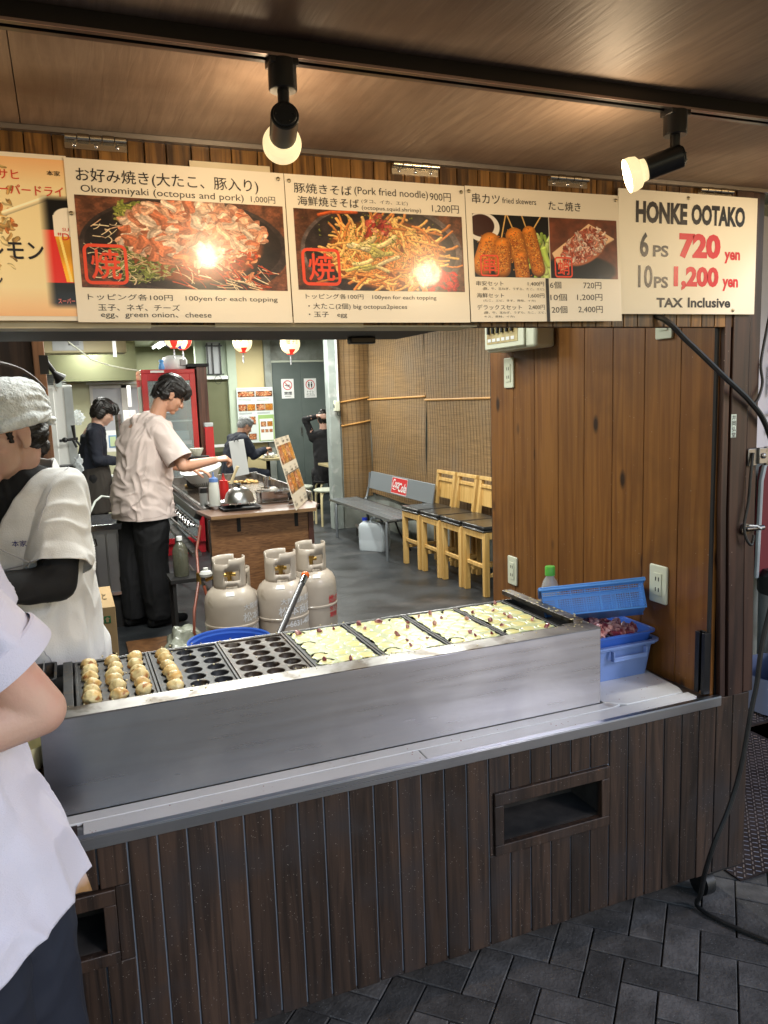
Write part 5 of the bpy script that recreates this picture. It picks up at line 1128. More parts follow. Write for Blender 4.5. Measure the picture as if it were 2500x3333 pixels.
# red fridge, wood panel, rice cooker
fr = thing('drinks_fridge', 'red glass door drinks fridge in the kitchen', 'fridge', (.74,6.5,0)); W_, D_, H_ = .52, .56, 1.84
b = B(); b.bb(0,W_,.03,D_,0,.12); b.bb(0,.03,.03,D_,.12,H_); b.bb(W_-.03,W_,.03,D_,.12,H_); b.bb(0.03,W_-.03,D_-.03,D_,.12,H_); b.bb(-.0,W_,0,D_,H_,H_+.04); part('cabinet', b, RED, fr, bev=.004)
b = B(); b.bb(0,.055,0,.028,.12,H_-.001); b.bb(W_-.055,W_,0,.028,.12,H_-.001); b.bb(.055,W_-.055,0,.028,H_-.07,H_-.001); b.bb(.055,W_-.055,0,.028,.12,.18); d_ = part('door_frame', b, RED, fr, bev=.003)
b = B(); b.bb(.055,W_-.055,.008,.012,.18,H_-.07); part('door_glass', b, GLASSD, d_)
b = B(); b.bb(-.004,-.001,.09,D_-.08,.3,H_-.12); part('side_glass', b, mat('side_window', (.30,.34,.30), rough=.2), fr)
for z in (.6,.98,1.36): b = B(); b.bb(.03,W_-.03,.05,D_-.04,z,z+.012); part('shelf', b, WHITEP, fr)
b = B(); b.bb(.09,.22,-.002,.0,H_+.008,H_+.03); part('name_plate', b, WHITEP, fr)
b = B(); b.bb(.12,.26,.002,.006,1.45,1.74); ps_ = part('door_poster', b, mat('poster_blue', (.35,.5,.62), (.7,.75,.78), rough=.4, ns=9), fr); b = B(); text(b,'日本酒',.14,.245,1.60,1.70,.0005,.04); part('lettering', b, mat('dark_blue_ink', (.03,.06,.25)), ps_, smooth=False, fix=False)
b = B(); b.bb(.30,.45,.002,.006,1.60,1.74); part('door_poster', b, mat('poster_blue', (.35,.5,.62)), fr)
bsk = thing('fridge_basket', 'grey mesh basket and clear boxes inside the red fridge', 'basket', (1.0,6.60,.993)); b = B(); b.bb(0,.20,0,.2,0,.12); part('basket_body', b, mat('grey_mesh', (.10,.10,.10), (.3,.3,.3), rough=.5, ns=120), bsk); b = B(); b.bb(0,.2,0,.2,.13,.17); part('lid', b, WHITEP, bsk); b = B(); b.bb(.02,.18,.02,.18,.18,.27); part('clear_box', b, mat('clear_box', (.4,.45,.45), rough=.15), bsk)
for i in range(14):
    t = link('can', None) if False else None
cans = thing('drink_can', 'white cans on the lower fridge shelf', 'can', (.82,6.66,.612)); b = B(); b.cyl((0,0,0),(0,0,.12),.03); part('can_body', b, WHITEP, cans)
wp = thing('wood_cabinet', 'tall dark wooden cabinet side right of the red fridge', 'cabinet', (0,0,0)); b = B(); b.bb(1.275,1.375,6.48,7.2,0,1.90); part('side_panel', b, wood('cabinet_wood', (.055,.022,.014), (.11,.045,.028), rough=.4), wp, bev=.003); b = B(); b.bb(1.20,1.40,6.46,7.2,1.9005,1.93); part('cabinet_top', b, BLACKM, wp)
ex = thing('red_extinguisher', 'dark red tall box standing against the wooden cabinet', 'box', (1.30,6.36,.0)); b = B(); b.bb(0,.085,0,.1,.0,1.30); part('box_body', b, RED, ex, bev=.004); b = B(); b.bb(.0,.085,-.002,.1,1.3005,1.34); part('top', b, LGREY, ex, bev=.004)
rc = thing('rice_cooker', 'large white rice cooker on top of the red fridge', 'rice cooker', (1.10,6.75,1.88)); b = B(); b.lathe([(0,0),(.11,0),(.125,.02),(.130,.09),(.115,.125),(.07,.145),(0,.15)], n=36); part('cooker_body', b, WHITEP, rc)
b = B(); b.box((.07,-.105,.07),(.075,.02,.07),(0,0,.55)); part('control_panel', b, mat('panel_grey', (.25,.23,.22), rough=.4), rc, bev=.008)
bb_ = thing('blue_pump_bottle', 'small bright blue bottle beside the rice cooker', 'bottle', (.955,6.62,1.88)); b = B(); b.lathe([(0,0),(.028,0),(.03,.03),(.022,.06),(.018,.075),(.026,.08),(.02,.10),(0,.10)], n=20); part('bottle_body', b, mat('aqua_plastic', (.1,.35,.75), rough=.3), bb_)
t = thing('hanging_wire', 'white cable sagging below the ceiling towards the red fridge', 'cable', (0,0,0)); b = B(); b.tube([(.03,5.0,2.12),(.09,5.05,2.04),(.17,5.2,1.985),(.26,5.5,1.93),(.42,5.9,1.90),(.58,6.2,1.88),(.70,6.45,1.875)], .006, 6); part('wire', b, mat('cable_white', (.6,.62,.5), rough=.5), t)
# window high on the right of the fridge
wn = thing('transom_window', 'small tilted louvre window above the olive wall panel', 'window', (2.06,10.44,1.96)); b = B(); b.bb(0,.21,0,.02,0,.47); part('pane', b, GLASSG, wn)
for x0 in (0,.075,.19): b = B(); b.bb(x0,x0+.02,-.03,-.001,0,.45); part('frame', b, BLACK, wn)
b = B(); b.bb(-.02,.24,-.05,-.031,-.02,-.0); b.bb(-.02,.23,-.05,-.031,.40,.42); part('sash_bar', b, BLACK, wn)
b = B(); pts = [(.14+.05*math.cos(a*.5),-.06,-.09+.065*math.sin(a*.5)) for a in range(13)]; b.tube(pts, .004, 5); part('cable_loop', b, RUB, wn)
b = B(); b.bb(1.95,2.36,10.40,10.42,.86,.90); tag(part('wall_rail', b, WHITEP, None), 'white rail along the foot of the olive wall panel', 'rail')
# kitchen left: window, white cabinet, air conditioner, plates, taps
kw = thing('kitchen_window', 'frosted two pane window in the yellow green back wall', 'window', (.37,10.27,1.05)); b = B(); b.bb(.03,.90,.0,.01,.03,.74); part('pane', b, mat('frosted', (.44,.44,.47), rough=.4), kw)
for x0, x1, z0, z1 in ((0,.04,0,.78),(.42,.50,0,.78),(.88,.92,0,.78),(.04,.88,.735,.775),(.04,.88,0,.04)): b = B(); b.bb(x0,x1,-.03,.0,z0,z1); part('frame', b, mat('window_frame_pink', (.55,.52,.48), rough=.5), kw)
b = B(); b.bb(-.04,.95,-.04,-.02,.79,.82); part('lintel', b, WHITEP, kw)
ac = thing('air_conditioner', 'old beige air conditioner under the ceiling at the left', 'air conditioner', (.05,8.8,2.19)); b = B(); b.bb(-.2,.75,0,.4,0,.26); part('housing', b, mat('beige_housing', (.42,.36,.20), rough=.5), ac, bev=.01); b = B(); b.bb(-.1,.25,-.012,0,.03,.20); g2 = part('grille', b, LGREY, ac); b = B(); b.bb(.08,.2,-.016,-.012,.09,.17); part('vent', b, BLACK, g2)
b = B(); b.bb(.02,.75,10.24,10.29,1.90,1.925); tag(part('wall_pipe', b, WHITEP, None, bev=.01), 'white trunking along the joint of the yellow and olive walls', 'pipe')
b = B(); b.bb(.62,.66,8.5,8.56,2.12,2.46); tag(part('ceiling_batten', b, WHITEP, None), 'short white batten hanging from the kitchen ceiling', 'batten')
fc = thing('tall_fridge', 'tall white cabinet fridge at the left edge of the kitchen', 'fridge', (-.42,5.02,0)); b = B(); b.bb(0,.50,0,.6,.0,1.715); part('cabinet', b, WHITEP, fc, bev=.006); b = B(); b.bb(.0,.365,-.012,-.001,.62,1.70); part('door', b, WHITEP, fc, bev=.004); b = B(); b.bb(0,.365,-.012,-.001,.05,.60); part('door', b, WHITEP, fc, bev=.004); b = B(); b.bb(.44,.50,-.006,-.001,.05,1.70); part('hinge_post', b, LGREY, fc)
b = B(); b.bb(.385,.43,-.035,-.013,1.70,1.79); part('cable_box', b, mat('pale_box', (.6,.68,.68), rough=.4), fc)
for i in range(5): t = thing('plate_stack', f'grey rimmed plate on the white fridge, {["lowest","second","middle","fourth","top"][i]} of the stack', 'plate', (-.07,5.2,1.716+i*.017), group='stacked plates on the white fridge'); b = B(); b.lathe([(0,.002),(.07,.002),(.115,.014),(.117,.016),(.07,.007),(0,.006)], n=32); part('plate_body', b, mat('grey_plate', (.42,.44,.43), (.3,.3,.3), rough=.3), t)
bt_ = thing('beer_tap', 'black beer tap handle and nozzle in front of the white fridge', 'tap', (.055,4.9,1.29)); b = B(); b.cyl((-.10,0,0),(.035,0,.012),.011,n=12); b.ell((-.06,0,.005),(.022,.02,.02)); b.cyl((.0,0,0),(.02,-.01,-.055),.010,n=10); b.cyl((.02,0,0),(.045,0,-.04),.009,n=10); part('tap_body', b, BLACK, bt_); b = B(); b.cyl((.012,0,.01),(.005,0,.115),.009,.015,n=12); part('tap_handle', b, BLACK, bt_)
pb_ = thing('plastic_bag', 'clear plastic bag hanging on the side of the white fridge', 'bag', (.11,5.1,1.46)); b = B(); b.ell((0,0,0),(.045,.03,.06),fn=lambda p: p*(1+.3*math.sin(p.x*160)*math.cos(p.z*140))); part('bag_body', b, mat('thin_plastic', (.7,.75,.78), rough=.15, alpha=.55), pb_)
pb2 = thing('plastic_bag', 'light blue plastic bag on the black box below the beer tap', 'bag', (.075,4.86,1.10)); b = B(); b.ell((0,0,0),(.035,.03,.075),fn=lambda p: p*(1+.3*math.sin(p.x*150)*math.cos(p.z*100))); part('bag_body', b, mat('thin_plastic', (.7,.75,.78)), pb2)
bb2 = thing('black_box', 'black boxes and trays stacked left of the man in black', 'box', (-.06,4.85,.96)); b = B(); b.bb(0,.12,0,.25,.0,.14); part('upper_box', b, BLACK, bb2, bev=.004); b = B(); tub(b, -.03,.15,-.05,.3,-.075,-.02,.01,.02,.003,.005,.003); part('tray', b, BLACK, bb2)
ts = thing('steel_trolley', 'steel tray trolley left of the man in black', 'trolley', (0,4.6,0)); b = B(); tub(b, -.25,.13,0,.4,.83,.875,.01,.03,.003,.01,.004); part('tray', b, CHROME, ts); b = B(); b.cyl((.11,.05,0),(.11,.05,.83),.012); b.cyl((.11,.35,0),(.11,.35,.83),.012); part('leg', b, CHROME, ts); b = B(); b.bb(-.2,.06,.05,.38,.60,.80); part('lower_box', b, BLACK, ts)
t = thing('water_hose', 'white hose arching over the low steel counter', 'hose', (0,0,0)); b = B(); b.tube([(.12,4.3,.80),(.16,4.4,.86),(.21,4.5,.885),(.27,4.5,.87),(.30,4.45,.81),(.31,4.4,.74)], .008, 8); part('hose_tube', b, mat('hose_white', (.7,.75,.7), rough=.3), t)
sk = thing('sink_unit', 'low stainless counter with ribbed front left of the chef in the pinkish shirt', 'sink unit', (0,0,0))
b = B(); b.bb(-.6,.50,4.02,4.6,.72,.735); b.bb(-.6,.50,4.0,4.02,.70,.745); part('top', b, CHROME, sk, bev=.003)
b = B(); b.bb(-.6,.49,4.03,4.04,.25,.70); part('front_sheet', b, mat('dull_sheet_steel', (.34,.33,.32), (.26,.25,.25), rough=.35, metal=.8, ns=3), sk)
for i in range(12): b = B(); b.cyl((-.40+i*.075,4.028,.27),(-.40+i*.075,4.028,.68),.007,n=8); part('rib', b, mat('dull_sheet_steel', (.34,.33,.32)), sk)
b = B(); b.bb(-.6,.49,4.015,4.025,.24,.262); part('bottom_trim', b, CHROME, sk); b = B(); b.bb(-.6,.5,4.05,4.6,0,.7); part('carcass', b, BLACKM, sk)
b = B(); b.tube([(.10,3.99,.66),(.13,3.97,.65),(.135,3.97,.61),(.11,3.99,.60)], .006, 8); part('handle', b, CHROME, sk)
# counter at which the man in black works
wc = thing('prep_counter', 'dark steel prep counter beside the man in black', 'counter', (0,0,0)); b = B(); b.bb(.40,.75,6.3,6.9,.80,.84); part('top', b, LGREY, wc, bev=.003)
for i in range(5): b = B(); b.bb(.41+i*.066,.47+i*.066,6.31,6.33,.05,.795); part('front_panel', b, mat('dark_panel', (.03,.03,.034), rough=.35, metal=.5), wc, bev=.002)
pc = thing('pipe_unit', 'steel duct and white paper dispenser on the back wall', 'dispenser', (.60,8.2,1.12)); b = B(); b.cyl((0,0,0),(0,0,.32),.04); part('duct', b, STEELD, pc); b = B(); b.bb(.06,.13,-.04,.06,0,.36); b.bb(.135,.20,-.04,.06,0,.36); part('dispenser', b, WHITEP, pc, bev=.004); b = B(); b.bb(.12,.16,-.05,.02,.40,.65); part('paper_roll', b, WHITEP, pc)
nt_ = thing('wall_notes', 'papers with a blue frame pinned over the kitchen worktop', 'notice', (.42,8.6,.98)); b = B(); b.bb(0,.2,0,.005,0,.26); part('sheet', b, WHITEP, nt_); b = B(); b.bb(.07,.17,-.004,0,.05,.2); part('blue_frame', b, mat('frame_blue', (.15,.3,.5)), nt_); b = B(); b.bb(.085,.155,-.006,-.004,.065,.185); part('green_note', b, mat('note_green', (.5,.6,.35)), nt_)
# clamp lamp on the inner post
cl = thing('clamp_lamp', 'black clamp lamp fixed to the brown post under the lintel', 'lamp', (-.012,1.16,1.655)); R = Vector((.5,.2,-.6)).normalized().to_track_quat('Z','Y').to_matrix(); b = B(); b.lathe([(.006,-.012),(.010,0),(.020,.018),(.021,.024),(.019,.022)], (0,0,0), 24, R); part('shade', b, BLACK, cl); b = B(); b.cyl((-.03,0,.05),(0,0,0),.008); b.bb(-.045,-.018,-.015,.015,.0,.06); part('clamp', b, BLACK, cl)
b = B(); b.tube([(.0,.0,-.005),(-.008,0,-.03),(0,0,-.055)], .003, 6); part('lead', b, WHITEP, cl)
# cardboard box
cx = thing('cardboard_box', 'brown cardboard box with green arrow mark behind the grill', 'box', (-.235,1.70,.33)); b = B(); b.bb(0,.365,0,.40,0,.40); part('carton', b, CARD, cx, bev=.002)
b = B(); text(b,'いかつ',.235,.35,.175,.215,-.0008,.035); text(b,'ソース',.235,.34,.115,.155,-.0008,.035); text(b,'１０入',.30,.362,.04,.065,-.0008,.03); b.ell((.293,-.0005,.285),(.010,.0006,.010),nu=14,nv=6); part('lettering', b, INK, cx, smooth=False, fix=False)
b = B(); b.bb(.318,.344,-.0015,-.0005,.333,.363); g3 = part('green_mark', b, GREENI, cx); b = B(); b.add([(.331,-.002,.360),(.342,-.002,.350),(.336,-.002,.350),(.336,-.002,.337),(.326,-.002,.337),(.326,-.002,.350),(.320,-.002,.350)],[tuple(range(7))]); part('arrow', b, CARD, g3, smooth=False)
b = B(); text(b,'黒はあと',.23,.34,.02,.10,0,.02,0,lambda x,y,z: (x, z*1.6+.1, .4008)); part('top_print', b, INK, cx, smooth=False, fix=False)
b = B(); b.bb(-.28,.14,1.66,2.14,.0,.32); tag(part('wooden_crate', b, PLY, None), 'dark crate carrying the cardboard box', 'crate')
# boards on the floor near the chef's feet
b = B(); b.bb(.25,1.0,2.5,3.6,.003,.02); tag(part('floor_board', b, PLY, None, bev=.002), 'wet brown board on the floor at the feet of the chef', 'board')
# ------------------------------------------------------------------ gas cylinders
def gas(lab, loc, rz, collar_rot, txt):
    t = thing('gas_cylinder', lab, 'gas cylinder', loc, 0, 'beige gas cylinders in front of the cart'); R_ = .152
    b = B(); b.lathe([(.12,0),(.12,.03),(.135,.045),(.149,.07),(R_,.10),(R_,.262),(R_+.004,.266),(R_+.004,.276),(R_,.280),(R_,.39),(.147,.425),(.132,.455),(.105,.480),(.07,.494),(.0,.50)], n=48); part('tank', b, GASP, t)
    rc_, n, zz = .094, 60, [.478,.502,.530,.588,.628,.656]; V = []; F = []
    for z in zz:
        for i in range(n): a = 2*PI*i/n; V.append((rc_*math.cos(a), rc_*math.sin(a), z))
    def on(i, j):
        a = (math.degrees(2*PI*(i+.5)/n-collar_rot)+360) % 360
        if 240 < a < 300 and j in (2,): return False        # window facing the camera
        if (j == 0) and (250 < a < 290 or 70 < a < 110 or 340 < a or a < 10): return False
        if j >= 4 and 200 < a < 262: return False
        if j >= 4 and 20 < a < 60: return False
        return True
    for j in range(5):
        for i in range(n):
            if on(i, j): F.append((j*n+i, j*n+(i+1)%n, (j+1)*n+(i+1)%n, (j+1)*n+i))
    me = bpy.data.meshes.new('collar'); me.from_pydata(V, [], F); fin(me, GASP); o = link('collar', me, t); md = o.modifiers.new('s', 'SOLIDIFY'); md.thickness = .005
    b = B(); b.cyl((0,0,.49),(0,0,.56),.013); b.cyl((-.035,0,.55),(.035,0,.55),.011); b.cyl((0,0,.56),(0,0,.575),.022,n=12); part('valve', b, BRASS, t)
    b = B(); L = 4
    for i in range(L): 
        for s in (0,1): a = -1.75+i*.10+collar_rot; r, z = ((.126,.461) if s == 0 else (.112,.4785)); 
    def wr(x, y, z): return ((R_+.0015)*math.cos(x), (R_+.0015)*math.sin(x), z)
    lb = B(); V = [((q+.002)*math.cos(-1.9+i*.09+collar_rot), (q+.002)*math.sin(-1.9+i*.09+collar_rot), z+.001) for q, z in ((.133,.454),(.116,.4725)) for i in range(5)]; lb.add(V, [(i,i+1,i+6,i+5) for i in range(4)]); part('label_sticker', lb, WHITEP, t, fix=False)
    for s, a0, a1, z0, z1, m_ in txt: b = B(); text(b, s, a0, a1, z0, z1, 0, .03, 0, wr); part('lettering', b, m_, t, smooth=False, fix=False)
    return t
h = -PI/2; W1 = [('大阪燃料運送',h+.30,h+1.9,.365,.40,WHITEI),('松本商店',h+.25,h+1.9,.295,.35,WHITEI),('06-6631-4020',h+.27,h+1.95,.225,.262,WHITEI)]
W2 = [('大阪燃料運送',h-.30,h+1.25,.365,.40,WHITEI),('松本商店',h-.40,h+1.25,.295,.35,WHITEI),('06-6631-4020',h-.38,h+1.25,.225,.262,WHITEI)]
gas('beige gas cylinder at the left with its phone number cut by the next one', (.815,2.855,0), 0, -.05, W1); gas('beige gas cylinder in the middle with white stencilled phone number', (1.125,2.87,0), 0, -.15, W2)
gas('beige gas cylinder at the right with red stencilled characters', (1.365,3.04,.0), 0, .1, [('燃LPガス',h+.42,h+1.7,.285,.335,REDINK),('充てん',h+.45,h+1.15,.235,.268,REDINK),('期限',h+.45,h+.95,.195,.228,REDINK)])
_g = gas('shorter beige gas cylinder almost hidden behind the left one', (.902,3.155,0), 0, .2, []); _g.scale = (1,1,.80)
hs = thing('gas_hose', 'orange rubber gas hose looping down left of the cylinders', 'hose', (0,0,0))
b = B(); b.tube([(.72,3.2,.80),(.68,3.15,.66),(.66,3.0,.50),(.60,2.85,.36),(.585,2.8,.25),(.62,2.8,.165),(.68,2.8,.16),(.715,2.82,.22),(.70,2.9,.36),(.68,2.95,.48)], .0085, 8); part('hose_tube', b, HOSE, hs)
b = B(); b.cyl((.70,3.0,.50),(.76,2.98,.525),.011); b.cyl((.66,3.0,.48),(.66,3.0,.55),.014); part('hose_fitting', b, BRASS, hs)
rg = thing('gas_regulator', 'white round gas regulator left of the first cylinder', 'regulator', (.70,2.98,.53)); b = B(); b.lathe([(0,0),(.035,0),(.038,.015),(.03,.03),(.015,.035),(.015,.05),(0,.05)], n=24); part('regulator_body', b, mat('regulator_white', (.6,.6,.57), rough=.4), rg)
t = thing('oil_bottle', 'dark plastic bottle with white cap under the cart edge beside the hose', 'bottle', (.60,3.3,.48)); bottle(t, [(0,0),(.045,0),(.048,.02),(.048,.16),(.035,.19),(.015,.215),(.015,.23)], .225, .018, .025, mat('smoky_plastic', (.10,.10,.07), rough=.15, alpha=.8), WHITEP)
b = B(); b.bb(.52,.78,3.19,3.42,.455,.478); b.bb(.53,.55,3.20,3.22,0,.455); b.bb(.53,.55,3.39,3.41,0,.455); tag(part('small_shelf', b, BLACKM, None), 'low black shelf carrying the dark plastic bottle beside the cart', 'shelf')
bg = thing('crumpled_sheet', 'crumpled grey green plastic sheet on the floor beside the left gas cylinder', 'sheet', (.56,2.98,.0)); b = B(); b.ell((0,0,.10),(.12,.14,.14),fn=lambda p: p*(1+.22*math.sin(p.x*40+p.z*30)*math.cos(p.y*33)), nu=32, nv=20); part('sheet_body', b, mat('grey_green_plastic', (.20,.21,.16), (.40,.42,.36), rough=.25, ns=14), bg)

# ------------------------------------------------------------------ hot plate cart
ca = thing('hot_plate_cart', 'wooden cart with a steel hot plate where the chef cooks', 'cart', (0,0,0))
b = B(); b.prism([(.797,3.25),(1.475,3.25),(1.565,3.50),(1.565,3.60),(.76,3.60)], .820, .840, 'xy'); part('front_shelf', b, mat('shelf_top', (.22,.13,.09), (.16,.09,.06), rough=.3, ns=6), ca, bev=.002)
b = B(); b.prism([(.797,3.247),(1.477,3.247),(1.477,3.2495),(.797,3.2495)], .820, .8415, 'xy'); part('shelf_edge', b, PLYE, ca)
b = B(); b.bb(.80,1.56,3.60,5.35,.800,.838); part('base_frame', b, mat('cart_frame', (.07,.04,.03), rough=.4), ca)
b = B(); b.bb(.80,1.44,3.32,3.335,.03,.819); part('front_panel', b, PLY, ca); b = B(); b.bb(1.4405,1.475,3.31,3.345,.03,.8195); b.bb(1.455,1.475,3.345,5.3,.03,.80); part('corner_board', b, mat('red_brown_board', (.06,.02,.014), rough=.4), ca, bev=.002)
b = B(); b.bb(.80,.83,3.36,3.40,0,.80); b.bb(.80,.83,5.2,5.24,0,.80); b.cyl((.80,3.3,.30),(.80,5.2,.30),.012); part('leg', b, STEELD, ca)
b = B(); b.bb(.83,1.56,3.66,5.33,.838,.846); part('hot_plate', b, mat('hot_plate_steel', (.20,.15,.11), (.13,.10,.08), rough=.22, metal=.8, ns=8), ca)
b = B(); b.bb(.83,1.575,5.3301,5.345,.838,.91); b.bb(1.5605,1.575,3.66,5.33,.838,.90); b.bb(.81,.8295,3.62,5.33,.825,.852); part('splash_rim', b, STEELD, ca, bev=.002)
b = B(); b.box((.775,4.3,.80),(.05,1.35,.05),(0,.5,0)); part('grease_gutter', b, mat('dark_steel', (.06,.06,.06), rough=.3, metal=.8), ca, bev=.003)
for i in range(7): b = B(); b.cyl((.77,3.66+i*.13,.735),(.72,3.66+i*.13,.735),.012); b.ell((.708,3.66+i*.13,.735),(.014,.02,.02)); part('gas_knob', b, CHROME, ca)
b = B(); b.cyl((.76,3.5,.735),(.76,5.0,.735),.012); b.cyl((.74,3.45,.66),(.74,4.9,.62),.010); b.bb(.70,.76,3.5,4.9,.55,.58); part('gas_pipe', b, STEELD, ca)
for x_ in (.98,1.36): b = B(); b.bb(x_-.012,x_+.012,3.315,3.3195,.72,.82); part('shelf_bracket', b, BLACKM, ca)
# food and tools on the cart
for nm, x0, x1, y0, y1 in (('long pancake at the far left of the hot plate',.90,1.12,4.95,5.1),('long pancake at the far right of the hot plate',1.18,1.50,4.98,5.12)):
    t = thing('frying_pancake', nm, 'pancake', ((x0+x1)/2,(y0+y1)/2,.8465)); b = B()
    for _ in range(46): b.ell((rng.uniform(-(x1-x0)/2,(x1-x0)/2), rng.uniform(-.05,.05), rng.uniform(.004,.022)),(rng.uniform(.012,.03),rng.uniform(.008,.02),.008),nu=8,nv=6)
    part('pancake_body', b, MAYO, t)
cl_ = thing('colander_bowl', 'white plastic colander bowl behind the chef\'s forearm', 'colander', (1.01,4.72,.86)); R = Euler((.15,-.20,0)).to_matrix()
b = B(); b.lathe([(0,.02),(.05,.022),(.085,.05),(.12,.10),(.158,.17),(.165,.172),(.16,.165),(.115,.09),(.08,.045),(0,.03)], n=40, R=R); part('bowl_body', b, WHITEP, cl_)
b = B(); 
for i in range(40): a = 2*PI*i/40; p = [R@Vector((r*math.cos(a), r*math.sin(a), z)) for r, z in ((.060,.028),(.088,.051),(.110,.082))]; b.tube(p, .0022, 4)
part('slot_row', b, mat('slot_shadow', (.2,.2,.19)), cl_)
sq = thing('squeeze_bottle', 'translucent squeeze bottle with a blue nozzle', 'squeeze bottle', (.905,3.72,.842)); b = B(); b.lathe([(0,0),(.036,0),(.038,.01),(.036,.12),(.030,.165),(.028,.172)], n=28); part('bottle_body', b, SQZ, sq); b = B(); b.lathe([(.031,.168),(.031,.192),(.014,.198),(.005,.205),(.0035,.235),(0,.236)], n=20); part('nozzle_cap', b, CAPB, sq); b = B(); b.lathe([(.0365,.004),(.0365,.055),(0,.055)], n=24); part('sauce', b, mat('thin_sauce', (.30,.27,.2), rough=.3), sq)
ks = thing('squeeze_bottle', 'red ketchup squeeze bottle behind the translucent one', 'squeeze bottle', (1.005,3.90,.842)); b = B(); b.lathe([(0,0),(.034,0),(.036,.01),(.034,.12),(.03,.14),(.03,.155),(.016,.16),(.008,.185),(.003,.205),(0,.206)], n=28); part('bottle_body', b, REDP, ks)
t = thing('sauce_jar', 'small dark jar left of the translucent squeeze bottle', 'jar', (.845,3.80,.842)); b = B(); b.lathe([(0,0),(.026,0),(.028,.09),(0,.09)]); part('jar_body', b, mat('jar_grey', (.25,.25,.24), rough=.3), t); b = B(); b.lathe([(.029,.09),(.029,.125),(0,.125)]); part('lid', b, BLACK, t)
tr_ = thing('steel_tray', 'shallow steel tray under the squeeze bottles', 'tray', (0,0,.8405)); b = B(); tub(b, .85,1.06,3.56,3.86,0,.022,.01,.02,.002,.006,.002); part('tray_body', b, CHROME, tr_)
dm = thing('dome_cover', 'steel dome cover standing on legs over a dark tray', 'dome', (1.03,3.50,.862)); b = B(); b.lathe([(.098,.028),(.100,.030),(.098,.045),(.085,.085),(.06,.112),(.03,.124),(0,.128)], n=48); part('dome_shell', b, mat('satin_steel', (.5,.49,.48), rough=.3, metal=1), dm)
b = B(); b.lathe([(0,.127),(.010,.128),(.008,.137),(.021,.142),(.018,.150),(0,.152)], n=24); part('knob', b, BLACK, dm)
for a in (.7,2.4,4.2,5.4): b = B(); b.cyl((.08*math.cos(a),.08*math.sin(a),0),(.085*math.cos(a),.085*math.sin(a),.04),.003,n=8); part('leg', b, CHROME, dm)
dt = thing('dark_tray', 'dark steel tray under the dome cover', 'tray', (0,0,.8405)); b = B(); tub(b, .905,1.155,3.40,3.60,0,.016,.01,.02,.002,.006,.002); part('tray_body', b, IRON, dt)
eg = thing('egg_tray', 'rectangular steel pan with an egg right of the dome', 'pan', (0,0,.8405)); b = B(); tub(b, 1.215,1.435,3.70,3.86,0,.075,.006,.015,.002,.006,.002); part('pan_body', b, CHROME, eg)
e_ = B(); e_.ell((1.33,3.77,.918),(.031,.026,.024)); tag(part('egg', e_, mat('egg_shell', (.8,.77,.7), rough=.4), None), 'white egg resting in the steel pan', 'egg')
cs = thing('castor_tool', 'chrome and black tool lying by the foot of the menu stand', 'tool', (1.40,3.50,.842)); b = B(); b.cyl((-.04,0,.02),(.04,0,.02),.02); b.cyl((-.02,-.02,.05),(.0,.02,.05),.022); part('tool_body', b, CHROME, cs); b = B(); b.cyl((-.03,-.03,.045),(-.03,.0,.075),.014); part('tool_grip', b, BLACK, cs)
tn = thing('steel_can', 'small steel can on a dish at the rear of the hot plate', 'can', (1.49,4.62,.846)); b = B(); b.lathe([(0,0),(.055,0),(.058,.006),(.028,.008),(.028,.085),(.024,.085),(.024,.01)], n=28); part('can_body', b, CHROME, tn)
br = thing('oil_brush', 'wooden handled brush in a steel pot on the hot plate', 'brush', (1.20,4.65,.846)); b = B(); b.lathe([(0,0),(.045,0),(.05,.05),(.046,.05),(.042,.01),(0,.01)], n=24); part('pot', b, CHROME, br); b = B(); b.tube([(.0,0,.04),(.03,-.01,.12),(.06,-.02,.185)], [.014,.011,.013], 8); part('handle', b, mat('pale_wood', (.66,.55,.33), rough=.5), br)
cf = thing('paper_cups', 'stack of fluted white paper cases on a black stand', 'paper case', (1.00,5.0,.85)); b = B(); b.lathe([(0,0),(.1,0),(.1,.255),(0,.255)], n=24); part('stand', b, BLACKM, cf); V = []; b = B(); n = 48
for r, z in ((.030,.258),(.055,.32)): V += [((r+.004*(i % 2)*(z > .3))*math.cos(2*PI*i/n), (r+.004*(i % 2)*(z > .3))*math.sin(2*PI*i/n), z) for i in range(n)]
b.add(V, [(i,(i+1)%n,n+(i+1)%n,n+i) for i in range(n)]+[tuple(range(n))]); part('fluted_case', b, mat('case_paper', (.75,.74,.62), rough=.7), cf, ang=20) if False else part('fluted_case', b, mat('case_paper', (.75,.74,.62), rough=.7), cf, smooth=False)
cbp = thing('clipboard', 'white sheet on a leaning clip board behind the hot plate', 'clipboard', (1.345,4.9,.93)); R = Euler((.12,-.13,0)).to_matrix(); b = B(); b.box((0,0,.15),(.125,.004,.30)); b.v = [tuple(R@Vector(p)) for p in b.v]; part('sheet', b, mat('clip_paper', (.64,.66,.66), rough=.4), cbp)
b = B(); b.tube([tuple(R@Vector((-.02,-.006,.29))),tuple(R@Vector((-.0,-.012,.325))),tuple(R@Vector((.015,-.006,.29)))], .004, 6); part('clip', b, BLACK, cbp)
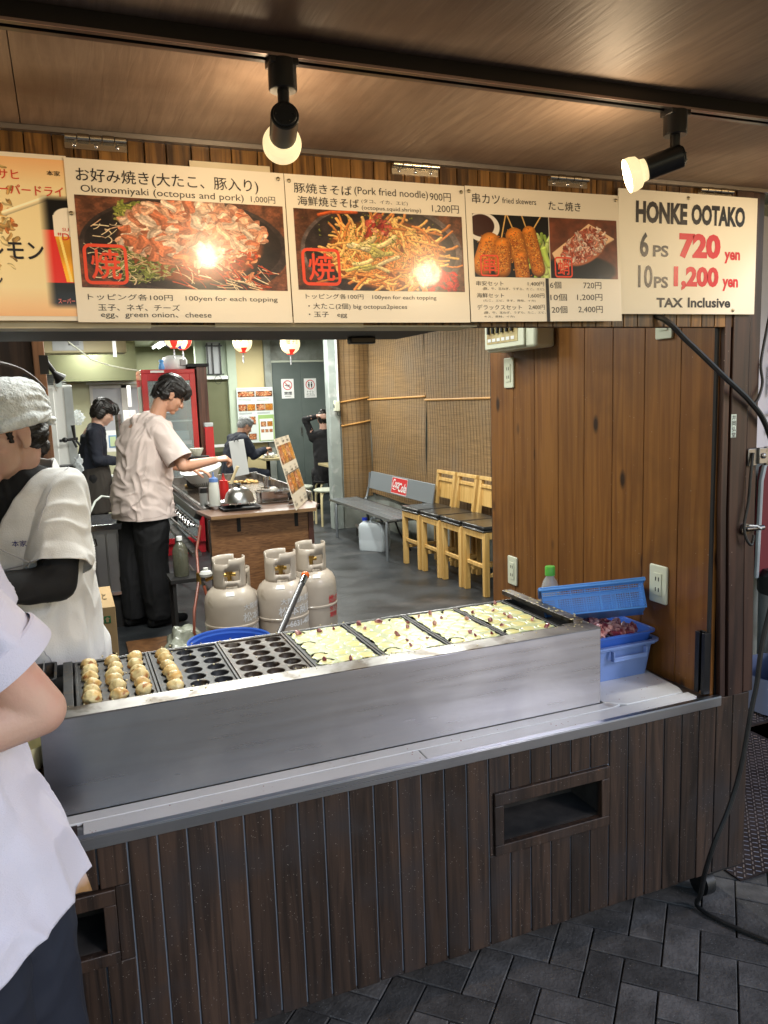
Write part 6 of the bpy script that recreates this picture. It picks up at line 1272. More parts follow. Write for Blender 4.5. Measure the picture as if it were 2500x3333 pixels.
# leaning menu stand
ms = thing('menu_stand', 'folded menu board with food photos standing on the cart edge', 'menu stand', (1.325,3.19,.842)); 
A_ = Vector((0,0,0)); U_ = Vector((.235,.515,0)); Vv = Vector((-.095,.105,.455)); Wd = U_.length
def mp_(x, y, z): 
    u = x/Wd; v = z/.48; p = A_+U_*u+Vv*v; nn = U_.cross(Vv).normalized(); return tuple(p+nn*(-y))
b = B(); g_ = [mp_(x, y, z) for y in (0,-.004) for x, z in ((0,0),(Wd,0),(Wd,.48),(0,.48))]; b.add(g_, [(0,1,2,3),(7,6,5,4),(0,4,5,1),(1,5,6,2),(2,6,7,3),(3,7,4,0)]); part('board', b, mat('menu_cream', (.62,.54,.42), rough=.35, coat=.3), ms)
for z0 in (.045+.06, .045+.26):
    for k in range(4):
        im = pic_dish(40, 60, k % 2); o = picture('menu_photo', im, 0, 1, 0, 1, 0, ms, .3); x0 = .02+k*.134; zz0, zz1 = z0, z0+.125
        for v, (x, z) in zip(o.data.vertices, ((x0,zz0),(x0+.130,zz0),(x0+.130,zz1),(x0,zz1))): v.co = mp_(x, -.0052, z)
b = B()
for z0 in (.02,.24,.44): 
    for x0, s in ((.02,'お好み焼'),(.24,'¥1,000'),(.42,'焼そば')): text(b, s, x0, x0+.085, z0, z0+.018, -.0055, .02, 0, mp_); text(b, '豚 玉子', x0, x0+.06, z0+.024, z0+.036, -.0055, 0, 0, mp_)
b.add([mp_(.0,-.0055,.232),mp_(Wd,-.0055,.232),mp_(Wd,-.0055,.237),mp_(0,-.0055,.237)],[(0,1,2,3)]); part('lettering', b, INK, ms, smooth=False, fix=False)

# ================================================================== PEOPLE
def rotm(yaw, pitch=0, roll=0): return Matrix.Rotation(yaw, 3, 'Z') @ Matrix.Rotation(pitch, 3, 'Y') @ Matrix.Rotation(roll, 3, 'X')
def head(b, c, R, s=1.0):
    c = Vector(c); T = lambda *p: c+R@(Vector(p)*s); E_ = lambda p, r, nu=20, nv=12: b.ell(T(*p), tuple(q*s for q in r), R, nu, nv)
    E_((-.012,0,.034),(.096,.077,.086)); E_((.028,0,-.028),(.060,.061,.086)); E_((.034,0,-.072),(.046,.050,.036)); E_((.068,0,-.097),(.020,.024,.017))
    E_((.074,0,.022),(.020,.048,.011)); b.limb([T(.082,0,.010), T(.094,0,-.012), T(.103,0,-.032)], [.008*s,.010*s,.013*s]); E_((.094,.011,-.036),(.010,.008,.008)); E_((.094,-.011,-.036),(.010,.008,.008))
    E_((.083,0,-.060),(.014,.024,.007)); E_((.081,0,-.073),(.013,.021,.008)); E_((.054,.036,-.028),(.028,.022,.024)); E_((.054,-.036,-.028),(.028,.022,.024))
    for q in (-1,1): E_((-.006,.076*q,-.010),(.018,.007,.031)); E_((-.012,.080*q,.002),(.014,.006,.018)); E_((.0,.073*q,-.03),(.010,.008,.012))
def face_parts(t, c, R, s=1.0):
    c = Vector(c); T = lambda *p: c+R@(Vector(p)*s)
    for q in (-1,1):
        b = B(); b.ell(T(.0805,.032*q,-.002),(.007*s,.0135*s,.0035*s),R,12,8); part('eye', b, BLACK, t)
        b = B(); b.limb([T(.087,.014*q,.018),T(.088,.032*q,.024),T(.078,.050*q,.019)],[.003*s,.0035*s,.002*s],8); part('eyebrow', b, HAIR, t)
    b = B(); b.ell(T(.090,0,-.061),(.0065*s,.021*s,.004*s),R,14,8); b.ell(T(.088,0,-.072),(.0065*s,.018*s,.005*s),R,14,8); part('lips', b, LIP, t)
def hand(b, w, d, n, curl=.5, side=1, s=1.0):
    """w wrist, d direction of the hand, n palm normal, side: thumb side sign"""
    w = Vector(w); d = Vector(d).normalized(); n = Vector(n); n = (n-d*n.dot(d)).normalized(); l = d.cross(n)*side
    for k, (o, L) in enumerate(((.030,.085),(.010,.090),(-.010,.086),(-.029,.078))):
        kn = w+(d*L+l*o)*s; b.limb([w+l*o*.4*s, kn], [.013*s,.0115*s], 10)
        p = kn; a = curl*.8; r = .0092*s
        for q, sl in enumerate((.042,.026,.021) if k != 3 else (.034,.020,.018)):
            e = p+(d*math.cos(a)+n*math.sin(a))*sl*s; b.limb([p, e], [r, r*.9], 10); p = e; a += curl; r *= .9
    p0 = w+(d*.02+l*.022)*s; p1 = w+(d*.052+l*.048+n*.012)*s; p2 = w+(d*.080+l*.052+n*.03)*s; p3 = w+(d*.102+l*.045+n*.045)*s
    b.limb([p0,p1,p2,p3],[.015*s,.012*s,.010*s,.008*s],10)
def folds(amp, st=(7,7,3.2), seed=0, fine=.35, drag=None):
    st = np.array(st, float)
    def f(co):
        q = co*st; wv = np.stack([fbm(q*.5, 2, seed+50), fbm(q*.5, 2, seed+51), fbm(q*.5, 2, seed+52)], 1)*1.5
        r = 1-np.abs(fbm(q+wv, 2, seed))*2.6; q2 = co*np.array([st[0]*1.3, st[1]*1.3, st[2]*3.2])+wv*1.6; r2_ = 1-np.abs(vnoise(q2, seed+7))*3.2
        return amp*(np.maximum(r, -.6)-.3)*.75+amp*fine*np.maximum(r2_, -.3)
    return f
def yoke(b, g, e=.02, w=.0, sl_=1.0):
    ax = (g['sl']-g['sr']).normalized(); b.limb([g['sl']-ax*.02, g['neck'].lerp(g['chest'], .3), g['sr']+ax*.02], [.058+e, (.085+e)*sl_, .058+e])
def sleeve(g, s, k0, r0, r1, r2_, cutk):
    a_, e_ = g['s'+s], g['e'+s]; d_ = (e_-a_).normalized(); L = (e_-a_).length; b = B(); b.limb([a_-d_*k0, a_.lerp(e_, .45), e_+d_*.03], [r0, r1, r2_], 22)
    return (b, [(tuple(a_+d_*L*cutk), tuple(d_))])
def figure(name, lab, loc, J, hc, hR, skin, vox, hs=1.0, hands=(('l',),), curls=(.5,.5), tors=1.0):
    t = thing(name, lab, 'person', loc); O = Vector(loc); g = {k: Vector(v)-O for k, v in J.items()}; b = B(); hc = Vector(hc)-O
    head(b, hc, hR, hs); nb = hc+hR@(Vector((-.035,0,-.06))*hs); b.limb([nb, (nb+g['neck'])/2, g['neck']], [.052,.054,.062])
    ax = (g['sl']-g['sr']).normalized()
    b.limb([g['sl']-ax*.03, g['neck'].lerp(g['chest'], .3), g['sr']+ax*.03], [.058,.085*tors,.058]); R = Matrix.Rotation(math.atan2(ax.y, ax.x)+PI/2*0, 3, 'Z')
    b.ell(g['chest'], (.165*tors,.105*tors,.17), R); b.ell((g['chest']+g['pel'])/2, (.14*tors,.10*tors,.19), R); b.ell(g['pel'], (.158*tors,.11*tors,.12), R)
    for s in 'lr':
        b.limb([g['s'+s], g['s'+s].lerp(g['e'+s], .4), g['e'+s]], [.050,.046,.038]); b.limb([g['e'+s], g['e'+s].lerp(g['w'+s], .3), g['w'+s]], [.038,.038,.026])
        b.limb([g['h'+s], g['h'+s].lerp(g['k'+s], .3), g['k'+s]], [.078,.076,.050]); b.limb([g['k'+s], g['k'+s].lerp(g['a'+s], .3), g['a'+s]], [.050,.052,.036])
        fd = g['f'+s]-g['a'+s]; b.limb([g['a'+s]+Vector((0,0,-.03))-fd*.15, g['a'+s]+fd*.5+Vector((0,0,-.04)), g['a'+s]+fd+Vector((0,0,-.05))], [.036,.036,.026])
        hd_ = J.get('hd'+s); hn_ = J.get('hn'+s); d = Vector(hd_) if hd_ else (g['w'+s]-g['e'+s]); n = Vector(hn_) if hn_ else Vector((0,0,-1)); hand(b, g['w'+s], d, n, curls[0 if s == 'l' else 1], 1 if s == 'r' else -1)
    fpart('body', b, vox, skin, t, smooth=1); return t, g, hc
def trousers(t, g, m, vox=.008, r=1.3, top=None, seed=3, drop=0):
    b = B(); 
    for s in 'lr':
        b.limb([g['h'+s]+Vector((0,0,.0)), g['h'+s].lerp(g['k'+s], .5), g['k'+s], g['k'+s].lerp(g['a'+s], .5), g['a'+s]+Vector((0,0,.0))], [.090*min(r,1.15),.082*r,.068*r,.064*r,.058*r])
        fd = g['f'+s]-g['a'+s]
    ax = (g['sl']-g['sr']); R = Matrix.Rotation(math.atan2(ax.y, ax.x), 3, 'Z'); rr = min(r, 1.15); b.ell(g['pel'], (.165*rr,.115*rr,.13), R)
    fpart('trousers', b, vox, m, t, smooth=2, disp=folds(.006,(9,9,4),seed), cut=lambda co: co[:,2] < min(g['al'].z, g['ar'].z)-.03)
    for s in 'lr':
        fd = g['f'+s]-g['a'+s]; b = B(); a = g['a'+s]; b.limb([Vector((a.x,a.y,.04))-fd*.25, Vector((a.x,a.y,.045))+fd*.4, Vector((a.x,a.y,.035))+fd*1.08], [.042,.042,.033]); fpart('shoe', b, .008, BLACK, t, smooth=1, cut=None)
def hairdo(t, c, R, s, m, style, seed=0, vox=.006):
    c = Vector(c); T = lambda *p: c+R@(Vector(p)*s); b = B(); E_ = lambda p, r: b.ell(T(*p), tuple(q*s for q in r), R)
    if style == 'short':     # full mop with a heavy fringe
        E_((-.018,0,.050),(.108,.090,.088)); E_((-.070,0,.005),(.055,.074,.075)); E_((.055,0,.072),(.058,.066,.045)); E_((-.085,0,-.035),(.034,.055,.045)); E_((.085,0,.045),(.030,.055,.028))
        E_((.025,.068,.055),(.040,.018,.030)); E_((.025,-.068,.055),(.040,.018,.030)); E_((-.045,.062,-.02),(.035,.022,.045)); E_((-.045,-.062,-.02),(.035,.022,.045))
    elif style == 'bob':
        E_((-.015,0,.048),(.112,.092,.085)); E_((-.06,0,-.01),(.06,.085,.09)); E_((.070,0,.045),(.042,.070,.036)); E_((-.02,.074,-.015),(.045,.020,.07)); E_((-.02,-.074,-.015),(.045,.020,.07))
    elif style == 'grey':
        E_((-.020,0,.044),(.103,.085,.084)); E_((-.065,0,-.005),(.052,.070,.068)); E_((.03,0,.09),(.06,.055,.03))
    elif style == 'bun':
        E_((-.018,0,.045),(.108,.088,.086)); E_((-.06,0,-.01),(.055,.075,.085)); E_((-.09,0,.09),(.045,.045,.045))
    elif style == 'nape':
        E_((-.060,0,-.012),(.052,.073,.062)); E_((-.080,0,-.052),(.026,.050,.040)); E_((.026,.064,.006),(.010,.005,.022)); E_((.026,-.064,.006),(.010,.005,.022)); E_((-.052,.058,-.004),(.03,.02,.038)); E_((-.052,-.058,-.004),(.03,.02,.038))
    Ri = np.array(R.inverted()); cc = np.array(c)
    def d(co):
        q = (co-cc)@Ri.T/s; ang = np.arctan2(q[:,1], q[:,2]+.0); P = np.stack([q[:,0]*8+seed, ang*9, np.full(len(q), .3)], 1)
        return .0065*s*(1-np.abs(fbm(P, 2, seed))*2)+.003*s*fbm(P*[1,4,1], 2, seed+4)
    h_ = fpart('hair', b, vox, m, t, smooth=1, disp=d)
    r_ = np.random.default_rng(seed); b = B()
    if style in ('short','bob'):
        for k in range(46):
            y = r_.uniform(-.062,.062); x0 = .06+r_.uniform(-.02,.02); z0 = .112-abs(y)*.45; L = r_.uniform(.7,1.1)
            b.tube([T(x0-.05,y*.8,z0+.012),T(x0,y,z0+.008),T(x0+.042-abs(y)*.25,y*1.15,z0-.030),T(x0+.046-abs(y)*.45,y*1.25,z0-.075*L)], [.008*s,.010*s,.008*s,.002*s], 6)
        for k in range(30):
            q = r_.choice((-1,1)); x = r_.uniform(-.09,.02); b.tube([T(x,.07*q,.08),T(x-.006,.086*q,.048),T(x-.015,.084*q,.02-r_.uniform(0,.06)*(x < -.035))], [.009*s,.009*s,.002*s], 6)
        for k in range(26):
            y = r_.uniform(-.06,.06); b.tube([T(-.095,y,.05),T(-.118,y*.95,.0),T(-.108,y*.85,-.05-r_.uniform(0,.03))], [.010*s,.010*s,.002*s], 6)
        part('hair_lock', b, m, h_, kind='stuff', fix=False)
    return h_

from mathutils.bvhtree import BVHTree
def seam(garment, pts, m, r=.0013, n=26, name='seam', off=.0012):
    """a stitched line lying on the cloth surface"""
    me = garment.data; tr = BVHTree.FromPolygons([v.co for v in me.vertices], [tuple(p.vertices) for p in me.polygons]); pts = [Vector(p) for p in pts]; Q = []
    for i in range(len(pts)-1):
        for k in range(n//(len(pts)-1)+1):
            h = tr.find_nearest(pts[i].lerp(pts[i+1], k/(n//(len(pts)-1)+1)))
            if h[0] is not None: Q.append(h[0]+(pts[i].lerp(pts[i+1], k/(n//(len(pts)-1)+1))-h[0]).normalized()*off)
    b = B(); b.tube(Q, r, 5); return part(name, b, m, garment)
SEAMW = mat('seam_white', (.50,.49,.52), rough=.8); SEAMP = mat('seam_pink', (.50,.42,.39), rough=.8); SEAML = mat('seam_lavender', (.40,.40,.50), rough=.8)
# ---- chef in the pinkish shirt at the hot plate
J = dict(neck=(.585,3.985,1.435), chest=(.505,4.0,1.29), pel=(.470,4.01,.93), sr=(.600,3.835,1.365), sl=(.440,4.150,1.375), er=(.715,3.735,1.125), el=(.60,4.29,1.12), wr=(.935,3.80,1.150), wl=(.83,4.22,1.07),
         hr=(.50,3.93,.90), hl=(.42,4.09,.90), kr=(.49,3.92,.50), kl=(.37,4.06,.50), ar=(.50,3.93,.09), al=(.35,4.05,.09), fr=(.66,3.97,.09), fl=(.51,4.10,.09))
J['hdr'] = (1,.1,.12); J['hnr'] = (.1,.35,-1)
hR = rotm(.08, math.radians(35)); t, g, hc = figure('person', 'young cook in a loose pinkish white shirt and black trousers working at the hot plate', (.50,4.0,0), J, (.700,3.985,1.605), hR, SKIN, .0045, curls=(.4,.95), tors=1.05)
face_parts(t, hc, hR); hairdo(t, hc, hR, 1.0, HAIR, 'short', 3)
trousers(t, g, CLOTHB, .008, 1.52)
b = B(); an = math.atan2((g['sl']-g['sr']).y, (g['sl']-g['sr']).x)
O = Vector((.50,4.0,0)); 
b.loft([(.455-.5,.0,.70,.222,.185,an),(.455-.5,0,.85,.222,.185,an),(.462-.5,0,.98,.217,.180,an),(.478-.5,0,1.10,.212,.165,an),(.488-.5,0,1.22,.212,.160,an),(.498-.5,0,1.31,.205,.150,an),(.520-.5,-.005,1.385,.175,.118,an),(.552-.5,-.01,1.43,.12,.09,an),(.578-.5,-.015,1.462,.078,.070,an),(.60-.5,-.015,1.485,.066,.062,an)], 32)
yoke(b, g, .032)
fpart('shirt', b, .007, CLOTHP, t, smooth=3, disp=folds(.013,(6.5,6.5,3.6),5,.5), solid=.003, planes=[((0,0,.772),(0,0,-1)),((.112,0,1.462),(.6,0,.8))], extra=[sleeve(g,'r',.0,.078,.085,.092,.84), sleeve(g,'l',.0,.078,.085,.092,.84)])
sh = [o for o in t.children if o.name.startswith('shirt')][0]
seam(sh, [(-.16,-.30,.78),(-.13,-.30,.95),(-.12,-.30,1.10)], SEAMP, .0022); seam(sh, [(-.28,-.12,.795),(-.15,-.25,.793),(.0,-.30,.792),(.15,-.25,.793)], SEAMP, .0012, 40); seam(sh, [(-.02,-.30,1.30),(-.05,-.28,1.15),(-.02,-.28,1.0)], SEAMP, .0012)

# ---- cook with the towel on his head
O = (-.13,.74,0); f = Vector((math.cos(math.radians(238)), math.sin(math.radians(238)), 0)); l_ = Vector((-f.y, f.x, 0))
C0 = Vector((-.118,.735,0)); P = lambda a, s_, z: tuple(C0+f*a+l_*s_+Vector((0,0,z)))
J = dict(neck=P(.04,0,1.372), chest=P(.0,0,1.22), pel=P(-.04,0,.90), sl=P(.01,.112,1.315), sr=P(.01,-.112,1.315), el=(-.052,.555,1.095), er=P(.05,-.22,1.08), wl=(-.27,.455,1.11), wr=P(.26,-.14,1.08),
         hl=P(-.03,.08,.88), hr=P(-.03,-.08,.88), kl=P(0,.09,.48), kr=P(0,-.09,.48), al=P(-.02,.09,.10), ar=P(-.02,-.09,.10), fl=P(.16,.10,.10), fr=P(.16,-.10,.10))
hR = rotm(math.radians(220), math.radians(16)); t, g, hc = figure('person', 'cook in a white coat over black sleeves with a white towel wrapped on his head', O, J, (-.152,.655,1.485), hR, SKINP, .0045, curls=(.8,.8))
face_parts(t, hc, hR); hairdo(t, hc, hR, 1.0, HAIR, 'nape', 9, .005)
b = B(); T = lambda *p: hc+hR@Vector(p)
b.ell(T(-.018,0,.066),(.118,.100,.076),hR); b.ell(T(-.06,0,.060),(.085,.094,.074),hR); b.limb([T(.085,.0,.040),T(.05,.078,.034),T(-.03,.094,.030),T(-.10,.05,.022),T(-.118,0,.016)],[.016,.016,.018,.02,.022]); b.limb([T(.085,.0,.040),T(.05,-.078,.034),T(-.03,-.094,.030),T(-.10,-.05,.022),T(-.118,0,.016)],[.016,.016,.018,.02,.022])
b.ell(T(-.128,.01,.020),(.020,.028,.026),hR); b.limb([T(-.12,.02,.02),T(-.136,.03,-.012)],[.014,.010])
def td(co):
    q = (co-np.array(hc))@np.array(hR.inverted()).T; tgt = np.array([-.125,.02,.02]); v = q-tgt; r = np.linalg.norm(v, axis=1); a = np.arctan2(v[:,2], np.hypot(v[:,0],v[:,1])*np.sign(v[:,1]+1e-9))
    return .0035*np.sin(a*26+3*fbm(q*14,2,4))*np.clip(1-r/.16, 0, 1)*1.4+.0012*fbm(q*120,2,2)+.003*fbm(q*[12,12,30],2,6)
fpart('head_towel', b, .0035, TOWEL, t, smooth=1, disp=td)
trousers(t, g, CLOTHB, .009, .80)
OV = Vector(O); ang = math.atan2(l_.y, l_.x)
def ring(a, s_, z, rx, ry): p = Vector(P(a, s_, z))-OV; return (p.x, p.y, z, rx, ry, ang)
b = B(); b.loft([ring(-.02,0,1.0,.12,.10), ring(0,0,1.1,.125,.11), ring(0,0,1.25,.132,.118), ring(.01,0,1.33,.118,.096), ring(.02,0,1.372,.092,.078), ring(.03,0,1.388,.066,.064)], 32)
for s in 'lr': b.limb([g['s'+s], g['s'+s].lerp(g['e'+s], .5), g['e'+s]], [.058,.054,.050]); b.limb([g['e'+s], g['e'+s].lerp(g['w'+s], .5), g['w'+s]], [.050,.046,.036])
yoke(b, g, .006); fpart('undershirt', b, .006, CLOTHB, t, smooth=2, disp=folds(.004,(16,16,12),12,.3))
b = B(); b.loft([ring(-.02,.0,.70,.188,.175), ring(-.02,0,.85,.176,.165), ring(-.02,0,1.0,.162,.152), ring(-.01,0,1.12,.156,.146), ring(0,0,1.22,.165,.142), ring(.0,0,1.30,.155,.125), ring(.01,0,1.345,.130,.103), ring(.015,0,1.385,.100,.086), ring(.02,0,1.41,.078,.075)], 36)
yoke(b, g, .020)
def cutt(co):
    q = co-np.array(Vector(P(0,0,0))-OV); ff = q@np.array(f); ss = q@np.array(l_); r = co[:,2] > 1.395+.25*np.maximum(-ff, 0)
    r |= (ff > .0)&(co[:,2] > 1.235)&(np.abs(ss+.0) < (co[:,2]-1.235)*.60); return r
ct_ = fpart('coat', b, .006, CLOTHW, t, smooth=3, disp=folds(.015,(7.5,7.5,3.2),21,.42), cut=cutt, solid=.0028, planes=[((0,0,.72),(0,0,-1))], extra=[sleeve(g,'l',.0,.070,.077,.086,.84), sleeve(g,'r',.0,.070,.077,.086,.84)])
b = B(); b.limb([Vector(P(.128,.085,1.185))-OV, Vector(P(.125,.10,1.186))-OV],[.004,.004]); 
eb = B(); pt = Vector(P(.152,.10,1.20))-OV; V_ = lambda a, s_, z: Vector(P(a, s_, z))-OV
seam(ct_, [V_(.3,.02,1.225),V_(.3,.01,1.0),V_(.3,.0,.75)], SEAMW, .0014); seam(ct_, [V_(.3,.055,1.17),V_(.3,.06,1.06),V_(.3,.14,1.05),V_(.3,.145,1.165),V_(.3,.055,1.17)], SEAMW, .0012, 44); seam(ct_, [V_(.3,.06,.92),V_(.3,.065,.80),V_(.26,.19,.80),V_(.26,.18,.92),V_(.3,.06,.92)], SEAMW, .0012, 44); seam(ct_, [V_(.0,.145,1.40),V_(.14,.135,1.30),V_(.14,.12,1.20)], SEAMW, .0014)
if 1: pass
def em(x, y, z): p = Vector(P(.1485+.0-.10*(x-.09)*4*.25, x, z))-OV; return tuple(p)
text(eb, '本家', .055, .095, 1.196, 1.212, 0, .03, 0, lambda x, y, z: em(x, y, z)); part('embroidery', eb, NAVYI, ct_, smooth=False, fix=False)
b = B(); b.ell(Vector(P(.150,.0,1.205))-OV,(.009,.009,.009)); part('button', b, WHITEP, ct_)

# ---- person in the foreground at the left edge
O = (-.27,-.30,0); yw = math.radians(158); f = Vector((math.cos(yw), math.sin(yw), 0)); l_ = Vector((-f.y, f.x, 0)); C0 = Vector((-.286,-.285,0))
J = dict(neck=P(.02,0,1.43), chest=P(.0,0,1.27), pel=P(.0,0,.92), sl=(-.235,-.435,1.365), sr=P(0,-.17,1.37), el=(-.070,-.410,1.105), er=P(-.02,-.24,1.10), wl=(-.29,-.455,1.07), wr=P(.24,-.12,1.08),
         hl=P(-.06,.085,.90), hr=P(-.06,-.085,.90), kl=P(-.10,.09,.49), kr=P(-.10,-.09,.49), al=P(-.15,.09,.10), ar=P(-.15,-.09,.10), fl=P(.05,.10,.10), fr=P(.05,-.10,.10))
hR = rotm(yw, math.radians(22)); t, g, hc = figure('person', 'person in a lilac white coat with bare elbow and navy trousers at the left edge', O, J, P(.09,0,1.60), hR, SKINP, .0045, curls=(.6,.6))
face_parts(t, hc, hR); hairdo(t, hc, hR, 1.0, HAIR, 'short', 15)
trousers(t, g, CLOTHN, .008, 1.52, seed=8); OV = Vector(O); ang = math.atan2(l_.y, l_.x)
b = B(); b.loft([ring(-.03,.0,.56,.235,.215), ring(-.035,0,.66,.238,.222), ring(-.035,0,.76,.232,.218), ring(-.03,0,.86,.215,.195), ring(-.015,0,.98,.190,.165), ring(-.005,0,1.10,.182,.145), ring(0,0,1.22,.190,.138), ring(0,0,1.32,.190,.125), ring(.0,0,1.38,.158,.105), ring(.01,0,1.425,.10,.085), ring(.02,0,1.45,.072,.072)], 36)
yoke(b, g, .020)
ct_ = fpart('coat', b, .0055, CLOTHL, t, smooth=3, disp=folds(.015,(7.5,7.5,3.0),31,.4), solid=.0028, planes=[((0,0,1.435),(0,0,1)), (tuple(Vector(P(-.10,0,.705))-OV), tuple((f*-.42+Vector((0,0,-1))).normalized()))], extra=[sleeve(g,'l',.0,.074,.076,.082,.69), sleeve(g,'r',.0,.074,.076,.082,.69)])
a_, e_ = g['sl'], g['el']; d_ = (e_-a_).normalized(); b = B(); Rq = d_.to_track_quat('Z','Y').to_matrix(); L = (e_-a_).length
b.lathe([(.079,L*.60),(.083,L*.61),(.086,L*.70),(.085,L*.725),(.081,L*.725),(.080,L*.70)], a_, 36, Rq); part('cuff', b, CLOTHL, ct_)
# back vent flap with the brown stain
V_ = lambda a, s_, z: Vector(P(a, s_, z))-OV
seam(ct_, [V_(-.03,.35,1.12),V_(-.04,.4,.95),V_(-.06,.4,.80),V_(-.07,.4,.66)], SEAML, .0014); seam(ct_, [V_(-.075,.35,.93),V_(-.09,.37,.80),V_(-.16,.33,.78),V_(-.19,.28,.90),V_(-.075,.35,.93)], SEAML, .0012, 44); seam(ct_, [V_(.10,.4,.635),V_(.0,.4,.675),V_(-.10,.4,.72),V_(-.2,.35,.75)], SEAML, .0012, 36)
b = B(); V = []; n = 14
for j in range(n):
    for i in range(8):
        u, v = i/7, j/(n-1); p = Vector(P(-.14-.062*v-.030*v*u, -.05-.085*u*.9, .96-.225*v-.030*u*v))-OV; V.append(p+l_*.006*math.sin(v*9+u*4))
b.add(V, [(j*8+i, j*8+i+1, (j+1)*8+i+1, (j+1)*8+i) for j in range(n-1) for i in range(7)]); me = fin(b.mesh('coat_flap'), None, True, 60)
mt = mat('stained_hem_cotton', (.72,.69,.78), (.68,.65,.74), rough=.75, ns=4); 
if not mt.get('done'):
    nt2 = mt.node_tree; N = nt2.nodes; p_ = N['Principled BSDF']; src = p_.inputs['Base Color'].links[0].from_socket; tc = N.new('ShaderNodeTexCoord'); sp = N.new('ShaderNodeSeparateXYZ'); nt2.links.new(tc.outputs['Object'], sp.inputs[0]); ns_ = N.new('ShaderNodeTexNoise'); ns_.inputs['Scale'].default_value = 16; nt2.links.new(tc.outputs['Object'], ns_.inputs['Vector'])
    ad = N.new('ShaderNodeMath'); ad.operation = 'MULTIPLY_ADD'; ad.inputs[1].default_value = .10; nt2.links.new(ns_.outputs[0], ad.inputs[0]); nt2.links.new(sp.outputs['Z'], ad.inputs[2]); r_ = N.new('ShaderNodeMapRange'); r_.inputs[1].default_value = .815; r_.inputs[2].default_value = .76; nt2.links.new(ad.outputs[0], r_.inputs[0]); x = N.new('ShaderNodeMix'); x.data_type = 'RGBA'; nt2.links.new(r_.outputs[0], x.inputs[0]); nt2.links.new(src, x.inputs[6]); x.inputs[7].default_value = (.40,.22,.09,1); nt2.links.new(x.outputs[2], p_.inputs['Base Color']); mt['done'] = 1
me.materials.append(mt); o = link('coat_flap', me, ct_); md = o.modifiers.new('s', 'SOLIDIFY'); md.thickness = .002
# ---- man in black with a brown apron in the kitchen
O = (.26,6.5,0); yw = 0.0; f = Vector((1,0,0)); l_ = Vector((0,1,0)); C0 = Vector((.25,6.5,0))
J = dict(neck=P(.045,0,1.345), chest=P(.0,0,1.20), pel=P(-.02,0,.86), sl=P(0,.165,1.28), sr=P(.0,-.165,1.28), el=P(.02,.21,1.03), er=P(.015,-.21,1.03), wl=P(.21,.10,1.00), wr=P(.20,-.10,1.01), hl=P(-.02,.08,.84), hr=P(-.02,-.08,.84), kl=P(0,.09,.46), kr=P(0,-.09,.46), al=P(-.02,.09,.10), ar=P(-.02,-.09,.10), fl=P(.16,.10,.10), fr=P(.16,-.10,.10))
hR = rotm(yw, math.radians(30)); t, g, hc = figure('person', 'man in black shirt and brown apron bending over the kitchen counter', O, J, P(.115,0,1.485), hR, SKINP, .008, curls=(.5,.5))
hairdo(t, hc, hR, 1.0, HAIR, 'bob', 5, .007); trousers(t, g, CLOTHB, .011, 1.15); OV = Vector(O); ang = math.atan2(l_.y, l_.x)
b = B(); b.loft([ring(-.02,0,.86,.17,.135), ring(-.03,0,1.0,.178,.135), ring(-.01,0,1.15,.19,.13), ring(0,0,1.26,.178,.115), ring(.02,0,1.31,.12,.085), ring(.035,0,1.35,.066,.062)], 28)
for s in 'lr': b.limb([g['s'+s], g['s'+s].lerp(g['e'+s], .5), g['e'+s]], [.066,.06,.055]); b.limb([g['e'+s], g['e'+s].lerp(g['w'+s], .8)], [.055,.046])
yoke(b, g, .012); fpart('shirt', b, .010, CLOTHN, t, smooth=2, disp=folds(.007,(9,9,6),41))
b = B(); b.loft([ring(-.005,0,.52,.195,.155), ring(-.01,0,.75,.192,.150), ring(-.015,0,.93,.182,.143), ring(-.015,0,.97,.178,.14)], 28); fpart('apron', b, .010, APRON, t, smooth=1, disp=folds(.006,(9,9,2.5),42))
# ---- old man at the table
O = (2.28,9.2,0); yw = math.radians(15); f = Vector((math.cos(yw), math.sin(yw), 0)); l_ = Vector((-f.y, f.x, 0)); C0 = Vector((2.20,9.2,0))
J = dict(neck=P(.05,0,1.08), chest=P(-.01,0,.92), pel=P(-.10,0,.55), sl=P(0,.175,1.02), sr=P(.0,-.175,1.02), el=P(.14,.23,.80), er=P(.12,-.22,.80), wl=P(.37,.10,.82), wr=P(.37,-.10,.86), hl=P(-.08,.09,.53), hr=P(-.08,-.09,.53), kl=P(.34,.11,.52), kr=P(.34,-.11,.52), al=P(.32,.11,.10), ar=P(.32,-.11,.10), fl=P(.50,.12,.10), fr=P(.50,-.12,.10))
hR = rotm(yw, math.radians(30)); t, g, hc = figure('person', 'grey haired man in a navy jacket seated with his back turned at the table', O, J, P(.13,0,1.20), hR, SKIN, .009, curls=(.8,.8))
hairdo(t, hc, hR, 1.0, HAIRG, 'grey', 6, .008); trousers(t, g, CLOTHN, .012, 1.15); OV = Vector(O); ang = math.atan2(l_.y, l_.x)
b = B(); b.loft([ring(-.10,0,.44,.20,.16), ring(-.09,0,.62,.205,.155), ring(-.05,0,.80,.215,.150), ring(-.02,0,.96,.205,.14), ring(.0,0,1.03,.16,.115), ring(.04,0,1.09,.085,.08), ring(.05,0,1.12,.07,.068)], 28)
for s in 'lr': b.limb([g['s'+s], g['s'+s].lerp(g['e'+s], .5), g['e'+s]], [.08,.073,.066]); b.limb([g['e'+s], g['e'+s].lerp(g['w'+s], .85)], [.066,.05])
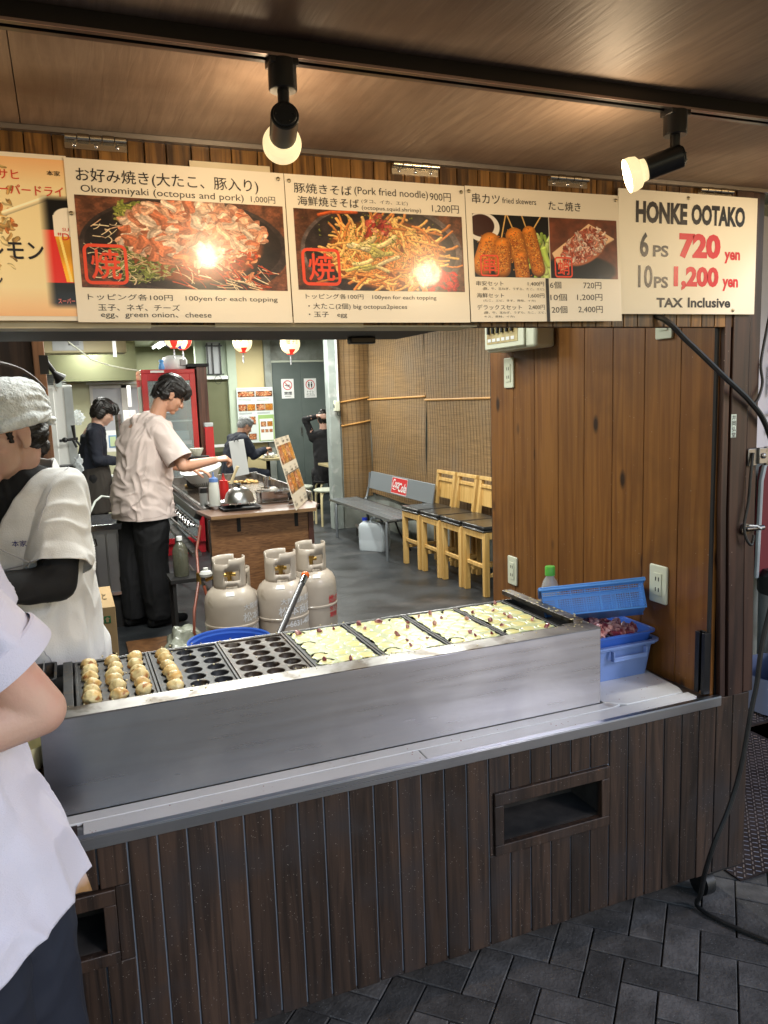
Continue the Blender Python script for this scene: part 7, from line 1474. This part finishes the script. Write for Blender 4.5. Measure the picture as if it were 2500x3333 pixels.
yoke(b, g, .012); fpart('jacket', b, .011, CLOTHN, t, smooth=2, disp=folds(.009,(8,8,5),51))
sl_ = stool('dark stool carrying the old man', (2.12,9.18,0), BLACKM)
# ---- woman in black with her arms raised
O = (3.22,8.55,0); yw = math.radians(75); f = Vector((math.cos(yw), math.sin(yw), 0)); l_ = Vector((-f.y, f.x, 0)); C0 = Vector((3.24,8.55,0))
J = dict(neck=P(.0,0,1.10), chest=P(-.01,0,.94), pel=P(-.02,0,.55), sl=P(0,.155,1.04), sr=P(.0,-.155,1.04), el=P(.03,.245,1.265), er=P(.03,-.245,1.265), wl=P(-.07,.08,1.31), wr=P(-.07,-.08,1.31), hl=P(0,.09,.53), hr=P(0,-.09,.53), kl=P(.38,.11,.52), kr=P(.38,-.11,.52), al=P(.36,.11,.10), ar=P(.36,-.11,.10), fl=P(.53,.12,.10), fr=P(.53,-.12,.10))
hR = rotm(yw, math.radians(25)); t, g, hc = figure('person', 'woman in black long sleeves raising both arms to her hair behind the grey pillar', O, J, P(.05,0,1.25), hR, SKINP, .009, hs=.92, curls=(.8,.8), tors=.85)
hairdo(t, hc, hR, .92, HAIR, 'bun', 7, .008); trousers(t, g, CLOTHB, .012, 1.1); OV = Vector(O); ang = math.atan2(l_.y, l_.x)
b = B(); b.loft([ring(-.03,0,.44,.165,.13), ring(-.03,0,.62,.15,.12), ring(-.02,0,.80,.155,.115), ring(-.01,0,.94,.16,.11), ring(.0,0,1.01,.13,.09), ring(.01,0,1.035,.10,.07)], 28)
for s in 'lr': b.limb([g['s'+s]-Vector((0,0,.03)), g['s'+s].lerp(g['e'+s], .5), g['e'+s]], [.058,.05,.045]); b.limb([g['e'+s], g['e'+s].lerp(g['w'+s], .9)], [.045,.034])
yoke(b, g, .012); fpart('top', b, .009, CLOTHB, t, smooth=2, disp=folds(.006,(9,9,6),61))
stool('dark stool carrying the woman in black', (3.24,8.53,0), BLACKM)
# drop unused leftovers
for o in list(bpy.data.objects):
    if o.type == 'MESH' and o.data is None: bpy.data.objects.remove(o)
